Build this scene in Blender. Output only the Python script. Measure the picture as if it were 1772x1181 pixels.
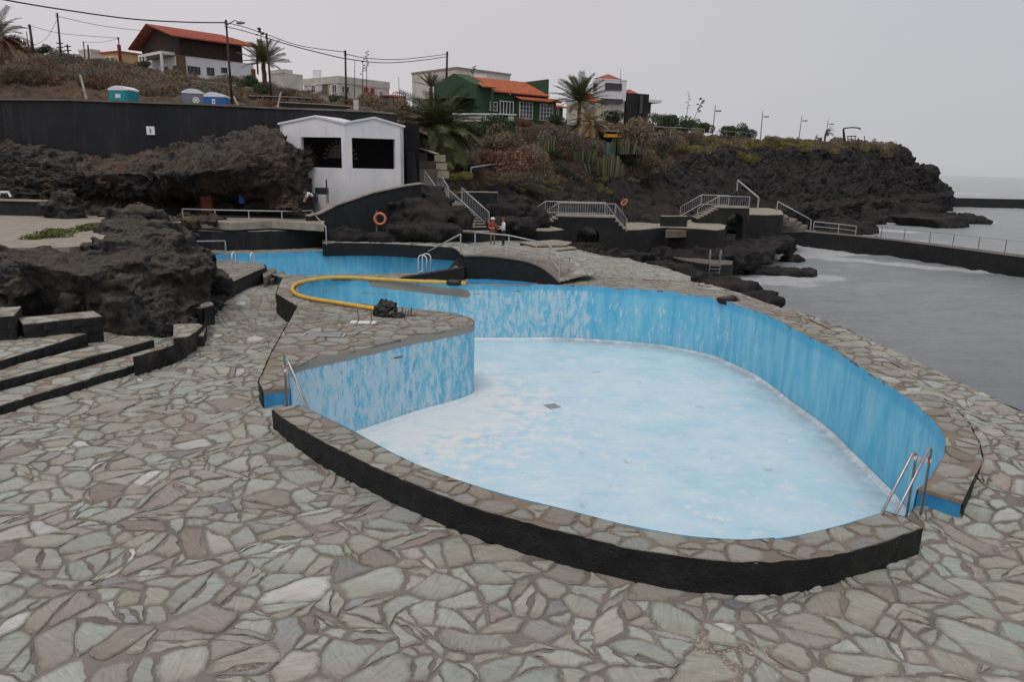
import bpy, bmesh, math, random
import numpy as np
from mathutils import Vector, Matrix, noise
from mathutils.geometry import tessellate_polygon
R = math.radians
rng = random.Random(7)
SC = bpy.context.scene
for o in list(bpy.data.objects): bpy.data.objects.remove(o)
COL = SC.collection

# ------------------------------------------------------------------ camera, sky, sun, exposure
H = 5.5
PITCH, ROLL, FPX = 13.45, 1.29, 1280.0
cam_d = bpy.data.cameras.new('camera'); cam = bpy.data.objects.new('camera', cam_d); COL.objects.link(cam)
cam_d.sensor_width = 36; cam_d.lens = 36 * FPX / 1772; cam_d.clip_start = .1; cam_d.clip_end = 20000
CM = Matrix.Rotation(R(90 - PITCH), 4, 'X') @ Matrix.Rotation(R(ROLL), 4, 'Z')
CM.translation = Vector((0, 0, H)); cam.matrix_world = CM
SC.camera = cam
world = bpy.data.worlds.new('World'); SC.world = world; world.use_nodes = True
nt = world.node_tree; nt.nodes.clear()
wo = nt.nodes.new('ShaderNodeOutputWorld'); bg = nt.nodes.new('ShaderNodeBackground')
sky = nt.nodes.new('ShaderNodeTexSky'); sky.sky_type = 'NISHITA'; sky.sun_disc = False
SUN_EL, SUN_AZ = 62, 200
sky.sun_elevation = R(SUN_EL); sky.sun_rotation = R(SUN_AZ); sky.dust_density = 6; sky.air_density = 1.0
hs = nt.nodes.new('ShaderNodeHueSaturation'); hs.inputs['Saturation'].default_value = .25
mx = nt.nodes.new('ShaderNodeMix'); mx.data_type = 'RGBA'; mx.inputs['Factor'].default_value = .90
# grey cloud over the clear sky: a little darker and bluer out to sea, with faint soft cloud
tc = nt.nodes.new('ShaderNodeTexCoord'); sx = nt.nodes.new('ShaderNodeSeparateXYZ'); nt.links.new(tc.outputs['Generated'], sx.inputs[0])
cn = nt.nodes.new('ShaderNodeTexNoise'); cmap = nt.nodes.new('ShaderNodeMapping'); cmap.inputs['Scale'].default_value = (1, 1, 3.5); nt.links.new(tc.outputs['Generated'], cmap.inputs[0]); nt.links.new(cmap.outputs[0], cn.inputs['Vector'])
cn.inputs['Scale'].default_value = 1.6; cn.inputs['Detail'].default_value = 6
ad = nt.nodes.new('ShaderNodeMath'); ad.operation = 'MULTIPLY_ADD'; nt.links.new(cn.outputs['Fac'], ad.inputs[0]); ad.inputs[1].default_value = .55; nt.links.new(sx.outputs[0], ad.inputs[2])
rp_ = nt.nodes.new('ShaderNodeValToRGB'); nt.links.new(ad.outputs[0], rp_.inputs[0]); rp_.color_ramp.elements[0].position = -0.0; rp_.color_ramp.elements[1].position = .95
rp_.color_ramp.elements[0].color = (.615, .577, .604, 1); rp_.color_ramp.elements[1].color = (.485, .50, .53, 1)
sc_ = nt.nodes.new('ShaderNodeVectorMath'); sc_.operation = 'SCALE'; nt.links.new(rp_.outputs[0], sc_.inputs[0]); sc_.inputs['Scale'].default_value = 10.0; nt.links.new(sc_.outputs[0], mx.inputs['B'])
nt.links.new(sky.outputs[0], hs.inputs['Color']); nt.links.new(hs.outputs[0], mx.inputs['A'])
nt.links.new(mx.outputs['Result'], bg.inputs[0]); bg.inputs[1].default_value = .1
nt.links.new(bg.outputs[0], wo.inputs[0])
sl = bpy.data.lights.new('sun', 'SUN'); sl.energy = .85; sl.angle = R(18); sl.color = (1, .96, .9)
so = bpy.data.objects.new('sun', sl); COL.objects.link(so)
_d = Vector((math.sin(R(SUN_AZ)) * math.cos(R(SUN_EL)), math.cos(R(SUN_AZ)) * math.cos(R(SUN_EL)), math.sin(R(SUN_EL))))
so.rotation_euler = _d.to_track_quat('Z', 'Y').to_euler(); so.location = (0, 0, 60)
SC.view_settings.view_transform = 'Standard'; SC.view_settings.look = 'None'
SC.view_settings.exposure = 0.13; SC.view_settings.gamma = 1; SC.view_settings.use_curve_mapping = False
try:
    SC.cycles.volume_bounces = 0; SC.cycles.max_bounces = 6; SC.cycles.diffuse_bounces = 3
    SC.cycles.use_denoising = True
except Exception: pass

# ------------------------------------------------------------------ survey helpers
_rot = CM.to_3x3()
RT, UP, FW = _rot @ Vector((1, 0, 0)), _rot @ Vector((0, 1, 0)), _rot @ Vector((0, 0, -1))
def ray(px, py): return RT * ((px - 886) / FPX) + UP * ((590.5 - py) / FPX) + FW
def gz(px, py, z=0.0):
    d = ray(px, py); t = (z - H) / d.z
    return Vector((d.x * t, d.y * t, z))
def gd(px, py, D):
    d = ray(px, py); t = D / d.y
    return Vector((d.x * t, D, H + d.z * t))
def toimg(p):
    q = Vector(p) - Vector((0, 0, H)); w = q.dot(FW)
    return (886 + FPX * q.dot(RT) / w, 590.5 - FPX * q.dot(UP) / w)

# ------------------------------------------------------------------ numpy gradient noise
_pr = np.random.RandomState(3)
_perm = _pr.permutation(256).astype(np.int64); _perm = np.concatenate([_perm, _perm, _perm])
_g = _pr.normal(size=(256, 3)); _g /= np.linalg.norm(_g, axis=1)[:, None]
def pn(P):
    P = np.asarray(P, float); I = np.floor(P).astype(np.int64); F = P - I; I &= 255
    U = F * F * F * (F * (F * 6 - 15) + 10); res = 0
    for dx in (0, 1):
        for dy in (0, 1):
            for dz in (0, 1):
                h = _perm[(_perm[(_perm[(I[:, 0] + dx) & 255] + I[:, 1] + dy) & 255] + I[:, 2] + dz) & 255]
                g = _g[h]
                d = g[:, 0] * (F[:, 0] - dx) + g[:, 1] * (F[:, 1] - dy) + g[:, 2] * (F[:, 2] - dz)
                w = (U[:, 0] if dx else 1 - U[:, 0]) * (U[:, 1] if dy else 1 - U[:, 1]) * (U[:, 2] if dz else 1 - U[:, 2])
                res = res + d * w
    return res * 1.5
def fbm(P, oct=5, gain=.5, lac=2.03, ridged=False):
    P = np.asarray(P, float); a = 1; s = 0
    for k in range(oct):
        n = pn(P + 17.3 * k)
        if ridged: n = 1 - 2 * np.abs(n) * 1.3
        s = s + a * n; a *= gain; P = P * lac
    return s

def cell(P, seed=0):
    """nearest feature point: distance gap to the second, offset vector, three random numbers per cell"""
    P = np.asarray(P, float); I = np.floor(P).astype(np.int64); n = len(P); d1 = np.full(n, 1e9); d2 = np.full(n, 1e9); off = np.zeros((n, 3)); rn = np.zeros((n, 3))
    for dx in (-1, 0, 1):
        for dy in (-1, 0, 1):
            for dz in (-1, 0, 1):
                C = I + (dx, dy, dz); h = _perm[(_perm[(_perm[(C[:, 0] + seed) & 255] + C[:, 1]) & 255] + C[:, 2]) & 255]
                fx = C + .5 + .42 * _g[h]; o = P - fx; d = (o * o).sum(1); w = d < d1
                d2 = np.where(w, d1, np.minimum(d2, d)); d1 = np.where(w, d, d1); off[w] = o[w]; rn[w] = _g[(h[w] * 7 + 13) & 255]
    return np.sqrt(d2) - np.sqrt(d1), off, rn
def facets(P, seed=0, tilt=.9):
    """broken, angular blocks with cracks between them"""
    g, o, r = cell(P, seed); return .55 * r[:, 0] + tilt * (o * r).sum(1) - .28 * np.clip(1 - g / .16, 0, 1)
def lava(P, seed=0, a=(1, .5, .24, .12), l=2.3):
    s = 0; P = P + .35 * np.c_[pn(P * 1.1 + seed), pn(P * 1.1 + 30), pn(P * 1.1 + 60)]
    for k, w in enumerate(a): s = s + w * facets(P, seed + 11 * k); P = P * l + 5.5
    return s
# ------------------------------------------------------------------ objects
def tag(o, label=None, cat=None, group=None, kind=None):
    if label: o['label'] = label
    if cat: o['category'] = cat
    if group: o['group'] = group
    if kind: o['kind'] = kind
    return o
def empty(name, loc=(0, 0, 0), rz=0, label=None, cat=None, group=None, kind=None):
    o = bpy.data.objects.new(name, None); COL.objects.link(o); o.location = loc; o.rotation_euler = (0, 0, rz)
    o.empty_display_size = .2
    return tag(o, label, cat, group, kind)
def link(name, me, parent=None, **kw):
    o = bpy.data.objects.new(name, me); COL.objects.link(o)
    if parent is not None: o.parent = parent
    return tag(o, **kw)
def mesh(name, V, F, m, smooth=False, attrs=None):
    me = bpy.data.meshes.new(name)
    if isinstance(F, np.ndarray):
        V = np.asarray(V, np.float32); n = len(F); k = F.shape[1]
        me.vertices.add(len(V)); me.vertices.foreach_set('co', V.ravel())
        me.loops.add(n * k); me.loops.foreach_set('vertex_index', F.astype(np.int32).ravel())
        me.polygons.add(n); me.polygons.foreach_set('loop_start', np.arange(0, n * k, k, dtype=np.int32))
        me.polygons.foreach_set('loop_total', np.full(n, k, np.int32))
        me.update(calc_edges=True)
    else:
        me.from_pydata([tuple(v) for v in V], [], F); me.update()
    if smooth: me.polygons.foreach_set('use_smooth', [True] * len(me.polygons))
    for k, a in (attrs or {}).items():
        at = me.attributes.new(k, 'FLOAT', 'POINT'); at.data.foreach_set('value', np.asarray(a, np.float32))
    for mm in (m if isinstance(m, (list, tuple)) else [m]): me.materials.append(mm)
    return me

class MB:
    """collects simple shapes; build() links them as one mesh"""
    def __init__(s): s.V = []; s.F = []; s.M = []; s.mi = 0
    def add(s, V, F):
        b = len(s.V); s.V += [Vector(v) for v in V]; s.F += [tuple(i + b for i in f) for f in F]; s.M += [s.mi] * len(F); return s
    def box(s, x0, y0, z0, x1, y1, z1):
        V = [(x, y, z) for z in (z0, z1) for y in (y0, y1) for x in (x0, x1)]
        return s.add(V, [(0, 2, 3, 1), (4, 5, 7, 6), (0, 1, 5, 4), (2, 6, 7, 3), (0, 4, 6, 2), (1, 3, 7, 5)])
    def beam(s, a, b, w, h, up=(0, 0, 1)):
        a, b = Vector(a), Vector(b); d = (b - a).normalized(); u = Vector(up)
        if abs(d.dot(u)) > .98: u = Vector((0, 1, 0))
        r = d.cross(u).normalized(); u = r.cross(d).normalized()
        V = [p + r * (sx * w / 2) + u * (sz * h / 2) for p in (a, b) for sx, sz in ((-1, -1), (1, -1), (1, 1), (-1, 1))]
        return s.add(V, [(0, 1, 2, 3), (7, 6, 5, 4), (0, 4, 5, 1), (1, 5, 6, 2), (2, 6, 7, 3), (3, 7, 4, 0)])
    def tube(s, pts, r, n=8, cap=True, closed=False):
        pts = [Vector(p) for p in pts]; m = len(pts); rs = r if isinstance(r, (list, tuple)) else [r] * m
        V = []; prev = None
        for i, p in enumerate(pts):
            if closed: d = pts[(i + 1) % m] - pts[i - 1]
            else: d = pts[min(i + 1, m - 1)] - pts[max(i - 1, 0)]
            d = d.normalized() if d.length > 1e-9 else Vector((0, 0, 1))
            if prev is None:
                u = Vector((0, 0, 1)) if abs(d.z) < .9 else Vector((1, 0, 0))
                a = d.cross(u).normalized()
            else: a = (prev - d * prev.dot(d)).normalized()
            prev = a; b = d.cross(a)
            V += [p + (a * math.cos(t) + b * math.sin(t)) * rs[i] for t in (2 * math.pi * k / n for k in range(n))]
        F = []
        for i in range(m if closed else m - 1):
            j = (i + 1) % m
            F += [(i * n + k, i * n + (k + 1) % n, j * n + (k + 1) % n, j * n + k) for k in range(n)]
        if cap and not closed: F += [tuple(range(n - 1, -1, -1)), tuple((m - 1) * n + k for k in range(n))]
        return s.add(V, F)
    def prism(s, poly, z0, z1):
        """poly in plan (x,y) CCW; z0/z1 numbers or functions"""
        f0 = z0 if callable(z0) else (lambda x, y: z0); f1 = z1 if callable(z1) else (lambda x, y: z1)
        n = len(poly); V = [(p[0], p[1], f0(p[0], p[1])) for p in poly] + [(p[0], p[1], f1(p[0], p[1])) for p in poly]
        tri = tessellate_polygon([[Vector((p[0], p[1], 0)) for p in poly]])
        F = [tuple(i + n for i in t) for t in tri] + [tuple(reversed(t)) for t in tri]
        F += [(i, (i + 1) % n, n + (i + 1) % n, n + i) for i in range(n)]
        return s.add(V, F)
    def extrude(s, prof, vec):
        """closed 3D outline pushed along vec"""
        vec = Vector(vec); n = len(prof); P = [Vector(p) for p in prof]
        tri = tessellate_polygon([P]); 
        F = [tuple(t) for t in tri] + [tuple(reversed([i + n for i in t])) for t in tri]
        F += [(i, (i + 1) % n, n + (i + 1) % n, n + i) for i in range(n)]
        return s.add(P + [p + vec for p in P], F)
    def build(s, name, m, parent=None, smooth=False, **kw):
        me = mesh(name, s.V, s.F, m, smooth)
        if any(s.M): me.polygons.foreach_set('material_index', s.M)
        bm = bmesh.new(); bm.from_mesh(me); bmesh.ops.recalc_face_normals(bm, faces=bm.faces); bm.to_mesh(me); bm.free()
        return link(name, me, parent, **kw)

# ------------------------------------------------------------------ materials
def c(r, g, b):
    f = lambda u: ((u / 255 + .055) / 1.055) ** 2.4 if u > 10 else u / 255 / 12.92
    return (f(r), f(g), f(b), 1)
class NM:
    def __init__(s, name, rough=.8, spec=.3):
        s.m = bpy.data.materials.new(name); s.m.use_nodes = True; s.t = s.m.node_tree
        s.b = s.t.nodes['Principled BSDF']; s.b.inputs['Roughness'].default_value = rough
        s.b.inputs['Specular IOR Level'].default_value = spec; s._c = None
    def n(s, t, **kw):
        nd = s.t.nodes.new(t)
        for k, v in kw.items():
            if k in nd.inputs: s.set(nd.inputs[k], v)
            else: setattr(nd, k, v)
        return nd
    def set(s, sock, v):
        if isinstance(v, bpy.types.NodeSocket): s.t.links.new(v, sock)
        else: sock.default_value = v
    @property
    def co(s):
        if s._c is None: s._c = s.n('ShaderNodeTexCoord').outputs['Object']
        return s._c
    def pos(s): return s.n('ShaderNodeNewGeometry').outputs['Position']
    def map(s, sc=(1, 1, 1), loc=(0, 0, 0), v=None):
        return s.n('ShaderNodeMapping', Vector=v or s.co, Scale=sc, Location=loc).outputs[0]
    def noise(s, scale, detail=5, rough=.55, v=None, dist=0):
        nd = s.n('ShaderNodeTexNoise', Vector=v or s.co, Scale=scale, Detail=detail, Roughness=rough, Distortion=dist); return nd.outputs['Fac']
    def attr(s, a): return s.n('ShaderNodeAttribute', attribute_name=a).outputs['Fac']
    def ramp(s, fac, stops, interp='LINEAR'):
        r = s.n('ShaderNodeValToRGB'); r.color_ramp.interpolation = interp; el = r.color_ramp.elements
        while len(el) < len(stops): el.new(.5)
        for e, (p, col) in zip(el, stops): e.position = p; e.color = col if len(col) == 4 else (*col, 1)
        s.t.links.new(fac, r.inputs[0]); return r.outputs[0]
    def val(s, fac, a, b):
        return s.n('ShaderNodeMapRange', Value=fac, **{'From Min': a, 'From Max': b}).outputs[0]
    def mix(s, f, a, b, mode='MIX'):
        nd = s.n('ShaderNodeMix', data_type='RGBA', blend_type=mode)
        s.set(nd.inputs['Factor'], f); s.set(nd.inputs['A'], a); s.set(nd.inputs['B'], b); return nd.outputs['Result']
    def math(s, op, a, b=0.0):
        nd = s.n('ShaderNodeMath', operation=op); s.set(nd.inputs[0], a); s.set(nd.inputs[1], b); return nd.outputs[0]
    def up(s):
        g = s.n('ShaderNodeNewGeometry'); x = s.n('ShaderNodeSeparateXYZ'); s.t.links.new(g.outputs['Normal'], x.inputs[0]); return x.outputs['Z']
    def bump(s, h, strength=.4, dist=.02):
        nd = s.n('ShaderNodeBump', Height=h, Strength=strength, Distance=dist); s.set(s.b.inputs['Normal'], nd.outputs[0]); return s
    def col(s, v): s.set(s.b.inputs['Base Color'], v); return s
def plain(name, col, rough=.7, var=.12, scale=3, bump=.15, bs=30, metal=0, spec=.3, bd=.01):
    m = NM(name, rough, spec); a = tuple(min(1, x * (1 - var)) for x in col[:3]) + (1,); b = tuple(min(1, x * (1 + var)) for x in col[:3]) + (1,)
    m.col(m.ramp(m.noise(scale, 6), [(.3, a), (.7, b)])); m.b.inputs['Metallic'].default_value = metal
    if bump: m.bump(m.noise(bs, 4), bump, bd)
    return m.m

# paving stone: each slab has its own tone and its own direction of cleavage
def stone_mat(name, tint=(1, 1, 1), dark=1.0):
    m = NM(name, .78, .3); r = m.attr('rnd')
    T = lambda R_, G, B: tuple(min(1, x * t * dark) for x, t in zip(c(R_, G, B)[:3], tint)) + (1,)
    base = m.ramp(r, [(0, T(122, 112, 104)), (.12, T(146, 142, 132)), (.25, T(136, 139, 131)), (.4, T(154, 154, 145)), (.52, T(140, 131, 122)), (.64, T(147, 151, 145)),
                      (.76, T(133, 122, 115)), (.86, T(138, 142, 137)), (.93, T(158, 152, 144)), (.965, T(108, 108, 112)), (.985, T(184, 180, 176)), (1, T(128, 131, 128))])
    rot = m.n('ShaderNodeVectorRotate', rotation_type='Z_AXIS', Vector=m.co, Angle=m.math('MULTIPLY', r, 57.0)).outputs[0]
    gr = m.noise(1, 5, .6, m.map((2.2, 22, 2), v=rot), .6)
    mot = m.noise(2.6, 6, .65)
    k = m.mix(.8, base, m.ramp(gr, [(.25, (.62, .62, .62)), (.5, (1, 1, 1)), (.78, (1.22, 1.22, 1.2))]), 'MULTIPLY')
    k = m.mix(.7, k, m.ramp(m.noise(5, 7, .75), [(.3, (.70, .70, .71)), (.5, (1, 1, 1)), (.72, (1.25, 1.24, 1.22))]), 'MULTIPLY')
    k = m.mix(m.math('MULTIPLY', m.val(m.noise(.55, 4), .45, .75), .55), k, T(126, 112, 98))
    k = m.mix(m.math('MULTIPLY', m.val(mot, .55, .8), .35), k, T(112, 100, 90))
    k = m.mix(m.math('MULTIPLY', m.val(m.noise(14, 5, .7), .62, .7), .5), k, T(190, 184, 172))
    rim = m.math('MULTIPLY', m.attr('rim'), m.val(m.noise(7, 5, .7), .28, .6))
    k = m.mix(m.math('MULTIPLY', m.val(rim, .1, 1.0), .62), k, T(84, 76, 68))  # edge shadow and joint dirt, both painted into the slab colour
    m.col(k); m.bump(m.math('ADD', gr, m.math('MULTIPLY', m.noise(30, 5, .7), .5)), .7, .016)
    return m.m
M = {}
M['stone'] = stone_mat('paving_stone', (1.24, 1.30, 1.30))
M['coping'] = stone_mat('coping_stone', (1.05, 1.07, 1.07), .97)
def mortar_mat(name, a, b, hi):
    m = NM(name, .95, .15); k = m.ramp(m.noise(1.3, 5), [(.3, a), (.7, b)])
    k = m.mix(m.math('MULTIPLY', m.val(m.noise(.7, 4, .6, m.map(loc=(5, 3, 1))), .5, .7), m.val(m.noise(24, 4, .7), .5, .62)), k, hi)
    k = m.mix(m.val(m.noise(60, 3, .7), .35, .3), k, c(60, 52, 46)); m.col(k); m.bump(m.noise(45, 5, .7), .8, .015); return m.m
M['mortar'] = mortar_mat('joint_mortar', c(108, 102, 97), c(142, 134, 126), c(190, 172, 154))
M['coping_mortar'] = mortar_mat('coping_mortar', c(122, 113, 102), c(142, 130, 116), c(166, 148, 128))

def lava_mat(name, dark=c(20, 21, 23), mid=c(56, 55, 55), brown=c(88, 79, 68), top=c(118, 110, 97), brown_amt=.5, top_amt=.5, bd=.05, sc=1.0):
    m = NM(name, .93, .2)
    n1 = m.noise(.35 * sc, 8, .62); n2 = m.noise(2.5 * sc, 8, .7); n3 = m.noise(9 * sc, 6, .75)
    k = m.ramp(n2, [(.36, dark), (.56, mid), (.72, tuple(x * 1.9 for x in mid[:3]) + (1,))])
    k = m.mix(m.math('MULTIPLY', m.val(n1, .5, .68), brown_amt), k, brown)
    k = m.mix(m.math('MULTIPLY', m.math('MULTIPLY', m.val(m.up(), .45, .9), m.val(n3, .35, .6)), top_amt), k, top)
    m.col(k); vo = m.n('ShaderNodeTexVoronoi', Vector=m.co, Scale=3.2 * sc, feature='F1'); m.bump(m.math('ADD', m.math('ADD', n2, m.math('MULTIPLY', n3, .6)), m.math('MULTIPLY', vo.outputs['Distance'], .5)), 1.0, bd * 1.6); return m.m
M['lava'] = lava_mat('lava_rock')
M['lava_far'] = lava_mat('cliff_lava', dark=c(24, 24, 27), mid=c(50, 48, 50), brown=c(66, 60, 56), top=c(80, 74, 60), bd=.15, sc=.45, brown_amt=.35, top_amt=.4)
M['lava_brown'] = lava_mat('brown_lava', dark=c(36, 33, 32), mid=c(72, 64, 58), brown=c(112, 92, 76), top=c(112, 98, 84), brown_amt=.7, bd=.08, sc=.8)
M['lava_wet'] = lava_mat('wet_lava', dark=c(22, 22, 24), mid=c(44, 42, 43), brown=c(66, 60, 54), top=c(70, 64, 58), top_amt=.25, sc=.8)
M['earth'] = lava_mat('dry_earth', dark=c(48, 42, 38), mid=c(88, 74, 63), brown=c(120, 94, 74), top=c(104, 90, 74), brown_amt=.7, top_amt=.5, bd=.1, sc=.7)
m = NM('black_masonry', .8, .3)
n_ = m.noise(3, 7, .65); k = m.ramp(n_, [(.3, c(24, 25, 27)), (.6, c(38, 39, 41)), (.8, c(58, 57, 56))])
k = m.mix(m.math('MULTIPLY', m.val(m.noise(.6, 5), .5, .75), .4), k, c(62, 60, 56))
m.col(k).bump(m.math('ADD', m.noise(9, 5), m.noise(34, 4)), .8, .025); M['black'] = m.m
m = NM('black_kerb_paint', .6, .35); k = m.ramp(m.noise(4, 7, .7), [(.3, c(14, 15, 17)), (.65, c(24, 25, 27)), (.82, c(48, 46, 44))])
k = m.mix(m.val(m.noise(20, 5, .85), .67, .71), k, c(112, 108, 100)); k = m.mix(m.math('MULTIPLY', m.val(m.noise(1.4, 6, .7), .5, .75), .5), k, c(50, 49, 46))
m.col(k).bump(m.math('ADD', m.noise(7, 5), m.noise(30, 4)), .9, .03); M['kerb'] = m.m
m = NM('dark_wall_render', .9, .2); k = m.ramp(m.noise(.25, 6, .6), [(.3, c(33, 35, 39)), (.7, c(46, 48, 51))])
k = m.mix(m.val(m.noise(2.2, 7, .8), .6, .85), k, c(72, 72, 72)); k = m.mix(m.math('MULTIPLY', m.val(m.noise(1.5, 8, .78, m.map((1.2, 1.2, .14))), .50, .72), .7), k, c(66, 65, 64)); k = m.mix(m.val(m.noise(5, 6, .85), .69, .73), k, c(104, 102, 98))
m.col(k).bump(m.noise(2.4, 8, .7), .5, .06); M['wall_dark'] = m.m
M['conc'] = plain('pale_concrete', c(150, 142, 130), .9, .22, 2, .3, 20)
M['conc_dark'] = plain('weathered_concrete', c(104, 98, 90), .9, .28, 1.5, .4, 14)
M['steel'] = plain('stainless_steel', c(158, 162, 165), .32, .1, 12, .03, 60, metal=.85, spec=.5)
M['rail'] = plain('galvanised_rail', c(170, 170, 172), .5, .1, 6, .05, 60, metal=.3)
M['rail_dark'] = plain('weathered_rail', c(128, 128, 126), .55, .15, 6, .05, 60, metal=.3)
M['rail_white'] = plain('white_rail', c(222, 222, 226), .5, .06, 6, .05, 60)
m = NM('white_render', .85, .3); k = m.ramp(m.noise(.8, 5), [(.3, c(214, 213, 216)), (.7, c(226, 225, 228))])
k = m.mix(m.math('MULTIPLY', m.val(m.noise(1.6, 8, .75, m.map((2.2, 2.2, .35))), .52, .78), .45), k, c(172, 168, 164)); k = m.mix(m.math('MULTIPLY', m.val(m.noise(9, 6, .8), .64, .74), .5), k, c(150, 146, 142))
m.col(k).bump(m.noise(8, 5), .15, .02); M['white'] = m.m
M['white_old'] = plain('stained_white_render', c(196, 192, 184), .9, .2, .8, .2, 5, bd=.03)
M['dkwood'] = plain('dark_timber', c(50, 38, 34), .8, .3, 3, .3, 12)
M['green'] = plain('green_render', c(54, 78, 58), .85, .12, 1.2, .1, 8)
M['orange_wall'] = plain('ochre_render', c(196, 164, 126), .85, .1, 1, .1, 8)
M['glass'] = plain('dark_glass', c(46, 50, 56), .12, .2, .5, 0, spec=.6)
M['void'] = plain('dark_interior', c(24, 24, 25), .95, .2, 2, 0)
M['pole'] = plain('weathered_pole', c(66, 56, 52), .9, .25, 5, .3, 20)
M['wire'] = plain('black_cable', c(40, 40, 44), .6, .1, 5, 0)
M['red'] = plain('red_paint', c(150, 62, 58), .6, .15, 3, .05)
M['plastic_w'] = plain('white_plastic', c(224, 226, 230), .4, .04, 3, 0)
M['plastic_teal'] = plain('teal_plastic', c(34, 138, 148), .45, .08, 3, 0)
M['plastic_grey'] = plain('grey_plastic', c(118, 120, 130), .45, .08, 3, 0)
M['plastic_blue'] = plain('blue_plastic', c(46, 100, 168), .45, .08, 3, 0)
M['ring'] = plain('faded_lifebuoy', c(198, 124, 94), .6, .12, 4, 0)
M['black_plastic'] = plain('black_sheet', c(20, 21, 23), .38, .3, 6, .4, 10, spec=.5, bd=.03)
M['bark'] = plain('palm_trunk', c(98, 80, 64), .95, .3, 6, .6, 8, bd=.05)
m = NM('yellow_hose', .5, .4); 
k = m.ramp(m.noise(3, 5), [(.3, c(206, 164, 62)), (.7, c(224, 184, 84))]); m.col(k)
w = m.n('ShaderNodeTexWave', Vector=m.co, Scale=14.0); m.bump(w.outputs['Fac'], .2, .01); M['hose'] = m.m
m = NM('terracotta_tiles', .85, .2); k = m.ramp(m.noise(3, 6, .7), [(.3, c(150, 86, 62)), (.55, c(184, 112, 82)), (.8, c(204, 140, 108))])
m.col(k); M['tile'] = m.m
m = NM('red_tiles', .85, .2); k = m.ramp(m.noise(3, 6, .7), [(.3, c(138, 76, 64)), (.55, c(164, 94, 80)), (.8, c(184, 116, 98))])
m.col(k); M['tile_red'] = m.m
def leaf_mat(name, a, b, trans=.15):
    m = NM(name, .7, .25); m.col(m.ramp(m.attr('rnd'), [(0, a), (1, b)])); return m.m
M['dry'] = leaf_mat('dry_twigs', c(84, 74, 60), c(146, 128, 106))
M['drygrey'] = leaf_mat('grey_twigs', c(78, 72, 66), c(138, 128, 114))
M['leaf'] = leaf_mat('green_leaves', c(38, 48, 32), c(80, 92, 62))
M['reddish'] = leaf_mat('reddish_twigs', c(86, 64, 54), c(136, 102, 84))
M['leafy'] = leaf_mat('yellow_green_leaves', c(84, 84, 48), c(146, 138, 80))
M['euph'] = leaf_mat('euphorbia_stems', c(60, 66, 48), c(108, 110, 80))
M['palm'] = leaf_mat('palm_leaflets', c(46, 56, 36), c(112, 118, 78))
M['palm_dry'] = leaf_mat('dry_palm_leaflets', c(110, 92, 66), c(170, 146, 108))
M['flower'] = leaf_mat('magenta_bracts', c(110, 42, 60), c(166, 66, 92))
M['ice'] = leaf_mat('ice_plant', c(40, 50, 30), c(120, 126, 66))
# ------------------------------------------------------------------ plan helpers
def xy(p): return (p[0], p[1])
def smooth(pts, n=6, closed=False):
    """Catmull-Rom through points"""
    P = [Vector(p) for p in pts]; m = len(P); out = []
    for i in range(m if closed else m - 1):
        p0 = P[i - 1] if (closed or i > 0) else P[0]; p1 = P[i]; p2 = P[(i + 1) % m]
        p3 = P[(i + 2) % m] if (closed or i + 2 < m) else P[-1]
        for k in range(n):
            t = k / n
            out.append(.5 * ((2 * p1) + (p2 - p0) * t + (2 * p0 - 5 * p1 + 4 * p2 - p3) * t * t + (3 * p1 - p0 - 3 * p2 + p3) * t ** 3))
    if not closed: out.append(P[-1])
    return out
def resample(pts, step, closed=False):
    P = [Vector(p) for p in pts]
    if closed: P = P + [P[0]]
    out = [P[0]]; acc = 0
    for a, b in zip(P, P[1:]):
        L = (b - a).length
        if L < 1e-9: continue
        t = step - acc
        while t <= L: out.append(a + (b - a) * (t / L)); t += step
        acc = (acc + L) % step if L + acc >= step else acc + L
    if not closed and (out[-1] - P[-1]).length > step * .3: out.append(P[-1])
    if closed and (out[-1] - P[0]).length < step * .3: out.pop()
    return out
def sd(P, poly):
    """signed distance of points to closed polygon (inside < 0) and nearest boundary point"""
    P = np.asarray(P, float); Q = np.asarray([xy(p) for p in poly], float); A = Q; B = np.roll(Q, -1, 0)
    best = np.full(len(P), 1e18); near = np.zeros((len(P), 2)); ins = np.zeros(len(P), bool)
    for a, b in zip(A, B):
        d = b - a; t = np.clip(((P - a) @ d) / max(d @ d, 1e-12), 0, 1); n = a + t[:, None] * d
        q = ((P - n) ** 2).sum(1); w = q < best; best[w] = q[w]; near[w] = n[w]
        if a[1] != b[1]:
            cnd = (a[1] > P[:, 1]) != (b[1] > P[:, 1]); xi = a[0] + (P[:, 1] - a[1]) * d[0] / d[1]
            ins ^= cnd & (P[:, 0] < xi)
    s = np.sqrt(best); s[ins] *= -1; return s, near
def area(poly): return .5 * sum(p[0] * q[1] - q[0] * p[1] for p, q in zip(poly, list(poly[1:]) + [poly[0]]))

ZR = .5
basin_px = [(519,701),(547,714),(608,744),(631,757),(700,794),(780,827),(881,858),(983,883),(1085,909),(1186,927),(1271,934),(1308,934.5),(1376,928),
 (1444,912),(1511,892),(1530,885),(1553,879),(1574,865),(1587,848),(1605,832),(1621,808),(1634,787),(1636,772),(1633,753),(1623,737),(1604,718),
 (1583,699),(1557,680),(1500,642),(1456,612),(1416,591),(1380,573),(1355,559),(1322,543),(1278,528),(1243,517.6),(1202,510.5),(1151,504),(1101,500),
 (1050,497),(980,493.5),(904,493),(853,493),(820,492.6),(782,491),(720,489.5),(648,486.5),(600,483.5),(570,483.5),(540,487),(519,494),(516,501),(523,508),(540,514.5),(585,522),
 (648,527.8),(686,531),(751,538),(792,543.5),(812,549),(821,555.5),(819,561),(805,565.5),(775,572),(725,581),(674,592.5),(623,604.5),(572,616),(521,627),(506,636),(500,650),(502,672)]
NB = len(basin_px)
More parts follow.
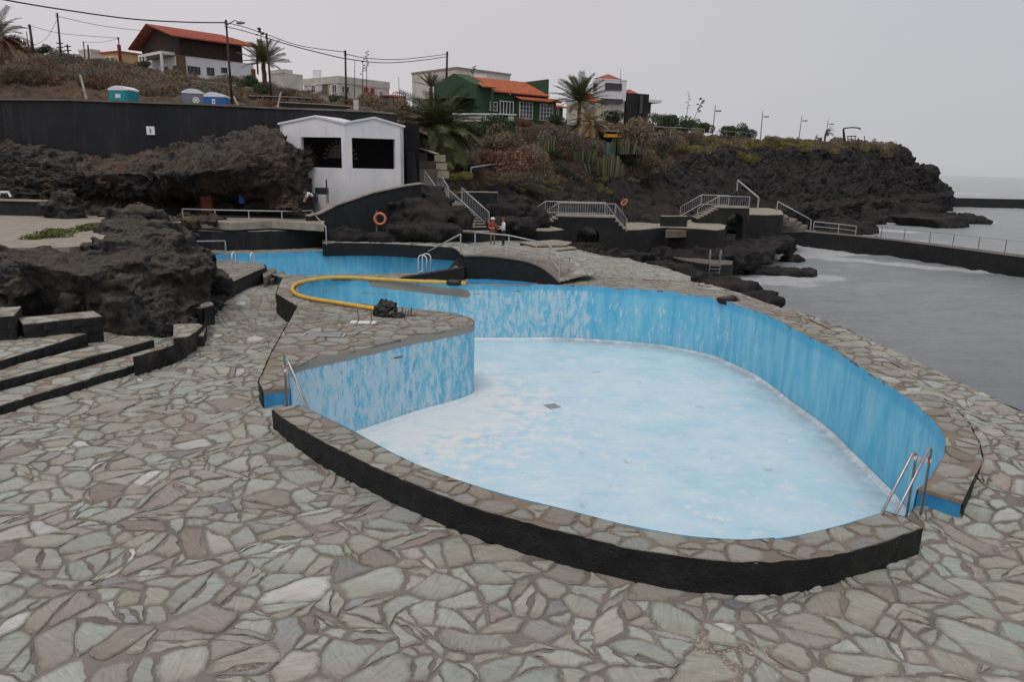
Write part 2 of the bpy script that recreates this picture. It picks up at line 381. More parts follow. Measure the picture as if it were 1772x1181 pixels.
basin = [gz(x, y, ZR) for x, y in basin_px]
i_f0, i_f1, i_r0 = 0, 15, 18            # front coping spans 0..15, gap 15..18, deck 18..end
pool2_px = [(300,446),(292,441),(347,437),(392,438.8),(453,438.3),(534,434.5),(610,432.6),(680,432.6),(730,435.5),(770,438),(798,441),(802,447.6),(790,459),(772,467.5),
 (726,472.3),(650,474),(560,475.5),(493,476),(455,467),(400,458),(348,452)]
pool2 = [gz(x, y, ZR) for x, y in pool2_px]
cop_out_px = [(473,709),(498,729),(545,756),(600,785),(668,817),(736,846),(804,872),(872,894),(940,911),(1007,929),(1075,946),(1143,958),(1200,965),
 (1240,970),(1308,973),(1376,970),(1444,960),(1512,943),(1562,926),(1596,913)]
cop_out = smooth([gz(x, y, ZR) for x, y in cop_out_px], 4)
cop_in = smooth([basin[i] for i in range(i_f0, i_f1 + 1)], 4)
cop_end = [gz(1566, 896, ZR)]
coping_poly = cop_out + cop_end + cop_in[::-1]
deck_in = smooth([basin[i] for i in range(i_r0, NB)], 4)
deck_out_px = [(478,508),(515,530),(497,562),(470,610),(448,661),(455.5,676),(478,673)]
deck_right_px = [(1601,846),(1667,867),(1700,796),(1694,765),(1672,725),(1614,672),(1530,620),(1440,572),(1370,539),(1280,507),(1180,488.5),(1080,481),(1000,474),(930,452),(830,443),
 (815,435.5),(770,432),(730,430),(680,427.5),(610,427.5),(534,429.5),(453,433),(392,434),(347,432),(280,436),(280,450),(330,462),(455,470),(489,479)]
deck_poly = [gz(x, y, ZR) for x, y in deck_right_px] + [gz(x, y, ZR) for x, y in deck_out_px] + list(reversed(deck_in))
basin_s = deck_in + smooth([basin[0]] + [], 1)[:0] + cop_in + [basin[16], basin[17]]      # closed: deck side, left gap, front, right gap

# ground level of the paved plaza: surveyed spots, blended
spots = [(886,1181,0),(0,1181,0),(1772,1181,.04),(0,820,0),(0,720,0),(264,640,0),(300,760,0),(620,820,0),(900,940,0),(1250,1010,0),(1596,960,.06),(1680,930,.10),
 (1772,880,.2),(1663,893,.2),(1690,840,.36),(1704,800,.47),(1772,770,.48),(1772,720,.49),(1640,690,.49),(1500,610,.49),(1300,520,.49),(1100,470,.49),(1050,446,.48),(960,440,.5),
 (470,712,.06),(450,690,.05),(430,640,-.03),(400,620,-.06),(480,556,-.36),(440,560,-.3),(400,545,-.08),(352,530,.25),(400,505,.15),(461,487,.05),(480,480,.1),(500,705,.16),(1590,885,.2),(1570,905,.16),
 (930,432,.5),(860,428,.55),(840,440,.6),(350,590,0),(200,600,0)]
_sp = np.array([list(xy(gz(x, y, z))) + [z] for x, y, z in spots] + [[-14, 4, 0], [0, 4, 0], [14, 4, .3], [-20, 20, 0], [-22, 40, .5], [17, 12, .49]])
def zf(P):
    P = np.asarray(P, float).reshape(-1, 2); d2 = ((P[:, None, :] - _sp[None, :, :2]) ** 2).sum(2) + .25
    w = 1 / d2 ** 1.8; return (w * _sp[:, 2]).sum(1) / w.sum(1)
def z1(x, y): return float(zf([(x, y)])[0])
def onp(px, py):
    z = .2
    for _ in range(8): p = gz(px, py, z); z = z1(p.x, p.y)
    return gz(px, py, z)

sea_edge_px = [(1772,717),(1700,681),(1600,632),(1500,587),(1456,566),(1418,552),(1380,540),(1330,527),(1290,512),(1228,491),(1172,471),(1146,462),(1103,453),(1088,447),(1050,444.5)]
sea_edge = [Vector((17.5, 5, .45)), Vector((15.5, 10, .45))] + [gz(x, y, .48) for x, y in sea_edge_px]
back_edge = [gz(1000, 432, .5), gz(960, 424, .5), gz(900, 415, .5), gz(815, 413, .5), gz(560, 415, .5), Vector((-22, 42, .5)), Vector((-22, 5, 0))]
plaza_poly = [Vector((p.x, p.y, 0)) for p in sea_edge + back_edge]

# ------------------------------------------------------------------ stone cells
def cells(poly, rlo, rhi, seed, step=.30, warp=.35, bias=1.6):
    """irregular slabs: weighted cells of random seeds; returns list of (centre, [xy..])"""
    rg = random.Random(seed); xs = [p[0] for p in poly]; ys = [p[1] for p in poly]
    x0, x1, y0, y1 = min(xs) - 1, max(xs) + 1, min(ys) - 1, max(ys) + 1
    G = {}; cs = rhi * 2; S = []
    def near(x, y, k=1):
        gx, gy = int(x // cs), int(y // cs)
        for i in range(gx - k, gx + k + 1):
            for j in range(gy - k, gy + k + 1):
                for q in G.get((i, j), ()): yield q
    n = int((x1 - x0) * (y1 - y0) / (rlo * rlo) * 1.3); 
    n = min(n, 60000)
    cand = []
    for _ in range(n):
        u = rg.random() ** bias; cand.append((rlo + (rhi - rlo) * u, rg.uniform(x0, x1), rg.uniform(y0, y1)))
    A = np.array(cand); keep = sd(A[:, 1:], poly)[0] < .15
    # only what the camera, or one a step aside, could see
    ok = []
    for (r, x, y), kp in zip(cand, keep):
        if not kp or y < 5: continue
        u, v = toimg((x, y, 0))
        if -260 < u < 2050 and v < 1330: ok.append((r, x, y))
    big = ok[:len(ok) // 4]; big.sort(key=lambda t: -t[0]); rest = ok[len(ok) // 4:]
    for r, x, y in big + rest:
        good = True
        for q in near(x, y):
            if (q[0] - x) ** 2 + (q[1] - y) ** 2 < (.84 * (q[2] + r)) ** 2: good = False; break
        if good: s = (x, y, r, len(S)); S.append(s); G.setdefault((int(x // cs), int(y // cs)), []).append(s)
    out = []
    for x, y, r, i in S:
        b = rhi * 2.2; pg = [(x - b, y - b), (x + b, y - b), (x + b, y + b), (x - b, y + b)]
        nb = sorted(near(x, y, 2), key=lambda q: (q[0] - x) ** 2 + (q[1] - y) ** 2 - q[2] ** 2)[1:26]
        for q in nb:
            if q[3] == i: continue
            dx, dy = q[0] - x, q[1] - y; k = .5 * (q[0] ** 2 + q[1] ** 2 - x * x - y * y - q[2] ** 2 * .8 + r * r * .8)
            res = []
            for (ax, ay), (bx, by) in zip(pg, pg[1:] + pg[:1]):
                fa = ax * dx + ay * dy - k; fb = bx * dx + by * dy - k
                if fa <= 0: res.append((ax, ay))
                if (fa < 0 < fb) or (fb < 0 < fa): t = fa / (fa - fb); res.append((ax + t * (bx - ax), ay + t * (by - ay)))
            pg = res
            if len(pg) < 3: break
        if len(pg) >= 3 and area(pg) > .004: out.append(((x, y), pg, r))
    # some slabs are broken in two, long or short ways
    out2 = []
    for cc, pg, r in out:
        a_ = abs(area(pg))
        if a_ > .05 and rg.random() < .42:
            cx = sum(p[0] for p in pg) / len(pg); cy = sum(p[1] for p in pg) / len(pg); i = max(range(len(pg)), key=lambda i: math.hypot(pg[i][0] - cx, pg[i][1] - cy))
            t = math.atan2(pg[i][1] - cy, pg[i][0] - cx) + rg.choice([0, .2, -.2, math.pi / 2]) + rg.gauss(0, .2); nx, ny = -math.sin(t), math.cos(t); o = rg.uniform(-.25, .25) * math.sqrt(a_); k = nx * cx + ny * cy + o
            for sg in (1, -1):
                res = []
                for (ax, ay), (bx, by) in zip(pg, pg[1:] + pg[:1]):
                    fa = sg * (ax * nx + ay * ny - k); fb = sg * (bx * nx + by * ny - k)
                    if fa <= 0: res.append((ax, ay))
                    if (fa < 0 < fb) or (fb < 0 < fa): u = fa / (fa - fb); res.append((ax + u * (bx - ax), ay + u * (by - ay)))
                if len(res) >= 3 and abs(area(res)) > .006: out2.append(((sum(p[0] for p in res) / len(res), sum(p[1] for p in res) / len(res)), res, r))
        else: out2.append((cc, pg, r))
    out = out2
    # domain warp stretches and bends the slabs
    allp = np.array([p for _, pg, _ in out for p in pg]); 
    def W(P):
        Q = np.c_[P, np.zeros(len(P))]
        return P + warp * np.c_[pn(Q * .9 + 3.1), pn(Q * .9 + 31.7)] + warp * .5 * np.c_[pn(Q * 2.4 + 9.1), pn(Q * 2.4 + 51.7)]
    allp = W(allp); cen = W(np.array([cc for cc, _, _ in out])); k = 0; res = []
    for (cc, pg, r), w in zip(out, cen):
        res.append((tuple(w), [tuple(v) for v in allp[k:k + len(pg)]])); k += len(pg)
    return res
def slab_outline(pg, gap, rg, fine=True):
    """open the joint, wobble the edges, round the corners"""
    a = area(pg)
    if a < 0: pg = pg[::-1]; a = -a
    cx = sum(p[0] for p in pg) / len(pg); cy = sum(p[1] for p in pg) / len(pg)
    # merge near-duplicate corners
    q = [pg[0]]
    for p in pg[1:]:
        if math.hypot(p[0] - q[-1][0], p[1] - q[-1][1]) > .05: q.append(p)
    if math.hypot(q[0][0] - q[-1][0], q[0][1] - q[-1][1]) < .05: q.pop()
    if len(q) < 3: return None
    rad = math.sqrt(a / math.pi); f = max(.55, 1 - gap / max(rad, .05))
    q = [(cx + (x - cx) * f, cy + (y - cy) * f) for x, y in q]
    out = []
    n = len(q)
    for i in range(n):
        p0, p1, p2 = q[i - 1], q[i], q[(i + 1) % n]; k = rg.uniform(.12, .3)
        k1 = min(.42, k * rg.uniform(.7, 1.3)); k2 = min(.42, k * rg.uniform(.7, 1.3))
        a_ = (p1[0] + (p0[0] - p1[0]) * k1, p1[1] + (p0[1] - p1[1]) * k1); b_ = (p1[0] + (p2[0] - p1[0]) * k2, p1[1] + (p2[1] - p1[1]) * k2)
        if fine:
            m_ = ((a_[0] + b_[0]) / 4 + p1[0] / 2, (a_[1] + b_[1]) / 4 + p1[1] / 2)
            out += [a_, m_, b_]
            e = (p1[0] * (.5) + p2[0] * .5, p1[1] * .5 + p2[1] * .5); L = math.hypot(p2[0] - p1[0], p2[1] - p1[1])
            if L > .18:
                nx, ny = (p2[1] - p1[1]) / L, -(p2[0] - p1[0]) / L; w = rg.uniform(-.09, .05) * L
                for uu in (.36, .64):
                    e2 = (p1[0] + (p2[0] - p1[0]) * uu, p1[1] + (p2[1] - p1[1]) * uu); w2 = w + rg.uniform(-.03, .03) * L; out.append((e2[0] + nx * w2, e2[1] + ny * w2))
        else: out += [a_, b_]
    return out
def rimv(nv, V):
    # the dark border painted on each slab as edge shadow and dirt; the last ring (if any) is the plain middle
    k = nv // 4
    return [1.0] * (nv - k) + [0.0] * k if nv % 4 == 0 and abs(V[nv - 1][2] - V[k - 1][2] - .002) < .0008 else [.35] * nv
def stone_set(name, poly, avoid, zfun, rlo, rhi, seed, parent, mat, gap=.022, limit=300, lift=.0, warp=.35, fine_d=17, snap=None, tilt=.026, cut=None, bias=1.6, parts=True):
    rg = random.Random(seed + 1); Cs = cells(poly, rlo, rhi, seed, warp=warp, bias=bias)
    cen = np.array([cc for cc, _ in Cs]); ok = sd(cen, poly)[0] < .12
    for av, mrg in avoid: ok &= sd(cen, av)[0] > mrg
    outl = []
    for (cc, pg), k in zip(Cs, ok):
        if not k: continue
        o = slab_outline(pg, gap * rg.uniform(.6, 1.7), rg, cc[1] < fine_d)
        if o: outl.append((cc, o))
    # keep outlines inside the paved edge and out of the basins
    allp = np.array([p for _, o in outl for p in o])
    s, nr = sd(allp, poly); w = s > -.03; allp[w] = nr[w]
    for sp in (snap or []):
        s, nr = sd(allp, sp); w = s < .02; allp[w] = nr[w]
    z = zfun(allp); k = 0; items = []
    for cc, o in outl:
        n = len(o); P = allp[k:k + n]; Z = z[k:k + n]; k += n
        a = abs(area([tuple(p) for p in P]))
        if a < .006: continue
        c2 = P.mean(0); tx, ty = rg.gauss(0, tilt), rg.gauss(0, tilt); h = lift + rg.uniform(.003, .019)
        rad = math.sqrt(a / math.pi); be = min(.018, rad * .15)
        T = c2 + (P - c2) * (1 - be / rad); zt = Z + h + (T - c2) @ np.array([tx, ty])
        zt = np.minimum(zt, Z + lift + .03)
        dist = math.hypot(c2[0], c2[1]); pxa = a * (FPX ** 2) * 5.3 / (dist ** 2 + 25) ** 1.5
        T2 = c2 + (T - c2) * .78; V = [(p[0], p[1], q) for p, q in zip(T, zt)] + [(p[0], p[1], q - .012) for p, q in zip(P, zt)] + [(p[0], p[1], q - .05) for p, q in zip(P, Z + lift)]
        if cc[1] < 26: V += [(p[0], p[1], q + .002) for p, q in zip(T2, zt)]
        F = ([tuple(range(3 * n, 4 * n))] + [(i, (i + 1) % n, 3 * n + (i + 1) % n, 3 * n + i) for i in range(n)] if cc[1] < 26 else [tuple(range(n))]) + [(i, n + i, n + (i + 1) % n, (i + 1) % n) for i in range(n)] + [(n + i, 2 * n + i, 2 * n + (i + 1) % n, n + (i + 1) % n) for i in range(n)]
        if area([tuple(p) for p in P]) > 0: F = [tuple(reversed(f)) for f in F[1:]] and [F[0]] + [tuple(f) for f in F[1:]]
        items.append((pxa, V, F, rg.random(), c2))
    items.sort(key=lambda t: -t[0])
    nm = name
    if parts:
        for pxa, V, F, r, c2 in items[:limit]:
            if pxa < 60 and len(items) > limit: pass
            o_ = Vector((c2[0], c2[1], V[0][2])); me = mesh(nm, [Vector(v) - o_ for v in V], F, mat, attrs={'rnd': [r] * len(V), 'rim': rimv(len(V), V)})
            o = link(nm, me, parent); o.location = o_
    else: limit = 0
    rest = items[limit:]
    if rest:
        V = []; F = []; A = []; Rm = []
        for _, v, f, r, _c in rest:
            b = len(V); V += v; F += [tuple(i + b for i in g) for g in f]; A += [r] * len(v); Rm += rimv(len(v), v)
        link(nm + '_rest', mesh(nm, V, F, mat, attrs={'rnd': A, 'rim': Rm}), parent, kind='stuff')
    return len(items)

# ------------------------------------------------------------------ plaza
from mathutils.geometry import delaunay_2d_cdt
def sheet(name, outer, holes, step, zfun, mat, parent=None, skirt=None, **kw):
    loops = [resample([Vector((p[0], p[1], 0)) for p in outer], step, True)] + [[Vector((p[0], p[1], 0)) for p in h] for h in holes]
    V = []; E = []
    for L in loops:
        b = len(V); V += [Vector((p.x, p.y)) for p in L]; E += [(b + i, b + (i + 1) % len(L)) for i in range(len(L))]
    xs = [p.x for p in V]; ys = [p.y for p in V]
    g = np.array([(x, y) for x in np.arange(min(xs), max(xs), step) for y in np.arange(min(ys), max(ys), step)])
    k = sd(g, loops[0])[0] < -step * .4
    for L in loops[1:]: k &= sd(g, L)[0] > step * .3
    V += [Vector(p) for p in g[k]]
    r = delaunay_2d_cdt(V, E, [], 0, 1e-5); P = np.array([tuple(v) for v in r[0]]); F = np.array([f for f in r[2] if len(f) == 3])
    cen = P[F].mean(1); k = sd(cen, loops[0])[0] < 0
    for L in loops[1:]: k &= sd(cen, L)[0] > 0
    F = F[k]; Z = zfun(P); VV = [(p[0], p[1], z) for p, z in zip(P, Z)]; FF = [tuple(int(i) for i in f) for f in F]
    me = mesh(name, VV, FF, mat); bm = bmesh.new(); bm.from_mesh(me); bmesh.ops.recalc_face_normals(bm, faces=bm.faces)
    if sum(f.normal.z for f in bm.faces) < 0: bmesh.ops.reverse_faces(bm, faces=bm.faces)
    bm.to_mesh(me); bm.free(); return link(name, me, parent, **kw)
hole = resample(basin_s, .3, True)
pool2_s = resample(smooth(pool2, 4, True), .4, True)
plaza = sheet('plaza', plaza_poly, [hole, pool2_s], .6, lambda P: zf(P) - .006, M['mortar'], kind='structure')
plaza['label'] = 'grey crazy paving of irregular flat stones around the pools'
stone_set('paving_stone', plaza_poly, [(deck_poly, -.2), (coping_poly, -.2), (basin_s, -.05), (pool2, -.05)], zf, .07, .36, 11, plaza, M['stone'], snap=[basin_s], warp=.46, gap=.0125, bias=1.7)

def wall_strip(pts, z0, z1, bulge, mat, name, parent, nz=5, step=.12, closed=False, amp=.012, freq=6, attrs=None, off=.02, **kw):
    """a vertical face along a plan line with a rough surface"""
    P = resample(pts, step, closed); n = len(P); V = []; f0 = z0 if callable(z0) else (lambda x, y: z0); f1 = z1 if callable(z1) else (lambda x, y: z1)
    for i, p in enumerate(P):
        a, b = f0(p.x, p.y), f1(p.x, p.y)
        q = P[(i + 1) % n] if (closed or i < n - 1) else P[i]; o = P[i - 1] if (closed or i > 0) else P[i]
        t = (q - o); t.z = 0; t.normalize(); nr = Vector((t.y, -t.x, 0)) * bulge
        for k in range(nz + 1):
            z = a + (b - a) * k / nz; V.append((p.x, p.y, z, nr.x, nr.y))
    V = np.array(V); amp_ = fbm(V[:, :3] * freq, 3) * amp + off; X = V[:, :3].copy(); X[:, 0] += V[:, 3] * amp_; X[:, 1] += V[:, 4] * amp_
    m_ = nz + 1; F = [(i * m_ + k, ((i + 1) % n) * m_ + k, ((i + 1) % n) * m_ + k + 1, i * m_ + k + 1) for i in range(n if closed else n - 1) for k in range(nz)]
    me = mesh(name, X, F, mat, smooth=True, attrs={k: f(X) for k, f in (attrs or {}).items()})
    return link(name, me, parent, **kw)

# ------------------------------------------------------------------ pool paint
def paint_mat(name, floor=False):
    m = NM(name, .62, .3)
    if floor:
        k = m.ramp(m.noise(.9, 7, .6), [(.25, c(164, 206, 224)), (.5, c(184, 216, 228)), (.75, c(200, 224, 230))])
        k = m.mix(m.math('MULTIPLY', m.val(m.noise(3, 8, .7, m.map((1.0, 2.2, 1))), .5, .75), .55), k, c(210, 218, 222))
        wr = m.attr('wear'); n2 = m.noise(2.2, 8, .72)
        k = m.mix(m.val(m.math('ADD', n2, m.math('MULTIPLY', wr, .34)), .54, .70), k, c(226, 226, 226))
        k = m.mix(m.math('MULTIPLY', m.val(m.noise(.45, 6, .65, m.map(loc=(3, 9, 0))), .42, .62), .5), k, c(214, 226, 230))
        k = m.mix(m.math('MULTIPLY', m.val(m.noise(1.3, 9, .8, m.map((.6, 2.4, 1), loc=(4, 4, 0))), .54, .62), .5), k, c(160, 200, 222))
        k = m.mix(m.math('MULTIPLY', m.val(m.noise(28, 4, .8), .64, .70), .5), k, c(120, 132, 138))
        k = m.mix(m.math('MULTIPLY', m.val(m.noise(7, 8, .75, m.map(loc=(3, 8, 0))), .62, .72), .6), k, c(150, 190, 214))
        k = m.mix(m.val(m.math('ADD', m.noise(6, 6, .7), m.math('MULTIPLY', wr, .12)), .73, .77), k, c(222, 220, 214))
        k = m.mix(m.math('MULTIPLY', m.val(m.noise(1.7, 5, .6, m.map(loc=(9, 1, 0))), .66, .72), .5), k, c(140, 156, 162))
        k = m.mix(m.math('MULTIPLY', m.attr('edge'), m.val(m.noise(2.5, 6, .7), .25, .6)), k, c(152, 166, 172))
        m.col(k); m.bump(m.noise(12, 7, .7), .25, .01); return m.m
    st = m.map((1.6, 1.6, .28)); wr = m.attr('wear')
    k = m.ramp(m.noise(1.6, 7, .6, st), [(.25, c(74, 168, 206)), (.5, c(106, 186, 216)), (.75, c(148, 204, 222))])
    k = m.mix(m.math('MULTIPLY', m.val(m.noise(2.2, 8, .75, m.map((2, 2, .45))), .45, .7), .45), k, c(166, 202, 220))
    hz = m.n('ShaderNodeSeparateXYZ', Vector=m.co).outputs['Z']
    k = m.mix(m.math('MULTIPLY', m.val(hz, .12, .28), .5), k, c(66, 160, 204))
    bl = m.noise(3.2, 9, .74, m.map((1.9, 1.9, .62), loc=(2, 5, 1)))
    k = m.mix(m.math('MULTIPLY', m.val(m.math('ADD', bl, m.math('MULTIPLY', wr, .20)), .63, .72), .8), k, c(196, 214, 224))
    fl = m.noise(13, 8, .7, m.map((1, 1, .7)))
    k = m.mix(m.val(m.math('ADD', fl, m.math('MULTIPLY', wr, .16)), .72, .75), k, c(206, 212, 212))
    bn = m.math('ADD', m.attr('band'), m.math('MULTIPLY', m.math('SUBTRACT', m.noise(5, 5), .5), .3))
    k = m.mix(m.val(bn, .45, .55), k, c(150, 144, 134))
    m.col(k); m.bump(m.math('ADD', m.noise(5, 7), m.math('MULTIPLY', bl, .6)), .35, .015); return m.m
M['pool_wall'] = paint_mat('pool_wall_paint'); M['pool_floor'] = paint_mat('pool_floor_paint', True)
pb = NM('blue_paint', .55, .35); pb.col(pb.mix(pb.val(pb.noise(8, 6, .7), .6, .66), pb.ramp(pb.noise(3, 6), [(.3, c(40, 122, 176)), (.7, c(66, 148, 196))]), c(140, 140, 130))); M['blue'] = pb.m

ZB = -1.9
pool = empty('swimming_pool', (0, 0, 0), label='large drained pool painted blue with a pale bare floor, in front', cat='swimming pool')
lwall = [gz(821, 556, ZR), gz(521, 626, ZR)]          # the peeling left wall
pA, pB = gz(700, 493, ZR), gz(1020, 495, ZR)
def wear(X):
    a, b = np.array(lwall[0][:2]), np.array(lwall[1][:2]); t = np.clip(((X[:, :2] - a) @ (b - a)) / ((b - a) @ (b - a)), 0, 1)
    d1 = np.linalg.norm(X[:, :2] - (a + t[:, None] * (b - a)), axis=1); w1 = np.clip(1.4 - d1 / 1.1, 0, 1) * (.75 + .35 * t)
    w2 = ((X[:, 0] > pA.x + .6) & (X[:, 0] < pB.x) & (X[:, 1] > 26)).astype(float) * np.where(X[:, 2] < .32, .85, .1)
    w3 = ((X[:, 0] > pB.x) & (X[:, 0] < 9)).astype(float) * .42 * np.clip((.15 - X[:, 2]) * 3, 0, 1)
    return np.maximum(np.maximum(w1, w2), w3)
p_a, p_b = gz(640, 487, ZR), gz(812, 492, ZR)
def band(X):
    a, b = np.array(lwall[0][:2]), np.array(lwall[1][:2]); t = np.clip(((X[:, :2] - a) @ (b - a)) / ((b - a) @ (b - a)), 0, 1)
    d1 = np.linalg.norm(X[:, :2] - (a + t[:, None] * (b - a)), axis=1)
    b1 = (d1 < .9) * np.clip((X[:, 2] - (ZR - .30)) * 5 + .2, 0, 1)
    u = np.clip((X[:, 0] - p_a.x) / (p_b.x - p_a.x), -1, 2); ins = ((u > 0) & (u < 1) & (X[:, 1] > 26)).astype(float)
    lo = np.where(u < .25, .3, -.05) ; hi = np.where(u > .45, .05, .6)
    b2 = ins * (np.clip(1 - np.abs(X[:, 2] - (.42 - .34 * u)) / .3, 0, 1) * 1.15)
    return np.maximum(b1, b2)
bpts = resample(basin_s, .16, True)
sgn = 1 if area(basin_s) > 0 else -1
gapL, gapR = (basin[0], basin[-1]), (basin[15], basin[18])
def ztop(x, y):
    p = Vector((x, y))
    for a, b in (gapL, gapR):
        A, B = Vector(a[:2]), Vector(b[:2]); d = B - A; t = (p - A).dot(d) / d.length_squared; off = abs((p - A).cross(d)) / d.length
        if 0.02 < t < .98 and off < .45: return z1(x, y) - .005
    return ZR - .002
wall_strip(bpts, ZB - .02, ztop, 1, M['pool_wall'], 'basin_wall', pool, nz=18, closed=True, off=0, amp=.008, freq=1.5, step=.2, attrs={'wear': wear, 'band': band})
lw = gz(640, 700, ZB)
def fl_wear(P):
    d = np.hypot(P[:, 0] - lw.x, P[:, 1] - lw.y); return np.clip(1.1 - d / 6.5, 0, 1)
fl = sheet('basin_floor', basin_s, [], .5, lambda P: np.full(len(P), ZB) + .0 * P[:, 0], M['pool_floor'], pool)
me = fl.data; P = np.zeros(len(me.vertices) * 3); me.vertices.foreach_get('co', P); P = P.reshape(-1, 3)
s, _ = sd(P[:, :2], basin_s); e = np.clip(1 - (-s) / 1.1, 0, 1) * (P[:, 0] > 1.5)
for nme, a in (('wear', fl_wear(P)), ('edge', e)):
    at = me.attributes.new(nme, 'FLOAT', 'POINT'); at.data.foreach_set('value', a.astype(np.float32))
cove = [Vector((p.x, p.y, ZB)) for p in resample(basin_s, .25, True)]
def inset(P, d):
    out = []; n = len(P); s_ = 1 if area(P) > 0 else -1
    for i in range(n):
        t = P[(i + 2) % n] - P[i - 2]; t.z = 0; t.normalize(); out.append(P[i] + Vector((-t.y, t.x, 0)) * d * s_)
    return out
ci = inset(cove, .16); n_ = len(cove)
V = [(p.x, p.y, ZB + .09) for p in inset(cove, .012)] + [(p.x, p.y, ZB + .004) for p in ci]
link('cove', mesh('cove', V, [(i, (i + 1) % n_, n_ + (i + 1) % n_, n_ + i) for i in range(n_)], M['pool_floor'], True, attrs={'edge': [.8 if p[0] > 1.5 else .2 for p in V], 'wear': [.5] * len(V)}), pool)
dr = gz(956, 704, ZB); mb = MB()
mb.box(-.2, -.2, 0, .2, -.16, .02); mb.box(-.2, .16, 0, .2, .2, .02); mb.box(-.2, -.16, 0, -.16, .16, .02); mb.box(.16, -.16, 0, .2, .16, .02)
for i in range(5): mb.box(-.16, -.13 + i * .06, 0, .16, -.10 + i * .06, .015)
o = mb.build('drain_grate', M['rail'], pool); o.location = (dr.x, dr.y, ZB + .003); o.rotation_euler.z = .5

# front coping: solid kerb with slabs on top
def solid(poly, z1_, z0f, top_mat, side_mat, name, parent, holes=(), skip=None):
    mb = MB(); loops = [[Vector((p[0], p[1], 0)) for p in poly]] + [[Vector((p[0], p[1], 0)) for p in h] for h in holes]
    flat = [p for L in loops for p in L]; tri = tessellate_polygon(loops)
    mb.add([(p.x, p.y, z1_) for p in flat], [tuple(t) for t in tri])
    o = mb.build(name, top_mat, parent)
    if o.data.polygons and sum(f.normal.z * f.area for f in o.data.polygons) < 0: o.data.flip_normals()
    return o
fc = solid(coping_poly, ZR - .02, None, M['coping_mortar'], None, 'front_coping', pool)
wall_strip(cop_out + cop_end[:0], lambda x, y: z1(x, y) - .1, ZR + .002, 1, M['kerb'], 'kerb_face', fc, nz=6, step=.09, amp=.035, freq=5)
for a, b in ((cop_out[-1], cop_end[0]), (cop_end[0], cop_in[-1]), (cop_in[0], cop_out[0])):
    wall_strip([a, b], lambda x, y: z1(x, y) - .1, ZR, 1, M['coping_mortar'], 'kerb_end', fc, nz=3, amp=.008)
stone_set('coping_stone', coping_poly, [], lambda P: np.full(len(P), ZR - .012), .12, .30, 5, fc, M['coping'], gap=.011, warp=.15, limit=160)
dk = solid(deck_poly, ZR - .02, None, M['coping_mortar'], None, 'pool_deck', None, holes=[pool2_s]); dk['kind'] = 'structure'
dk['label'] = 'raised stone deck between the pools with a step down to the plaza'
deckL = [gz(x, y, ZR) for x, y in [(489,479)] + deck_out_px]
wall_strip(deckL[:-1], lambda x, y: z1(x, y) - .15, ZR + .002, 1, M['kerb'], 'deck_face', dk, nz=6, step=.12, amp=.03, freq=4)
wall_strip(deckL[-2:] + [basin[-1]], lambda x, y: z1(x, y) - .15, lambda x, y: ZR - .09, 1, M['blue'], 'painted_end', dk, nz=4, amp=.01)
wall_strip([p + Vector((0, -.004, 0)) for p in deckL[-2:] + [basin[-1]]], ZR - .09, ZR, 1, M['coping_mortar'], 'deck_lip', dk, nz=2, amp=.008)
deckR = [gz(x, y, ZR) for x, y in deck_right_px[:12]]
wall_strip(deckR[1:], lambda x, y: z1(x, y) - .15, ZR + .002, 1, M['kerb'], 'deck_face', dk, nz=5, step=.12, amp=.02, freq=4)
wall_strip([basin[18]] + deckR[:2], lambda x, y: z1(x, y) - .15, ZR - .07, 1, M['blue'], 'painted_end', dk, nz=3, amp=.008)
wall_strip([basin[18]] + deckR[:2], ZR - .07, ZR, 1, M['coping_mortar'], 'deck_lip', dk, nz=2, amp=.008, off=.03)
stone_set('deck_stone', deck_poly, [(pool2, -.05)], lambda P: np.full(len(P), ZR - .012), .14, .36, 21, dk, M['coping'], gap=.014, warp=.2, snap=[pool2], fine_d=20)
# second pool
pool_b = empty('swimming_pool', (0, 0, 0), label='smaller blue pool further back, beyond the yellow hose', cat='swimming pool')
wall_strip(pool2_s, -1.2, ZR - .002, 1, M['pool_wall'], 'basin_wall', pool_b, nz=12, step=.3, closed=True, off=0, amp=.01, freq=1.5, attrs={'wear': lambda X: np.where((X[:, 0] < -3) & (X[:, 0] > -8), .35, 0) + .0, 'band': lambda X: np.clip((X[:, 2] - .44) * 10, 0, .45)})
sheet('basin_floor', pool2_s, [], .8, lambda P: np.full(len(P), -1.19), M['pool_wall'], pool_b)
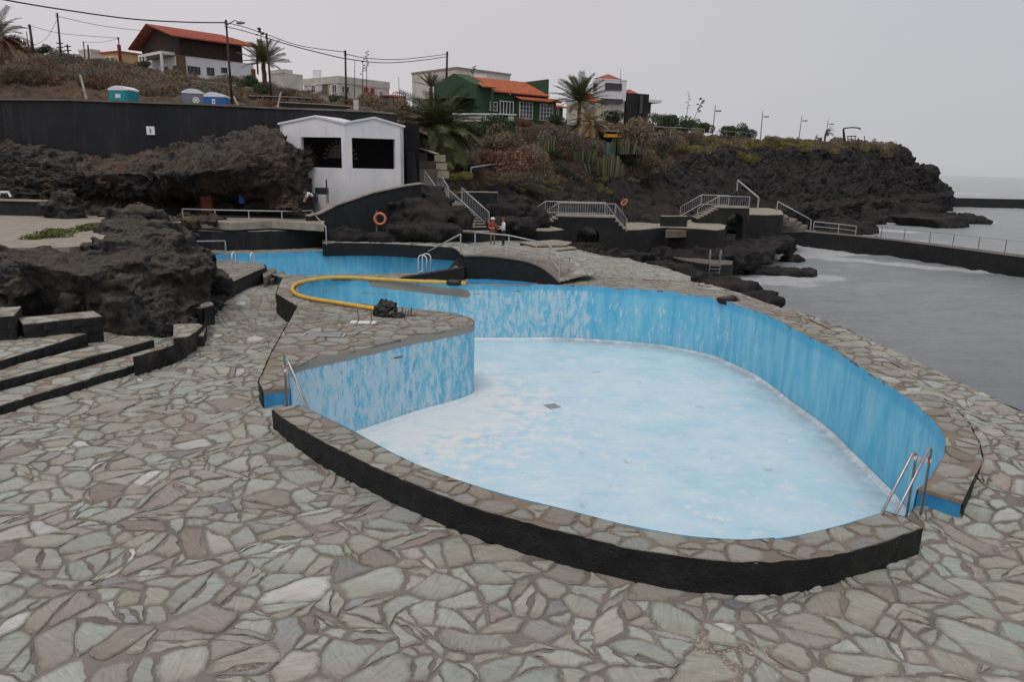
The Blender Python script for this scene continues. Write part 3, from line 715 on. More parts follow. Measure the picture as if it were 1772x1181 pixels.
# ------------------------------------------------------------------ sea
ZS = -3.75
def make_sea():
    na, nr = 620, 430
    ang = np.radians(np.linspace(-48, 48, na)); rr = 9 * (5000 / 9) ** (np.linspace(0, 1, nr) ** 1.25)
    A, Rr = np.meshgrid(ang, rr); X = np.sin(A) * Rr; Y = np.cos(A) * Rr
    P = np.c_[X.ravel(), Y.ravel(), np.zeros(X.size)]; d = np.hypot(P[:, 0], P[:, 1])
    Q = P.copy(); Q[:, 0] *= .5
    z = fbm(Q * .45, 5, .6) * .17 * np.clip(120 / d, 0, 1) + fbm(P * np.array([.05, .12, 1]) + 5, 2) * .12
    foam = np.zeros(len(P))
    for a, b, w, s in FOAM:
        a = np.array(a[:2]); b = np.array(b[:2]); t = np.clip(((P[:, :2] - a) @ (b - a)) / max((b - a) @ (b - a), 1e-6), 0, 1)
        dd = np.linalg.norm(P[:, :2] - (a + t[:, None] * (b - a)), axis=1); foam = np.maximum(foam, s * np.clip(1.25 - dd / w, 0, 1))
    P[:, 2] = ZS + z + foam * .10 * fbm(P * .9, 3)
    i = np.arange(nr - 1)[:, None] * na + np.arange(na - 1)[None, :]; i = i.ravel()
    F = np.c_[i, i + 1, i + na + 1, i + na]
    m = NM('sea_water', .22, .5); m.b.inputs['IOR'].default_value = 1.33
    f = m.attr('foam'); pz = m.map((.8, .8, 1))
    n1 = m.noise(.8, 10, .78, m.map((.6, 1.6, 1)), 1.2); n2 = m.noise(3.5, 6, .75)
    fo = m.val(m.math('ADD', m.math('ADD', m.math('MULTIPLY', n1, .68), m.math('MULTIPLY', n2, .32)), m.math('MULTIPLY', f, .46)), .68, .75)
    base = m.ramp(m.noise(.05, 4), [(.3, c(178, 183, 186)), (.7, c(190, 194, 194))])
    base = m.mix(m.math('MULTIPLY', m.val(m.noise(.35, 8, .75, m.map((.5, 2.2, 1))), .45, .7), .6), base, c(156, 162, 166))
    base = m.mix(m.math('MULTIPLY', m.val(f, .1, 1), .4), base, c(176, 182, 182))
    m.col(m.mix(fo, base, c(226, 228, 230))); m.set(m.b.inputs['Roughness'], m.math('ADD', .3, m.math('MULTIPLY', fo, .6)))
    m.bump(m.math('ADD', m.noise(1.5, 8, .72, m.map((.6, 1.5, 1))), m.math('MULTIPLY', m.noise(.3, 4, .6, m.map((.5, 1.4, 1))), 2.0)), 1.0, .95)
    return link('sea', mesh('sea', P, F, m.m, True, {'foam': foam}), kind='structure', label='grey choppy sea reaching to the horizon')
FOAM = [(gz(1250, 450, ZS), gz(1380, 440, ZS), 4.5, 1), (gz(1290, 430, ZS), gz(1400, 436, ZS), 4.5, 1), (gz(1400, 445, ZS), gz(1700, 470, ZS), 2.2, .75), (gz(1230, 478, ZS), gz(1380, 492, ZS), 2.5, .85),
 (gz(1300, 485, ZS), gz(1430, 480, ZS), 2.5, .8), (gz(1480, 385, ZS), gz(1640, 392, ZS), 3.5, .8), (gz(1560, 363, ZS), gz(1640, 370, ZS), 5, 1), (gz(1620, 370, ZS), gz(1700, 384, ZS), 5, .8), (gz(1650, 358, ZS), gz(1790, 362, ZS), 5, .7),
 (gz(1480, 408, ZS), gz(1640, 420, ZS), 2.0, .6), (gz(1290, 400, ZS), gz(1400, 440, ZS), 5, .8), (gz(1440, 395, ZS), gz(1560, 400, ZS), 3.5, .85), (gz(1360, 425, ZS), gz(1470, 440, ZS), 3, .95), (gz(1640, 334, ZS), gz(1700, 336, ZS), 9, .9)]
sea = make_sea()
mb = MB(); mb.box(-3900, -40, ZS - 3, 3900, 5040, ZS - 2.6); mb.build('seabed', M['lava_wet'], kind='structure')

# ------------------------------------------------------------------ terrain by surveyed sections
def catm(a, t):
    """a: (n, k) rows; t in 0..n-1"""
    n = len(a); i = np.clip(np.floor(t).astype(int), 0, n - 2); f = (t - i)[:, None]
    return a[i] * (1 - f) + a[i + 1] * f
class Loft:
    def __init__(s, cols, nu, nv, amp, freq, seed=0, ridged=.5, damp=None, foot=None):
        """cols: list of (px, [(py, D), ...])"""
        G = np.array([[tuple(gd(px, py, D)) for py, D in rows] for px, rows in cols])
        if foot is not None:
            f_ = G[:, :1].copy(); f_[:, :, 2] = foot; f_[:, :, 1] -= .5; G = np.concatenate([f_, G], 1)
        s.G = G; s.pxs = [c_[0] for c_ in cols]
        nc, nr = G.shape[:2]
        # columns spaced evenly in photo px
        pu = np.linspace(s.pxs[0], s.pxs[-1], nu); tu = np.interp(pu, s.pxs, np.arange(nc)); tv = np.linspace(0, nr - 1, nv)
        A = catm(G.reshape(nc, -1), tu).reshape(nu, nr, 3)
        B = catm(A.transpose(1, 0, 2).reshape(nr, -1), tv).reshape(nv, nu, 3)
        # soften the creases between sections
        for _ in range(3):
            B[:, 1:-1] = (B[:, :-2] + 2 * B[:, 1:-1] + B[:, 2:]) / 4; B[1:-1] = (B[:-2] + 2 * B[1:-1] + B[2:]) / 4
        du = np.gradient(B, axis=1); dv = np.gradient(B, axis=0); N = np.cross(du, dv); N /= np.linalg.norm(N, axis=2)[:, :, None] + 1e-9
        if N[:, :, 1].mean() > 0: N *= -1
        P = B.reshape(-1, 3); n = N.reshape(-1, 3)
        a = amp(P) if callable(amp) else amp
        q = P + 2.2 * np.c_[pn(P * .12 + seed), pn(P * .12 + seed + 40), pn(P * .12 + seed + 80)]
        q = q * np.array([1, 1, 1.6])
        d1 = fbm(q * freq + seed, 6, .52); d2 = lava(q * freq * 1.9, seed + 9)
        d = (d1 * (1 - ridged) + d2 * ridged * .75)
        edge = np.ones((nv, nu))
        P2 = P + n * (a * d)[:, None]
        s.P = P2.reshape(nv, nu, 3); s.N = N; s.nu, s.nv, s.nr = nu, nv, nr
        i = (np.arange(nv - 1)[:, None] * nu + np.arange(nu - 1)[None, :]).ravel(); s.F = np.c_[i, i + 1, i + nu + 1, i + nu]
    def at(s, px, row):
        u = (px - s.pxs[0]) / (s.pxs[-1] - s.pxs[0]) * (s.nu - 1); v = row / (s.nr - 1) * (s.nv - 1)
        return Vector(s.P[int(min(max(v, 0), s.nv - 1)), int(min(max(u, 0), s.nu - 1))])
    def build(s, name, mats, pick=None, **kw):
        me = mesh(name, s.P.reshape(-1, 3), s.F, mats, False)
        if pick is not None:
            cen = s.P.reshape(-1, 3)[s.F].mean(1); rowv = (s.F[:, 0] // s.nu) / (s.nv - 1) * (s.nr - 1); pxv = s.pxs[0] + (s.F[:, 0] % s.nu) / (s.nu - 1) * (s.pxs[-1] - s.pxs[0])
            me.polygons.foreach_set('material_index', pick(cen, rowv, pxv).astype(np.int32))
        me.polygons.foreach_set('use_smooth', np.ones(len(me.polygons), bool)); me.update()
        return link(name, me, **kw)

A_cols = [(670, [(405, 50), (370, 55), (330, 62), (280, 70), (240, 80), (215, 92), (205, 120)]),
 (740, [(408, 51), (382, 55), (335, 62), (290, 68), (245, 78), (224, 87), (212, 112)]),
 (800, [(402, 54), (378, 57), (345, 63), (300, 70), (255, 80), (224, 88), (212, 112)]),
 (870, [(398, 58), (378, 62), (345, 66), (305, 72), (262, 82), (224, 89), (212, 112)]),
 (950, [(395, 62), (372, 66), (345, 70), (305, 76), (262, 84), (222, 93), (208, 118)]),
 (1020, [(440, 58), (392, 66), (352, 72), (305, 80), (262, 88), (230, 98), (212, 120)]),
 (1100, [(402, 67), (382, 72), (350, 80), (300, 90), (264, 98), (242, 108), (218, 132)]),
 (1170, [(392, 72), (372, 78), (345, 88), (302, 98), (266, 106), (240, 116), (226, 142)]),
 (1240, [(382, 84), (365, 94), (330, 104), (290, 114), (262, 120), (246, 128), (238, 152)]),
 (1320, [(370, 104), (352, 115), (320, 122), (285, 130), (262, 137), (249, 145), (243, 172)]),
 (1400, [(362, 118), (352, 130), (320, 138), (285, 146), (264, 152), (251, 160), (246, 192)]),
 (1480, [(354, 138), (346, 150), (318, 158), (285, 168), (264, 175), (253, 183), (248, 210)]),
 (1540, [(348, 160), (342, 175), (315, 182), (285, 188), (266, 192), (256, 198), (252, 225)]),
 (1562, [(346, 170), (341, 181), (318, 190), (290, 194), (275, 198), (264, 202), (262, 225)]),
 (1592, [(344, 180), (339, 192), (325, 196), (303, 198), (294, 200), (286, 204), (290, 225)]),
 (1614, [(342, 185), (337, 198), (328, 200), (312, 202), (302, 204), (293, 208), (306, 225)]),
 (1626, [(340, 190), (335, 202), (330, 203), (325, 204), (320, 206), (315, 210), (325, 225)]),
 (1650, [(340, 195), (334, 206), (334, 207), (333, 208), (333, 210), (333, 214), (338, 230)])]
LA = Loft(A_cols, 980, 300, lambda P: np.clip(.9 + (P[:, 1] - 60) * .014, .9, 2.5), .15, seed=4, ridged=.5, foot=-7)
def pickA(cen, row, px):
    n = fbm(cen * .18 + 7, 3); sc = np.interp(px, [670, 800, 1000, 1150, 1300, 1545, 1556], [2.3, 3.3, 4.1, 4.7, 5.5, 5.7, 9]); return (row + n * .8 > sc)
headland = LA.build('headland', [M['lava_far'], M['earth']], pickA, kind='structure', label='dark lava cliff and scrubby slope running out to the point')

B_cols = [(-200, [(202, 53), (184, 58), (140, 64), (98, 72), (84, 84), (80, 104)]),
 (0, [(202, 53), (182, 58), (138, 64), (98, 72), (84, 84), (80, 104)]),
 (100, [(202, 53), (183, 58), (142, 65), (116, 73), (106, 84), (103, 104)]),
 (200, [(206, 53), (185, 58), (150, 66), (126, 74), (114, 84), (110, 106)]),
 (260, [(210, 53), (188, 58), (160, 66), (138, 76), (126, 87), (118, 106)]),
 (320, [(210, 53), (190, 58), (166, 67), (147, 77), (135, 88), (127, 106)]),
 (420, [(214, 53), (196, 58), (176, 67), (161, 78), (148, 90), (138, 108)]),
 (520, [(218, 53), (200, 58), (183, 68), (174, 80), (166, 92), (160, 108)]),
 (640, [(205, 53), (198, 60), (191, 70), (186, 82), (182, 93), (178, 112)]),
 (740, [(245, 54), (230, 62), (218, 74), (212, 84), (206, 94), (200, 114)])]
LB = Loft(B_cols, 520, 150, .7, .28, seed=12, ridged=.3)
def pickB(cen, row, px): return (row + fbm(cen * .25 + 3, 3) * 1.2 < 1.1)
hill = LB.build('hillside', [M['earth'], M['lava_brown']], pickB, kind='structure', label='dry brown bank behind the long dark wall')
# a wide inland sheet under the houses, so that the ground goes on
mb = MB(); mb.add([(-400, 104, 8), (0, 112, 8), (30, 125, 8), (60, 300, 8), (0, 500, 8), (-400, 500, 8)], [tuple(range(6))]); mb.build('inland_ground', M['earth'], kind='structure')

# ------------------------------------------------------------------ rock masses
def rock(name, blobs, voxel, amp, freq, mat, parent=None, seed=0, sq=(1, 1, 1.4), ridged=.45, zcut=None, warp=.5, **kw):
    mb = bmesh.new()
    rr_ = random.Random(seed)
    def chunk(cen, ra, n):
        vs = []
        rt = Matrix.Rotation(rr_.uniform(0, 6.28), 3, 'Z') @ Matrix.Rotation(rr_.uniform(-.5, .5), 3, 'X') @ Matrix.Rotation(rr_.uniform(-.5, .5), 3, 'Y')
        pts_ = [Vector((sx * rr_.uniform(.45, .95), sy * rr_.uniform(.45, .95), sz * rr_.uniform(.4, .95))) for sx in (-1, 1) for sy in (-1, 1) for sz in (-1, 1)] + [Vector((rr_.gauss(0, 1), rr_.gauss(0, 1), rr_.gauss(0, 1))).normalized() * rr_.uniform(.9, 1.1) for _ in range(max(0, n - 8))]
        for v in pts_:
            v = rt @ v; vs.append(mb.verts.new((cen[0] + v.x * ra[0], cen[1] + v.y * ra[1], cen[2] + v.z * ra[2])))
        r_ = bmesh.ops.convex_hull(mb, input=vs)
        bmesh.ops.delete(mb, geom=[g for g in r_['geom_interior'] if isinstance(g, bmesh.types.BMVert)], context='VERTS')
    for (x, y, z), (a, b, h), *rz in blobs:
        k = 1.1; chunk((x, y, z), (a * k, b * k, h * k), 11)
        m_ = (a * b * h) ** (1 / 3)
        for _ in range(int(min(34, 5 + 9 * m_ * m_)) if voxel < .3 else 8):
            v = Vector((rr_.gauss(0, 1), rr_.gauss(0, 1), rr_.gauss(.15, 1))).normalized(); s_ = rr_.uniform(.2, .62) * min(1.25, m_)
            chunk((x + v.x * a * .88, y + v.y * b * .88, z + v.z * h * .80), (s_ * rr_.uniform(.8, 1.6), s_ * rr_.uniform(.8, 1.3), s_ * rr_.uniform(.5, 1.0)), 9)
    me = bpy.data.meshes.new('t'); mb.to_mesh(me); mb.free(); o = bpy.data.objects.new('t', me); COL.objects.link(o)
    md = o.modifiers.new('r', 'REMESH'); md.mode = 'VOXEL'; md.voxel_size = voxel
    dg = bpy.context.evaluated_depsgraph_get(); dg.update(); ev = o.evaluated_get(dg).to_mesh()
    n = len(ev.vertices); P = np.zeros(n * 3); ev.vertices.foreach_get('co', P); P = P.reshape(-1, 3); N = np.zeros(n * 3); ev.vertices.foreach_get('normal', N); N = N.reshape(-1, 3)
    F = [tuple(p.vertices) for p in ev.polygons]; bpy.data.objects.remove(o)
    q = P * np.array(sq); q = q + warp / freq * np.c_[pn(q * freq * .7 + seed), pn(q * freq * .7 + 40), pn(q * freq * .7 + 80 + seed)]
    q = P * np.array([1, 1, 1.3]); d = fbm(q * .8 + seed, 3, .5) * .14 + facets(q * 2.2 + 3, seed) * .05 + facets(q * 5.2 + 1, seed + 5) * .03 + fbm(q * 6.5 + seed, 4, .6) * .05
    P = P + N * (d * min(1, amp / .3 + .3))[:, None]
    flat = kw.pop('flat', False)
    F4 = np.array([f for f in F if len(f) == 4]); me = mesh(name, P, F4, mat, not flat)
    return link(name, me, parent, **kw)
def R3(px, py, D, r):   # blob centred on the line of sight at distance D; sizes in metres
    return (tuple(gd(px, py, D)), r)
# the big outcrop beside the plaza
X = lambda px, py, D: tuple(gd(px, py, D))
rock('lava_outcrop', [(X(270, 512, 24.8), (1.6, 2.2, 1.6)), (X(215, 490, 25.5), (2.1, 2.4, 1.3)), (X(280, 580, 23.9), (1.0, 1.2, 1.15)), (X(125, 485, 26.5), (2.4, 2.2, .95)), (X(30, 485, 27), (3.0, 2.0, .95)), (X(-90, 485, 27.5), (3.5, 2.2, 1.1)),
   (X(300, 475, 26), (1.0, 2.0, .95)), (X(190, 535, 25.6), (1.3, 1.3, 1.0)), (X(308, 510, 25.2), (.72, 1.6, 1.6)), (X(306, 570, 24.2), (.62, 1.2, 1.3)), (X(250, 600, 24.0), (1.2, 1.0, .9)), (X(90, 550, 26.8), (3, 1.0, .9)), (X(-40, 540, 26.8), (3, 1.0, 1.0))],
   .06, .5, .5, M['lava'], seed=2, label='massive dark lava outcrop overhanging the steps at the left edge of the plaza', cat='rock outcrop')
rock('rock_heap', [(X(222, 408, 36), (1.4, 2.0, .8)), (X(222, 388, 40), (1.1, 2.0, .95)), (X(180, 415, 37), (.8, 1.2, .45)), (X(275, 412, 35), (1.2, 1.5, .6)), (X(255, 422, 31), (1.2, 1.4, .45)), (X(200, 432, 30), (1.1, 1.4, .35)), (X(285, 395, 42), (1.2, 1.5, .55))],
   .11, .5, .7, M['lava'], seed=9, label='heap of dark lava rocks behind the big outcrop, below the long dark wall', cat='rock heap')
rock('boulder', [(X(112, 362, 43), (.95, .9, .95)), (X(120, 372, 42.6), (.7, .7, .7))], .09, .2, 1.2, M['lava'], seed=19, label='grey rounded boulder at the right end of the low black wall', cat='boulder')
# rock face under the long wall
C_cols = [(-200, [(385, 44), (350, 46.5), (310, 48), (280, 48.6), (250, 49.3), (238, 50.4)]),
 (0, [(385, 44), (345, 46.5), (310, 47.4), (275, 48.3), (252, 49.4), (240, 50.4)]),
 (90, [(385, 44), (345, 46.5), (315, 46.4), (285, 47.0), (262, 48.8), (246, 50.4)]),
 (170, [(380, 44), (345, 46), (318, 44.4), (298, 44.4), (284, 47.5), (270, 50.4)]),
 (240, [(372, 44), (350, 46), (326, 44.0), (300, 43.6), (284, 46.6), (262, 50.4)]),
 (330, [(365, 47), (352, 48.4), (328, 44.6), (300, 43.6), (282, 45.8), (250, 50.4)]),
 (400, [(362, 47), (350, 48.8), (326, 45.4), (292, 43.6), (262, 45.6), (228, 50.4)]),
 (450, [(362, 46), (350, 47), (322, 44.8), (285, 43.6), (250, 45), (222, 50.4)]),
 (495, [(362, 44), (350, 44.4), (322, 44.0), (285, 44.2), (248, 45.6), (225, 50.4)]),
 (522, [(362, 44), (352, 44.8), (330, 45.6), (300, 46.2), (268, 47.4), (240, 50.4)]),
 (545, [(362, 46), (352, 48), (330, 49.4), (300, 50), (268, 50.4), (240, 50.8)])]
LC = Loft(C_cols, 420, 190, .75, .38, seed=31, ridged=.5)
def pickC(cen, row, px): return ((px > 150) & (fbm(cen * .35 + 3, 3) + (px > 390) * .45 + (row > 3) * .1 > .18)).astype(int)
LC.build('rock_face', [M['lava'], M['lava_brown']], pickC, kind='structure', label='craggy brown and black rock face under the long dark wall')

# ------------------------------------------------------------------ long dark retaining wall
wt = [(-260, 170), (0, 173), (120, 174), (230, 178), (330, 181), (395, 184), (470, 188), (560, 191), (640, 194), (684, 198)]
DW = 51.0
mb = MB(); top = [gd(x, y, DW) for x, y in wt]; prof = top + [Vector((top[-1].x, DW, 1)), Vector((top[0].x, DW, 1))]
mb.extrude(prof, (0, .7, 0)); wl = mb.build('retaining_wall', M['wall_dark'], label='long tall dark grey retaining wall above the rocks', cat='retaining wall')
mb = MB()
for a, b in zip(top, top[1:]): mb.beam(a + Vector((0, .35, .05)), b + Vector((0, .35, .05)), .9, .12)
mb.build('wall_cap', M['conc_dark'], wl)
mb = MB(); p = gd(261, 226, DW - .02); mb.box(p.x - .27, DW - .07, p.z - .27, p.x + .27, DW - .003, p.z + .27); wp = mb.build('plate', M['plastic_w'], label='small square white plate on the long dark wall', cat='wall plate')
mb = MB(); mb.box(p.x - .05, DW - .085, p.z - .15, p.x + .05, DW - .073, p.z + .12); mb.build('plate_mark', M['plastic_grey'], wp)

# ------------------------------------------------------------------ breakwaters and shore rocks
def slab_path(name, px_pts, z, half, zb, mat_top, mat_side, rough=.08, **kw):
    """walkway with vertical faces; px points trace its seaward top edge at height z, width pushed back"""
    e = [gz(x, y, z) for x, y in px_pts]; e = resample(e, 1.0); n = len(e)
    off = []
    for i, p in enumerate(e):
        t = e[min(i + 1, n - 1)] - e[max(i - 1, 0)]; t.z = 0; t.normalize(); off.append(p + Vector((-t.y, t.x, 0)) * half)
    mb = MB(); V = []
    for p, q in zip(e, off): V += [(p.x, p.y, z), (q.x, q.y, z), (q.x, q.y, zb), (p.x, p.y, zb)]
    F = []; 
    for i in range(n - 1):
        a = 4 * i; b = a + 4; F += [(a, b, b + 1, a + 1), (a + 1, b + 1, b + 2, a + 2), (a + 3, b + 3, b, a)]
    F += [(0, 1, 2, 3), (4 * n - 1, 4 * n - 2, 4 * n - 3, 4 * n - 4)]
    mb.add(V, F); mb.M = [0 if (k % 3 == 0 and k < 3 * (n - 1)) else 1 for k in range(len(F))]; mb.mi = 0
    return mb.build(name, [mat_top, mat_side], **kw), e, off
jetty, je, jo = slab_path('jetty', [(1330, 392), (1400, 402), (1480, 409), (1560, 418), (1660, 431), (1772, 446), (1900, 464)], -1.9, 2.2, -5, M['conc_dark'], M['black'], label='long low black jetty running out to the right, with thin railing posts', cat='jetty')
bw, _, _ = slab_path('breakwater', [(1385, 360), (1450, 357), (1530, 352), (1600, 347), (1650, 343), (1772, 345.5), (1900, 347)], -1.2, 4, -5, M['conc_dark'], M['black'], label='far black breakwater at the foot of the point', cat='breakwater')
slab_path('shore_path', [(1300, 362), (1380, 357), (1480, 352), (1560, 348)], -.6, 5, -4, M['conc'], M['black'], kind='structure')
rg = random.Random(4)
def scatter_blobs(pts, rlo, rhi, z, n=1):
    out = []
    for px, py in pts:
        for _ in range(n):
            p = gz(px + rg.uniform(-8, 8) * (n > 1), py + rg.uniform(-3, 3) * (n > 1), z); r = rg.uniform(rlo, rhi); out.append(((p.x, p.y, p.z), (r * rg.uniform(.8, 1.5), r * rg.uniform(.8, 1.3), r * rg.uniform(.45, .8)), rg.uniform(0, 3)))
    return out
rock('shore_rocks', scatter_blobs([(1290,395),(1320,402),(1350,410),(1385,415),(1420,418),(1460,423),(1500,428),(1540,434),(1580,440),(1270,405),(1240,412),(1260,425),(1285,425),(1310,430),(1330,430),(1228,430),(1250,438),(1200,425)], 1.0, 2.2, -3.5, 2),
     .22, .9, .5, M['lava_wet'], seed=5, label='wet black rocks along the foot of the long jetty', cat='shore rocks')
rock('shore_rocks', [(tuple(gd(x, y, D)), (a, 2.5, h * .8), x) for x, y, D, a, h in [(1165,443,69,2.2,1.0),(1195,447,67,2.4,1.1),(1228,449,66,2.4,1.2),(1258,446,67,2.4,1.2),(1285,440,70,2.2,1.1),(1310,430,73,2.0,1.0),(1340,420,77,1.8,.8),(1238,430,71,2.0,1.6),(1140,440,67,2.0,.9)]],
     .2, .8, .6, M['lava_wet'], seed=55, label='wet black rocks below the two arched bridges', kind='stuff')
rock('sea_rock', scatter_blobs([(1305,471),(1325,471),(1345,472),(1365,473),(1385,474)], .55, .9, -3.6, 2), .12, .4, .9, M['lava_wet'], seed=6, label='flat black rock awash in the foam beside the ladder pier', cat='sea rock')
rock('sea_rock', scatter_blobs([(1378,452)], .6, .8, -3.6, 2), .12, .3, .9, M['lava_wet'], seed=7, label='small black rock in the surf below the long jetty', cat='sea rock')
rock('sea_rock', scatter_blobs([(1362,437),(1355,434)], .7, .9, -3.6, 2), .12, .3, .9, M['lava_wet'], seed=71, label='black rock where the surf breaks, left of the long jetty', cat='sea rock')
rock('sea_rock', scatter_blobs([(1655,381),(1670,380),(1685,382)], 1.4, 1.9, -3.5, 2), .25, .8, .5, M['lava_wet'], seed=8, label='low black rock standing alone off the far breakwater', cat='sea rock')
rock('shore_reef', scatter_blobs([(1440,368),(1470,372),(1500,370),(1530,372),(1480,362),(1520,362),(1550,365),(1565,382),(1600,378),(1620,385),(1540,380),(1590,372),(1510,382),(1410,366),(1480,380),(1450,378)], 2.2, 4.0, -3.4, 2),
     .26, 1.6, .3, M['lava_wet'], seed=14, label='jagged black reef in front of the far breakwater', cat='reef')
rock('shore_reef', scatter_blobs([(1370,375),(1400,382),(1430,388),(1460,392),(1490,400),(1450,400),(1410,395),(1380,385),(1350,378)], 1.4, 2.6, -3.4, 2), .35, 1.2, .4, M['lava_wet'], seed=15, label='dark flat rocks just behind the root of the long jetty', cat='reef')
# rocks along the paved sea edge
rock('edge_rocks', [(tuple(gz(px, py, .0 + dz)), (a, b, h), rg.uniform(0, 3)) for px, py, dz, a, b, h in [(1245,499,.2,.9,.8,.55),(1262,507,.1,.9,.7,.5),(1285,512,0,1,.7,.5),(1310,520,0,.8,.6,.4),(1330,528,0,.6,.5,.35),(1215,488,-.7,1,1,.5),(1180,478,-.8,1.2,1.0,.6),(1150,468,-.8,1.3,1.0,.6),
   (1110,457,-.7,1.2,1.0,.6),(1085,451,-.5,1.3,1.0,.5),(1062,447,-.2,1.2,1.0,.4),(1195,490,-3.1,1.6,1.4,.6),(1225,500,-3.3,1.4,1.2,.6),(1165,480,-3.0,1.8,1.4,.6),(1125,468,-2.6,1.8,1.4,.6)]],
   .12, .5, .8, M['lava_wet'], seed=23, label='black lava rocks along the sea edge of the paving, near the ladder pier', kind='stuff')
rock('boulder', [(tuple(gz(1258, 519, .5)), (.42, .3, .16))], .05, .08, 2, M['lava'], seed=33, label='small dark rock sitting on the paving by the sea edge', cat='boulder')
wall_strip(sea_edge, -5, .46, 1, M['lava_wet'], 'sea_wall', plaza, nz=14, step=.35, amp=.22, freq=1.3)
# ------------------------------------------------------------------ left: steps, low walls, terraces
def ext(a, b, t): return a + (b - a) * t
def tread(parent, pts_front, back, z, riser, name='step', mat=None):
    """one stone step: front line (world), depth direction back (vector), top z"""
    a, b = pts_front; poly = [xy(a), xy(b), xy(b + back), xy(a + back)]
    mb = MB(); mb.prism(poly, z - riser - .25, z - .02); o = mb.build(name, M['black'], parent); d_ = back * (.03 / back.length); MB().prism([xy(a + d_), xy(b + d_), xy(b + back), xy(a + back)], z - .05, z - .012).build('tread_bed', M['coping_mortar'], o)
    return o, poly
def face_stones(parent, a, b, z0, z1, n_course, lo, hi, seed, mat='black', depth=.10, name='face_stone', out=1):
    """squared rough blocks along a riser, each its own piece"""
    rg_ = random.Random(seed); d = b - a; L = d.length; d.normalize(); nr = Vector((d.y, -d.x, 0)) * out; h = (z1 - z0) / n_course
    for k in range(n_course):
        t = 0
        while t < L - .05:
            w = min(rg_.uniform(lo, hi), L - t); pr = rg_.uniform(.0, .035); g = .008
            p = a + d * (t + g); q = a + d * (t + w - g); za = z0 + k * h + g; zb = z0 + (k + 1) * h - g; V = []
            for u in (0, 1):
                for P_, zz in ((p, za), (q, za), (q, zb), (p, zb)):
                    off = nr * (pr + rg_.uniform(-.012, .012)) if u else -nr * depth
                    V.append(Vector((P_.x, P_.y, zz + (rg_.uniform(-.012, .012) if u else 0))) + off)
            cn = nr * (pr + .015) + Vector(((p.x + q.x) / 2, (p.y + q.y) / 2, (za + zb) / 2)); V.append(cn)
            F = [(4, 5, 8), (5, 6, 8), (6, 7, 8), (7, 4, 8), (0, 1, 5, 4), (1, 2, 6, 5), (2, 3, 7, 6), (3, 0, 4, 7)]
            mb = MB(); mb.add([v - cn for v in V], F); o = mb.build(name, M[mat], parent); o.location = cn; t += w
steps = empty('stone_steps', (0, 0, 0), label='wide stone steps with black risers under the big outcrop, left edge', cat='steps')
sd_ = [((-120, 738), (264, 622), .22, -.05, .95), ((-150, 700), (206, 604), .43, .2, .95), ((-180, 680), (96, 594), .64, .41, 3.2)]
for k, (pa, pb_, z, zl, dep) in enumerate(sd_):
    a, b = gz(*pa, z), gz(*pb_, z); d = (b - a).normalized(); back = Vector((-d.y, d.x, 0)) * dep
    b2 = b + d * 1.2
    o, poly = tread(steps, (a, b2), back, z, .22)
    face_stones(o, a, b2, zl - .02, z - .03, 1, .2, .45, 40 + k)
    stone_set('tread_stone', [Vector((*p, 0)) for p in poly], [], (lambda z_: (lambda P: np.full(len(P), z_ - .015)))(z), .16, .34, 60 + k, o, M['stone'], gap=.014, warp=.15, limit=60)
for (fa, fb_, z, zl, dep, px) in [((40, 553), (176, 545), 1.05, .6, 1.0, 0), ((-150, 548), (24, 544), 1.3, .6, 1.4, 0)]:
    a, b = gz(fa[0], fa[1] + 8, z), gz(fb_[0], fb_[1] + 2, z); d = (b - a).normalized(); back = Vector((-d.y, d.x, 0)) * dep
    o, poly = tread(steps, (a, b), back, z, .5, 'ledge'); face_stones(o, a, b, zl, z - .03, 2, .25, .5, 70)
    stone_set('tread_stone', [Vector((*p, 0)) for p in poly], [], (lambda z_: (lambda P: np.full(len(P), z_ - .015)))(z), .16, .34, 66, o, M['stone'], gap=.014, warp=.15, limit=30)
# curved low masonry under the outcrop
cw = smooth([onp(232, 652), onp(262, 643), onp(300, 630), onp(330, 613), onp(350, 594), onp(357, 574), onp(352, 558)], 5)
lw_ = wall_strip(cw, -.3, .52, 1, M['lava'], 'curved_wall', None, nz=8, step=.1, amp=.05, freq=4, label='low curved black stone wall at the foot of the big outcrop', cat='low wall')
# left terrace beside the second pool
ZT = .72
tpx = [(250, 540), (346, 511), (400, 488), (459, 462.5), (455, 456), (400, 451), (346, 449), (300, 446), (230, 446)]
tpoly = [gz(x, y, ZT) for x, y in tpx]
ter = MB().prism([xy(p) for p in tpoly], -.4, ZT - .02).build('terrace', M['coping_mortar'], kind='structure', label='raised stone terrace between the big outcrop and the second pool')
wall_strip(tpoly[:4] + [tpoly[4]], -.4, ZT + .003, 1, M['black'], 'terrace_face', ter, nz=7, step=.12, amp=.05, freq=3, off=.05)
stone_set('terrace_stone', tpoly, [], lambda P: np.full(len(P), ZT - .012), .16, .36, 81, ter, M['coping'], gap=.014, warp=.2, limit=150)
st2 = empty('stone_steps', label='two small steps down from the terrace to the strip between the pools', cat='steps')
for k, (q, z) in enumerate([([(452,467),(478,463.5),(478,468.5),(457,481)], .52), ([(470,476),(493,468.5),(493,473),(468,486)], .32)]):
    P_ = [gz(x, y, z) for x, y in q]; MB().prism([xy(p) for p in P_], -.4, z).build('step', M['coping'], st2)
st3 = empty('stone_steps', label='two rough stone blocks stepping down beside the big outcrop', cat='steps')
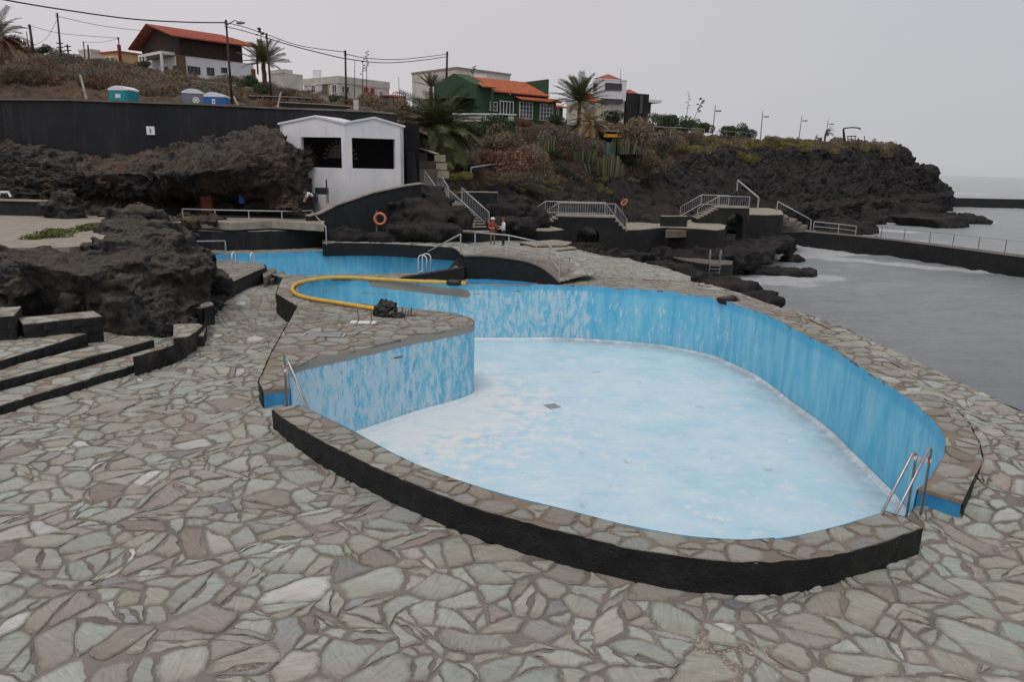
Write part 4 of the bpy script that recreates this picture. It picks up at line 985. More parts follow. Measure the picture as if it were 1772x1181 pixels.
for k, (q, z) in enumerate([([(300,533),(348,532),(370,527),(366,522),(345,522),(300,524)], .62), ([(300,584),(352,581),(357,566),(345,560),(300,560)], .35)]):
    P_ = [gz(x, y, z) for x, y in q]; ob = MB().prism([xy(p) for p in P_], -.4, z - .04).build('step', M['black'], st3); MB().prism([xy(p) for p in P_], z - .038, z - .012).build('tread_bed', M['coping_mortar'], ob); stone_set('tread_stone', P_, [], (lambda z_: (lambda P: np.full(len(P), z_ - .015)))(z), .16, .3, 160 + k, ob, M['stone'], gap=.014, warp=.15, limit=40)

# upper left yard, low wall
ZY = 1.95
yp = [(-200, 430), (240, 430), (300, 398), (420, 392), (560, 397), (560, 385)]
yard = [gz(-260, 432, ZY), gz(120, 428, ZY), gz(300, 410, ZY), Vector((*xy(gz(300, 392, 1.75)), ZY)), Vector((-13.5, 46.5, ZY)), Vector((-13.5, 50, ZY)), Vector((-50, 50, ZY)), Vector((-50, 36, ZY))]
MB().prism([xy(p) for p in yard], -.5, ZY).build('upper_yard', M['conc'], kind='structure', label='pale paved yard behind the outcrop, below the rock face')
a, b = gd(-150, 342, 43.5), gd(92, 339, 43.5); mb = MB(); mb.box(a.x, 43.5, 1.6, b.x, 44.1, a.z - .08); lw2 = mb.build('low_wall', M['black'], label='low black wall across the yard at the far left', cat='low wall')
mb = MB(); mb.box(a.x - .02, 43.42, a.z - .08, b.x + .06, 44.18, a.z); mb.build('cap', M['conc'], lw2)
mb = MB(); p = gd(8, 341, 43.7); mb.beam(p + Vector((-.35, 0, .02)), p + Vector((-.25, 0, .28)), .05, .12); mb.beam(p + Vector((-.25, 0, .28)), p + Vector((.25, 0, .30)), .05, .12); mb.beam(p + Vector((.25, 0, .30)), p + Vector((.36, 0, .02)), .05, .12)
mb.build('plastic_stool', M['plastic_w'], label='small white stool-like frame on the low black wall', cat='stool')

# ------------------------------------------------------------------ railings
def railing(pts, h, rails=(1.0,), post_every=None, posts=None, bal=None, r=.03, mat='rail', label='', name='railing', cat='railing', group=None, base_rail=False, r_post=None, bal_r=.012):
    """pts: foot line; rails at fractions of height; posts at given indices; bal: baluster spacing"""
    P = [Vector(p) for p in pts]; root = empty(name, P[0], label=label, cat=cat, group=group); o0 = P[0]; L = [p - o0 for p in P]; m = M[mat]
    for f in rails: MB().tube([p + Vector((0, 0, h * f)) for p in L], r * (1 if f == 1 else .8), 6).build('handrail' if f == 1 else 'mid_rail', m, root, smooth=True)
    pp = [L[i] for i in posts] if posts is not None else L
    pm = MB().tube([(0, 0, -.02), (0, 0, h)], r_post or r * .9, 6).build('post', m, root); pm.location = pp[0]
    for q in pp[1:]: c_ = pm.copy(); COL.objects.link(c_); c_.parent = root; c_.location = q
    if base_rail: MB().tube([p + Vector((0, 0, .1)) for p in L], r * .7, 5).build('bottom_rail', m, root)
    if bal:
        q = resample(L, bal); b0 = MB().tube([(0, 0, .1), (0, 0, h - .02)], bal_r, 4).build('baluster', m, root); b0.location = q[0]
        for v in q[1:]: c_ = b0.copy(); COL.objects.link(c_); c_.parent = root; c_.location = v
    return root
# two-bar railing in front of the second pool's black wall, left
z_ = 1.0
railing([gz(230, 454, ZT), gz(320, 455, ZT), gz(392, 453, ZT)], .98, (1, .52), posts=[0, 2], r=.035, label='two-bar railing end standing on the terrace, just right of the big outcrop')
# wall behind second pool with walkway
ZW = 1.5
wp_ = [gz(x, y, ZW) for x, y in [(230,393),(306,396),(340,400),(400,401),(470,400),(530,398),(561,396)]]
bk = [gz(561, 385, 1.75), gz(520, 372, 1.9), gz(300, 372, 1.9), gz(200, 372, 1.9)]
wk = MB().prism([xy(p) for p in wp_ + [Vector((p.x, 46.8, 0)) for p in (wp_[-1], wp_[0])]], -.6, ZW - .02).build('pool_terrace', M['wall_dark'], kind='structure', label='paved terrace above the black wall behind the second pool')
wall_strip(wp_, -.6, ZW + .003, 1, M['wall_dark'], 'pool_back_wall', wk, nz=6, amp=.05, freq=2, step=.3, off=.12)
wall_strip([wp_[-1], Vector((wp_[-1].x, 46.8, 0))], -.6, ZW, 1, M['wall_dark'], 'pool_back_wall', wk, nz=4, amp=.04)
stone_set('terrace_stone', wp_ + [Vector((p.x, 46.6, 0)) for p in (wp_[-1], wp_[0])], [], lambda P: np.full(len(P), ZW - .01), .25, .5, 91, wk, M['stone'], gap=.02, limit=0, fine_d=0)
rp = [gz(x, y - 2, ZW) for x, y in [(318,394),(374,396),(432,397),(489,398),(541,396.5)]]
railing(rp, 1.02, (1, .52), r=.04, label='long two-bar pale railing on the terrace above the second pool')
railing([rp[-1] + Vector((.02, -.05, 0)), gz(565, 423, .9)], .95, (1,), r=.04, label='short sloping handrail going down at the right end of the long two-bar railing')
# low stone seat / steps on that terrace
mb = MB(); q = [gz(x, y, 2.0) for x, y in [(325,381),(400,386),(470,383),(560,388),(562,380),(480,375),(400,379),(330,375)]]; mb.prism([xy(p) for p in q], 1.6, 2.0); mb.build('low_step', M['conc'], kind='structure')
rock('rubble', [(tuple(gz(x, y, 2.0)), (r, r * .8, r * .5), x) for x, y, r in [(330,384,.5),(345,381,.6),(360,385,.45),(375,380,.5),(322,376,.5),(352,373,.4)]], .08, .25, 2, M['lava_brown'], seed=3, label='loose brown rubble behind the left end of the long railing', cat='rubble')
# small kerb behind second pool: walkway at .92
ZK = .92
kp = [(558,421.5),(610,420.5),(650,421),(690,422.5),(726,425),(770,427.5),(802,430),(816,432.5)]
kb = [(819,428),(812,424),(792,418),(751,419.7),(700,416),(650,414.5),(558,415)]
kf = [gz(x, y, ZK) for x, y in kp]; kpoly = kf + [gz(x, y, ZK) for x, y in kb]
kw_ = MB().prism([xy(p) for p in kpoly], .2, ZK - .02).build('back_walkway', M['kerb'], kind='structure', label='raised paved walkway behind the second pool, with a black kerb')
wall_strip(kf + [kpoly[len(kf)]], .2, ZK + .003, 1, M['kerb'], 'kerb_face', kw_, nz=4, step=.2, amp=.03, freq=3, off=.06)
stone_set('paving_stone', kpoly, [], lambda P: np.full(len(P), ZK - .01), .22, .45, 92, kw_, M['stone'], gap=.02, limit=0, fine_d=0)

# ------------------------------------------------------------------ arched foot bridge between the pools
fr = [gd(798, 452, 32.6), gd(803, 442.5, 32.6), gd(826, 442.3, 32.5), gd(850, 443, 32.4), gd(880, 446.5, 32.2), gd(905, 450.5, 32.0), (gd(925, 456.5, 31.9)), gd(942, 465, 31.7), gd(956, 476, 31.6), gd(969, 488, 31.5)][1:]
bkp = [gd(775, 426, 40.5), gd(800, 426, 41), gd(850, 425.5, 42), gd(900, 427.5, 42), gd(935, 431, 41.5), gd(965, 436, 40), gd(1000, 445, 38), gd(1020, 460, 35), gd(1030, 474, 33)][:len(fr)]
fr = smooth(fr, 3); bkp = smooth(bkp, 3); n = min(len(fr), len(bkp)); fr, bkp = fr[:n], bkp[:n]
K = 10; V = []
for a, b in zip(fr, bkp):
    for k in range(K + 1):
        t = k / K; p = a.lerp(b, t); p.z = max(p.z + .1 * math.sin(math.pi * t) * (a.z - .5), .5); V.append(p)
F = [(i * (K + 1) + k, (i + 1) * (K + 1) + k, (i + 1) * (K + 1) + k + 1, i * (K + 1) + k + 1) for i in range(n - 1) for k in range(K)]
bridge = empty('foot_bridge', (0, 0, 0), label='low humped stone footbridge with a black side between the two pools', cat='footbridge')
o = MB().add(V, F).build('walkway', M['mortar'], bridge, smooth=True)
# its slabs
bp = [Vector((p.x, p.y, 0)) for p in fr + bkp[::-1]]
gv = np.array([tuple(v) for v in V])
def zbr(P):
    d2 = ((P[:, None, :] - gv[None, :, :2]) ** 2).sum(2) + .02; w = 1 / d2 ** 2; return (w * gv[:, 2]).sum(1) / w.sum(1)
stone_set('bridge_stone', bp, [], lambda P: zbr(P) - .003, .16, .36, 95, bridge, M['stone'], gap=.015, limit=0, fine_d=0)
V = []; 
for a in fr: V += [(a.x, a.y, a.z + .02), (a.x, a.y, a.z - .12), (a.x, a.y, -.3), (a.x, a.y + .5, a.z)]
F = []
for i in range(n - 1):
    a, b = 4 * i, 4 * i + 4; F += [(a, b, b + 1, a + 1), (a + 1, b + 1, b + 2, a + 2)]
MB().add(V, F).build('side_wall', M['kerb'], bridge)
MB().tube([p + Vector((0, -.03, 0)) for p in fr], .06, 6).build('edge_course', M['coping'], bridge)
l0 = fr[0]; MB().add([(l0.x - 1.6, l0.y + 1, -.3), (l0.x, l0.y, -.3), (l0.x, l0.y, l0.z), (l0.x - .3, l0.y + 5, l0.z - .3), (l0.x - 1.6, l0.y + 5, -.3)], [(0, 1, 2, 3, 4)]).build('abutment', M['kerb'], bridge)
# black wedge of kerb rising to the bridge, and the blue sill under it
wz = [gz(690, 483, ZR), gz(745, 484, ZR), gz(803, 485, ZR)]; wtz = [.52, .78, 1.05]
V = []
for p, zt in zip(wz, wtz): V += [(p.x, p.y, ZR - .1), (p.x, p.y, zt), (p.x + .1, p.y + .7, zt), (p.x + .1, p.y + .7, ZR - .1)]
F = []
for i in range(2):
    a, b = 4 * i, 4 * i + 4; F += [(a, b, b + 1, a + 1), (a + 1, b + 1, b + 2, a + 2), (a + 2, b + 2, b + 3, a + 3)]
F += [(8, 9, 10, 11)]
MB().add(V, F).build('sloping_kerb', M['kerb'], label='low black kerb rising from the yellow hose to the footbridge', cat='kerb')
sp_ = [gz(x, y, ZR) for x, y in [(806,491),(850,491.3),(890,492),(925,491.5),(900,488),(868,485),(835,484.5),(812,485)]]
MB().prism([xy(p) for p in sp_], .4, ZR + .035).build('painted_sill', M['blue'], pool, label='bright blue painted sill under the footbridge')
hr = [fr[int(i)] for i in np.linspace(1, n - 1, 5)]
bp_ = [gd(815, 441, 33.2), gd(880, 445, 33), gd(927, 455, 32.6), gd(950, 463, 32.3), gd(968, 489, 31.6)]
bp_ = [fr[2] + Vector((.1, .25, 0)), gd(880, 447, 32.6), gd(927, 457.5, 32.3), gd(950, 464, 33.0), gd(967, 487, 31.7), gd(984, 485, 32.6)]
railing(bp_, 1.0, (1, .5), r=.035, label='curved tube railing along the near side of the humped footbridge', mat='rail')
b_ = gd(797, 440, 33.4); a_ = gz(741, 468, ZR)
railing([a_, b_], .9, (1,), r=.035, posts=[1], label='single sloping handrail rising from the second pool to the footbridge')

# ------------------------------------------------------------------ pool ladders
def ladder(F, side_dirs, h, drop, label, tape=None, lean=None, rungs=4, r=.022):
    root = empty('pool_ladder', F[0], label=label, cat='pool ladder'); o0 = Vector(F[0]); rails = []
    for p, d in zip(F, side_dirs):
        p = Vector(p) - o0; top = p + Vector((0, 0, h)); d = Vector(d)
        t2 = top + d.normalized() * .10 + Vector((0, 0, -.01)); t1 = p + Vector((0, 0, h - .04))
        end = top + d + Vector((0, 0, -drop))
        pts = [p - Vector((0, 0, .05)), t1, top + d.normalized() * .03 + Vector((0, 0, 0)), t2, end]
        MB().tube(pts, r, 8).build('side_rail', M['steel'], root, smooth=True); rails.append((t2, end))
        MB().tube([p, p + Vector((0, 0, .015))], .05, 10).build('foot_plate', M['steel'], root)
    for k in range(rungs):
        t = .55 + .4 * k / max(1, rungs - 1); a = rails[0][0].lerp(rails[0][1], t); b = rails[1][0].lerp(rails[1][1], t); MB().beam(a, b, .07, .03).build('rung', M['steel'], root)
    return root, rails, o0
fl1, fl2 = gz(1568, 897, .3), gz(1594, 886, .3)
h1 = 1.08
def aim(F, px, py, h): # direction of the slanting leg so that it meets the coping at (px,py)
    q = gz(px, py, ZR); d = q - Vector((F.x, F.y, 0)); d.z = 0; return d * ((h + F.z + 1.2) / (h + F.z - ZR))
ladder([fl1, fl2], [aim(fl1, 1531, 888, h1), aim(fl2, 1556, 886, h1)], h1, 2.4 + .1, 'steel pool ladder wrapped with red and white tape, in the right gap of the kerb')
tm = NM('barrier_tape', .5, .3); wv = tm.n('ShaderNodeTexWave', Vector=tm.co, Scale=2.2); tm.col(tm.ramp(wv.outputs['Fac'], [(.84, c(226, 218, 218)), (.88, c(190, 82, 78))])); M['tape'] = tm.m
def tape(a, b, label, seed):
    r_ = random.Random(seed); mb = MB(); d = b - a
    for k in range(2):
        pts = [a + d * t + Vector((0, 0, -.03 * math.sin(t * math.pi) + r_.uniform(-.015, .015) - .03 * k)) for t in np.linspace(-.04, 1.04, 9)]
        for p, q in zip(pts, pts[1:]): mb.beam(p, q, .004, .035)
    for p in (a, b):
        for k in range(3): mb.tube([p + Vector((.03 * math.cos(t), .03 * math.sin(t), -.02 * k + r_.uniform(-.01, .01))) for t in np.linspace(0, 6.28, 9)], .012, 4)
    p = a; mb.beam(p, p + Vector((.02, 0, -.14)), .004, .04)
    mb.build('barrier_tape', M['tape'], label=label, cat='barrier tape')
tape(fl1 + Vector((-.02, 0, h1 - .05)), fl2 + Vector((-.02, 0, h1 - .20)), 'red and white tape tied across the ladder in the right gap', 1)
gl1, gl2 = gz(508, 716, .3), gz(496, 699, .3); gl1 = Vector((gl2.x + .18, gl2.y - .52, .3)); h2 = 1.12
ladder([gl1, gl2], [aim(gl1, 530, 707, h2) , aim(gl2, 524, 700, h2)], h2, 2.5, 'steel pool ladder in the left gap of the kerb, beside the peeling wall')
tape(gl1 + Vector((0, 0, h2 - .2)), gl2 + Vector((0, 0, h2 - .26)), 'thin faded tape tied across the ladder in the left gap', 2)
# small ladder of the second pool, and white upright at the handrail foot
def hoop_ladder(c0, w, label, dirv, h=.62, mat='rail_white', reach=.45, drop=1.2):
    root = empty('pool_ladder', c0, label=label, cat='pool ladder'); w = Vector(w); d = Vector(dirv).normalized()
    for s_ in (-.5, .5):
        b = w * s_; arc = [b, b + Vector((0, 0, h * .75))] + [b + d * (reach * .5 - reach * .5 * math.cos(t)) + Vector((0, 0, h * .75 + h * .25 * math.sin(t))) for t in np.linspace(.3, math.pi - .3, 5)] + [b + d * reach + Vector((0, 0, h * .7)), b + d * reach + Vector((0, 0, -drop))]
        MB().tube(arc, .03, 6).build('side_rail', M[mat], root, smooth=True)
    for k in range(int(drop / .28)): MB().beam(w * -.5 + d * reach + Vector((0, 0, -.1 - .28 * k)), w * .5 + d * reach + Vector((0, 0, -.1 - .28 * k)), .06, .03).build('rung', M[mat], root)
    return root
hoop_ladder(gz(418, 457, ZT), (.85, .05, 0), 'small white-hooped pool ladder at the second pool, on the terrace edge', (0, 1, 0), .5)
hoop_ladder(gz(742, 468, ZR), (.12, .6, 0), 'white pool ladder at the right end of the second pool', (-1, .4, 0), .75)

# ------------------------------------------------------------------ things lying on the deck
zh = ZR + .09
hp = [(806,490.5),(785,489.5),(750,488.3),(700,485.8),(650,483),(610,480.5),(575,480.5),(545,483.5),(522,488),(509,494),(505.5,501),(511,508.5),(526,514),(553,519.5),(600,526.5),(640,533),(660,537)]
h_pts = smooth([gz(x, y, zh) for x, y in hp], 5)
hose = empty('suction_hose', (0, 0, 0), label='thick yellow corrugated hose looped round the narrow end of the front pool', cat='hose')
MB().tube(h_pts, .072, 12).build('hose_tube', M['hose'], hose, smooth=True)
q = gz(786, 489.5, zh); MB().tube([q + Vector((-.32, 0, 0)), q + Vector((-.2, 0, 0)), q + Vector((.2, -.02, 0)), q + Vector((.32, -.03, 0))], [.09, .14, .14, .09], 10).build('coupling', M['black_plastic'], hose, smooth=True)
def lumpy(name, cpx, cpy, z, sx, sy, sz, seed, mat, label, cat, sub=5, fold=.22):
    bm = bmesh.new(); bmesh.ops.create_icosphere(bm, subdivisions=sub, radius=1); P = np.array([tuple(v.co) for v in bm.verts]); n = P.copy()
    d = fbm(P * 1.3 + seed, 3) * fold + fbm(P * np.array([4, 4, 2]) + seed, 4, .55, ridged=True) * fold * .35; P = P * (1 + d)[:, None]; P[:, 2] = np.maximum(P[:, 2], -.55)
    P *= np.array([sx, sy, sz]); P[:, 2] -= P[:, 2].min()
    for v, p in zip(bm.verts, P): v.co = p
    me = bpy.data.meshes.new(name); bm.to_mesh(me); bm.free(); me.materials.append(M[mat]); me.polygons.foreach_set('use_smooth', [True] * len(me.polygons))
    o = link(name, me, label=label, cat=cat); o.location = gz(cpx, cpy, z); return o
lumpy('black_sack', 668, 546, ZR, .34, .30, .30, 3, 'black_plastic', 'crumpled black plastic sack at the end of the yellow hose', 'sack', fold=.35)
lumpy('black_sack', 688, 549, ZR, .24, .2, .10, 8, 'black_plastic', 'flat rag of black sheeting beside the crumpled sack', 'plastic sheet')
mb = empty('rod_bundle', gz(700, 547, ZR), label='rusty rods standing up from a flat frame, right of the black sack', cat='metal rods')
r_ = random.Random(3)
for k in range(6): MB().tube([(k * .07 - .12, r_.uniform(-.05, .05), 0), (k * .07 - .12 + r_.uniform(0, .1), r_.uniform(-.05, .05), r_.uniform(.2, .32))], .012, 5).build('rod', M['bark'], mb)
MB().box(-.35, -.12, 0, .38, -.06, .03).box(-.35, .08, 0, .38, .14, .03).box(-.35, -.06, .0, -.30, .08, .025).build('frame', M['conc_dark'], mb)
MB().box(-.28, -.06, .003, -.05, .08, .02).build('plate', M['plastic_w'], mb)
p = gz(630, 559, ZR); fr_ = empty('bar_stand', p, label='white plates with two rusty upright bars lying on the deck near the sack', cat='metal frame')
for x0, x1 in ((-.42, -.22), (-.18, .20), (.24, .38)): MB().box(x0, -.16, 0, x1, .16, .03).build('plate', M['plastic_w'], fr_)
for x in (-.2, .22): MB().tube([(x, -.14, .03), (x, .14, .05), (x - .03, .14, .42)], .014, 5).build('upright_bar', M['bark'], fr_)
p = gz(561, 581, ZR); gr = empty('drain_grate', (p.x, p.y, ZR + .012), label='oblong slotted metal drain grate set in the deck', cat='drain grate')
MB().box(-.62, -.22, 0, -.54, .22, .02).box(.54, -.22, 0, .62, .22, .02).box(-.54, -.22, 0, .54, -.17, .02).box(-.54, .17, 0, .54, .22, .02).build('frame', M['rail'], gr)
for k in range(5): MB().box(-.5, -.14 + k * .06, 0, .5, -.11 + k * .06, .018).build('slat', M['rail'], gr)
MB().box(-.54, -.17, -.008, .54, .17, .004).build('recess', M['void'], gr)
# ------------------------------------------------------------------ white open cabin
def zy(px, py, D): return gd(px, py, D).z
DC = 47.5; C0 = gd(600, 345, DC); C0.z = 0
cab = empty('cabin', (C0.x, C0.y, 0), label='white open-sided cabin with twin low gables and large openings, below the long dark wall', cat='cabin')
zb_, zs_, zl_, ze_, zp_ = [zy(600, y, DC) for y in (352, 291.2, 238, 215, 203)]
Lp, Rp = gd(488, 300, 49.0), gd(699, 300, 48.9)
def cab_face(E, xo0, xo1, gx, side):
    E = Vector((E.x, E.y, 0)) - Vector((C0.x, C0.y, 0)); L = E.length; t = E.normalized(); nrm = Vector((t.y, -t.x, 0)); nrm = nrm if nrm.y > 0 else -nrm; th = .28
    def P(s, z): return t * s + Vector((0, 0, z))
    def piece(name, prof, mat='white', dep=th, o=0): MB().extrude([P(s, z) + nrm * o for s, z in prof], nrm * dep).build(name, M[mat], cab)
    piece('lower_wall', [(0.003, zb_ - .9), (L, zb_ - .9), (L, zs_), (0.003, zs_)])
    piece('post', [(0.003, zs_), (xo0, zs_), (xo0, zl_), (0.003, zl_)]); piece('post', [(xo1, zs_), (L, zs_), (L, zl_), (xo1, zl_)])
    piece('gable', [(0.003, zl_), (L, zl_), (L, ze_ - .05), (gx, zp_), (0.003, ze_)])
    piece('roof', [(-.1, ze_ + .003), (gx, zp_ + .003), (L + .1, ze_ - .06), (L + .1, ze_ + .06), (gx, zp_ + .12), (-.1, ze_ + .12)], dep=3.0, o=-.08)
    return t, L, nrm
tL, LL, nL = cab_face(Lp, .27, 3.2, 2.05, 0)
tR, LR, nR = cab_face(Rp, .42, 3.15, 1.85, 1)
for t, L, nn in ((tL, LL, nL), (tR, LR, nR)):
    MB().extrude([t * L + Vector((0, 0, zb_ - .9)), t * L + nn * 3 + Vector((0, 0, zb_ - .9)), t * L + nn * 3 + Vector((0, 0, ze_ - .06)), t * L + Vector((0, 0, ze_ - .06))], -t * .02 + t * -.2).build('side_wall', M['white'], cab)
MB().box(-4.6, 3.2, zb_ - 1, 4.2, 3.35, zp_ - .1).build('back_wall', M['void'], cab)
MB().prism([(-4, 1.2), (0, .3), (3.8, 1.2), (3.6, 3.1), (-4, 3.1)], zb_ - .2, zb_).build('floor_slab', M['conc_dark'], cab)
# arched window with a pale block border on its back wall
a0 = gd(589, 274, 50.6) - Vector((C0.x, C0.y, 0)); 
for k in range(13):
    t = math.pi * k / 12; MB().box(-.07, -.05, -.11, .07, .0, .11).build('arch_block', M['conc_dark'], cab)
    o = cab.children[-1]
ab = [o for o in cab.children if o.name.startswith('arch_block')]
for k, o in enumerate(ab):
    t = math.pi * k / 12; o.location = (a0.x + 1.02 * math.cos(t), 3.17, a0.z + 1.1 * math.sin(t)); o.rotation_euler = (0, math.pi / 2 - t, 0)
MB().extrude([(a0.x + .86 * math.cos(t), 3.19, a0.z + .92 * math.sin(t)) for t in np.linspace(0, math.pi, 12)], (0, -.012, 0)).build('arch_panel', M['conc_dark'], cab)

# black ramp wall below it
def wall_poly(name, tops, zbot, th, mat, cap=None, **kw):
    T_ = [gd(*t) for t in tops]; V = []; F = []
    for p in T_: V += [(p.x, p.y, p.z), (p.x, p.y, zbot), (p.x, p.y + th, zbot), (p.x, p.y + th, p.z)]
    for i in range(len(T_) - 1):
        a, b = 4 * i, 4 * i + 4; F += [(a, b, b + 1, a + 1), (a + 3, b + 3, b, a), (a + 2, b + 2, b + 3, a + 3)]
    F += [(0, 1, 2, 3), (len(V) - 1, len(V) - 2, len(V) - 3, len(V) - 4)]
    o = MB().add(V, F).build(name, M[mat], **kw)
    if cap:
        mb = MB()
        for a, b in zip(T_, T_[1:]): mb.beam(a + Vector((0, th / 2, .03)), b + Vector((0, th / 2, .03)), th + .08, .07)
        mb.build('cap', M[cap], o)
    return o
wall_poly('ramp_wall', [(529, 375, 43.6), (548, 371, 44), (576, 357, 44.6), (643, 334, 45.6), (700, 322, 46.6), (728, 318, 47.5)], .3, .5, 'wall_dark', cap='conc', label='sloping black wall climbing in front of the white cabin', cat='ramp wall')
wall_poly('side_wall', [(704, 262, 50), (716, 264, 50), (722, 318, 50.2), (735, 322, 50.4)], 1, .5, 'wall_dark', label='dark wall between the white cabin and the top of the stairs', cat='low wall')
mb = MB(); 
for k, (y0, x0, x1) in enumerate([(264, 716, 752), (278, 716, 756), (292, 714, 762)]):
    a, b = gd(x0, y0, 58 - k * 1.5), gd(x1, y0 + 4, 58 - k * 1.5); mb.box(a.x, a.y, a.z - 1.4, b.x, a.y + 1.3, a.z - .0)
mb.build('upper_steps', M['conc_dark'], label='short stepped walls at the top of the stairs by the yellow bush', cat='steps')
mb = MB()
for k, (px, py, D) in enumerate([(760, 268, 56), (763, 282, 55), (766, 296, 54)]): p = gd(px, py, D); mb.box(p.x - .35, D, p.z - .5, p.x + .4, D + .8, p.z)
mb.build('stepped_cap', M['conc'], label='pale stepped block running down beside the yellow bush', cat='block wall')
wall_poly('low_wall', [(700, 250, 60), (740, 262, 58), (756, 267, 57)], 2, .4, 'wall_dark', cap='conc', label='black wall sloping down under the big palm', cat='low wall')
def ringbuoy(px, py, D, r, label, flat):
    p = gd(px, py, D); e = empty('life_ring', p, label=label, cat='life ring')
    MB().tube([(r * math.cos(t) * flat, -.02, r * math.sin(t)) for t in np.linspace(0, 2 * math.pi, 21)[:-1]], r * .24, 8, closed=True).build('ring', M['ring'], e, smooth=True)
    for t in (.8, 2.4, 3.9, 5.5): MB().box(-.05, -r * .29, -.03, .05, r * .27, .05).build('band', M['white'], e); o = e.children[-1]; o.location = (r * math.cos(t) * flat, -.02, r * math.sin(t)); o.rotation_euler = (0, -t, 0)
    MB().box(-.05, .06, -1.1, .05, .12, .25).build('bracket', M['conc_dark'], e)
ringbuoy(651, 372, 44.4, .32, 'orange life ring hanging on the sloping black wall below the cabin', 1)
ringbuoy(1078, 346, 66, .30, 'orange life ring on a bracket against the lava slope, above the first arched bridge', .5)
rock('rock_heap', [(tuple(gd(px, py, D)), (r, r * .9, r * .6), px) for px, py, D, r in [(590,408,44.0,.9),(620,412,43.6,.8),(655,414,43.6,.65),(694,404,44.8,1.0),(720,372,47,1.6),(740,380,46.5,1.5),(765,385,47,1.4),(700,405,44,1.0),(735,404,44.2,1.0),(770,404,44.6,1.0),(680,360,47,1.0),(745,350,49,1.3),(785,372,50,1.0)]],
   .13, .4, .9, M['lava_wet'], seed=44, label='black lava boulders between the sloping wall and the stairs', cat='rock heap')
rock('rock_heap', [(tuple(gd(px, py, D)), (r, r * .9, r * .6), px) for px, py, D, r in [(850,372,54,1.5),(880,378,53,1.6),(910,382,53,1.5),(830,360,56,1.5),(870,360,57,1.8),(900,392,50,1.1),(860,392,50,.9)]],
   .15, .45, .8, M['lava_wet'], seed=45, label='black lava boulders right of the stairs, behind the two people', cat='rock heap')

# ------------------------------------------------------------------ stairs
def lerp4(a, b, t): return a + (b - a) * t
stairs = empty('stairs', (0, 0, 0), label='long concrete stairs with pale railings, right of the sloping black wall', cat='stairs')
def flight(L0, R0, L1, R1, n, root, rise_fill=.5):
    zs = np.linspace(L0.z, L1.z, n + 1)
    for k in range(n):
        t0, t1 = k / n, (k + 1.35) / n; a, b = lerp4(L0, L1, t0), lerp4(R0, R1, t0); c_, d_ = lerp4(L0, L1, t1), lerp4(R0, R1, t1); z = zs[k] + (zs[1] - zs[0]) * .5
        mb = MB(); mb.prism([xy(a), xy(b), xy(d_), xy(c_)], z - .07, z); mb.build('tread', M['conc'], root)
        mb = MB(); mb.prism([xy(lerp4(a, b, .02)), xy(lerp4(a, b, .98)), xy(lerp4(c_, d_, .98)), xy(lerp4(c_, d_, .02))], z - rise_fill, z - .073); mb.build('riser', M['black'], root)
L0, R0, L1, R1 = gd(820, 394, 49), gd(846, 392, 49.4), gd(773, 351, 51.3), gd(799, 349, 51.7); R0.z = L0.z; R1.z = L1.z
flight(L0, R0, L1, R1, 9, stairs)
lp = [L1, R1, gd(786, 347, 53), gd(757, 349, 52.6)]
MB().prism([xy(p) for p in lp], L1.z - .9, L1.z + .06).build('landing', M['conc'], stairs)
L2, R2, L3, R3_ = gd(755, 349, 52.4), gd(776, 347, 52.8), gd(735, 320, 54.4), gd(758, 318, 54.8); R2.z = L2.z; R3_.z = L3.z
flight(L2, R2, L3, R3_, 6, stairs)
for pts, lab in (([L0, L1], 'left railing of the lower flight of the long stairs'), ([R0, R1], 'right railing of the lower flight of the long stairs'),
                 ([L2, L3], 'left railing of the upper flight of the long stairs'), ([R2, R3_], 'right railing of the upper flight of the long stairs')):
    railing(pts, .98, (1,), r=.045, bal=.2, base_rail=True, label=lab, bal_r=.014)

# ------------------------------------------------------------------ walkways and arched bridges on the shore
def shelf(name, px_top, z, zb2, label, mat='conc', kind='structure', cat=None, face='black'):
    P_ = [gz(x, y, z) for x, y in px_top]; o = MB().prism([xy(p) for p in P_], zb2, z - .07).build(name, M[face], kind=kind, label=label); MB().prism([xy(p) for p in P_], z - .068, z).build('paving', M[mat], o)
    if kind is None: o['category'] = cat
    k = max(range(len(P_)), key=lambda i: P_[i].x); wall_strip(P_[:k + 1], zb2, z - .06, 1, M[face], 'face', o, nz=4, step=.4, amp=.05, freq=2, off=.04)
    return o
shelf('shore_walk', [(740,401),(790,402),(823,402),(862,399),(900,398),(952,399),(975,397),(950,391),(880,392),(823,396),(757,395)], 1.2, -.5, 'pale walkway at the foot of the long stairs')
wall_poly('low_wall', [(793, 334, 52.5), (812, 333, 52.6), (860, 334, 53)], .8, .5, 'wall_dark', cap='conc', label='dark wall with a pale cap, right of the stair landing', cat='low wall')
for q, z, lab in [([(868,431),(915,424),(975,423),(998,429),(960,433),(900,436)], .62, 'a'), ([(900,419),(960,415),(990,419),(980,424),(925,425)], .75, 'b')]:
    shelf('rock_shelf', q, z, .3, 'flat rock shelf beside the plaza behind the footbridge', 'conc')
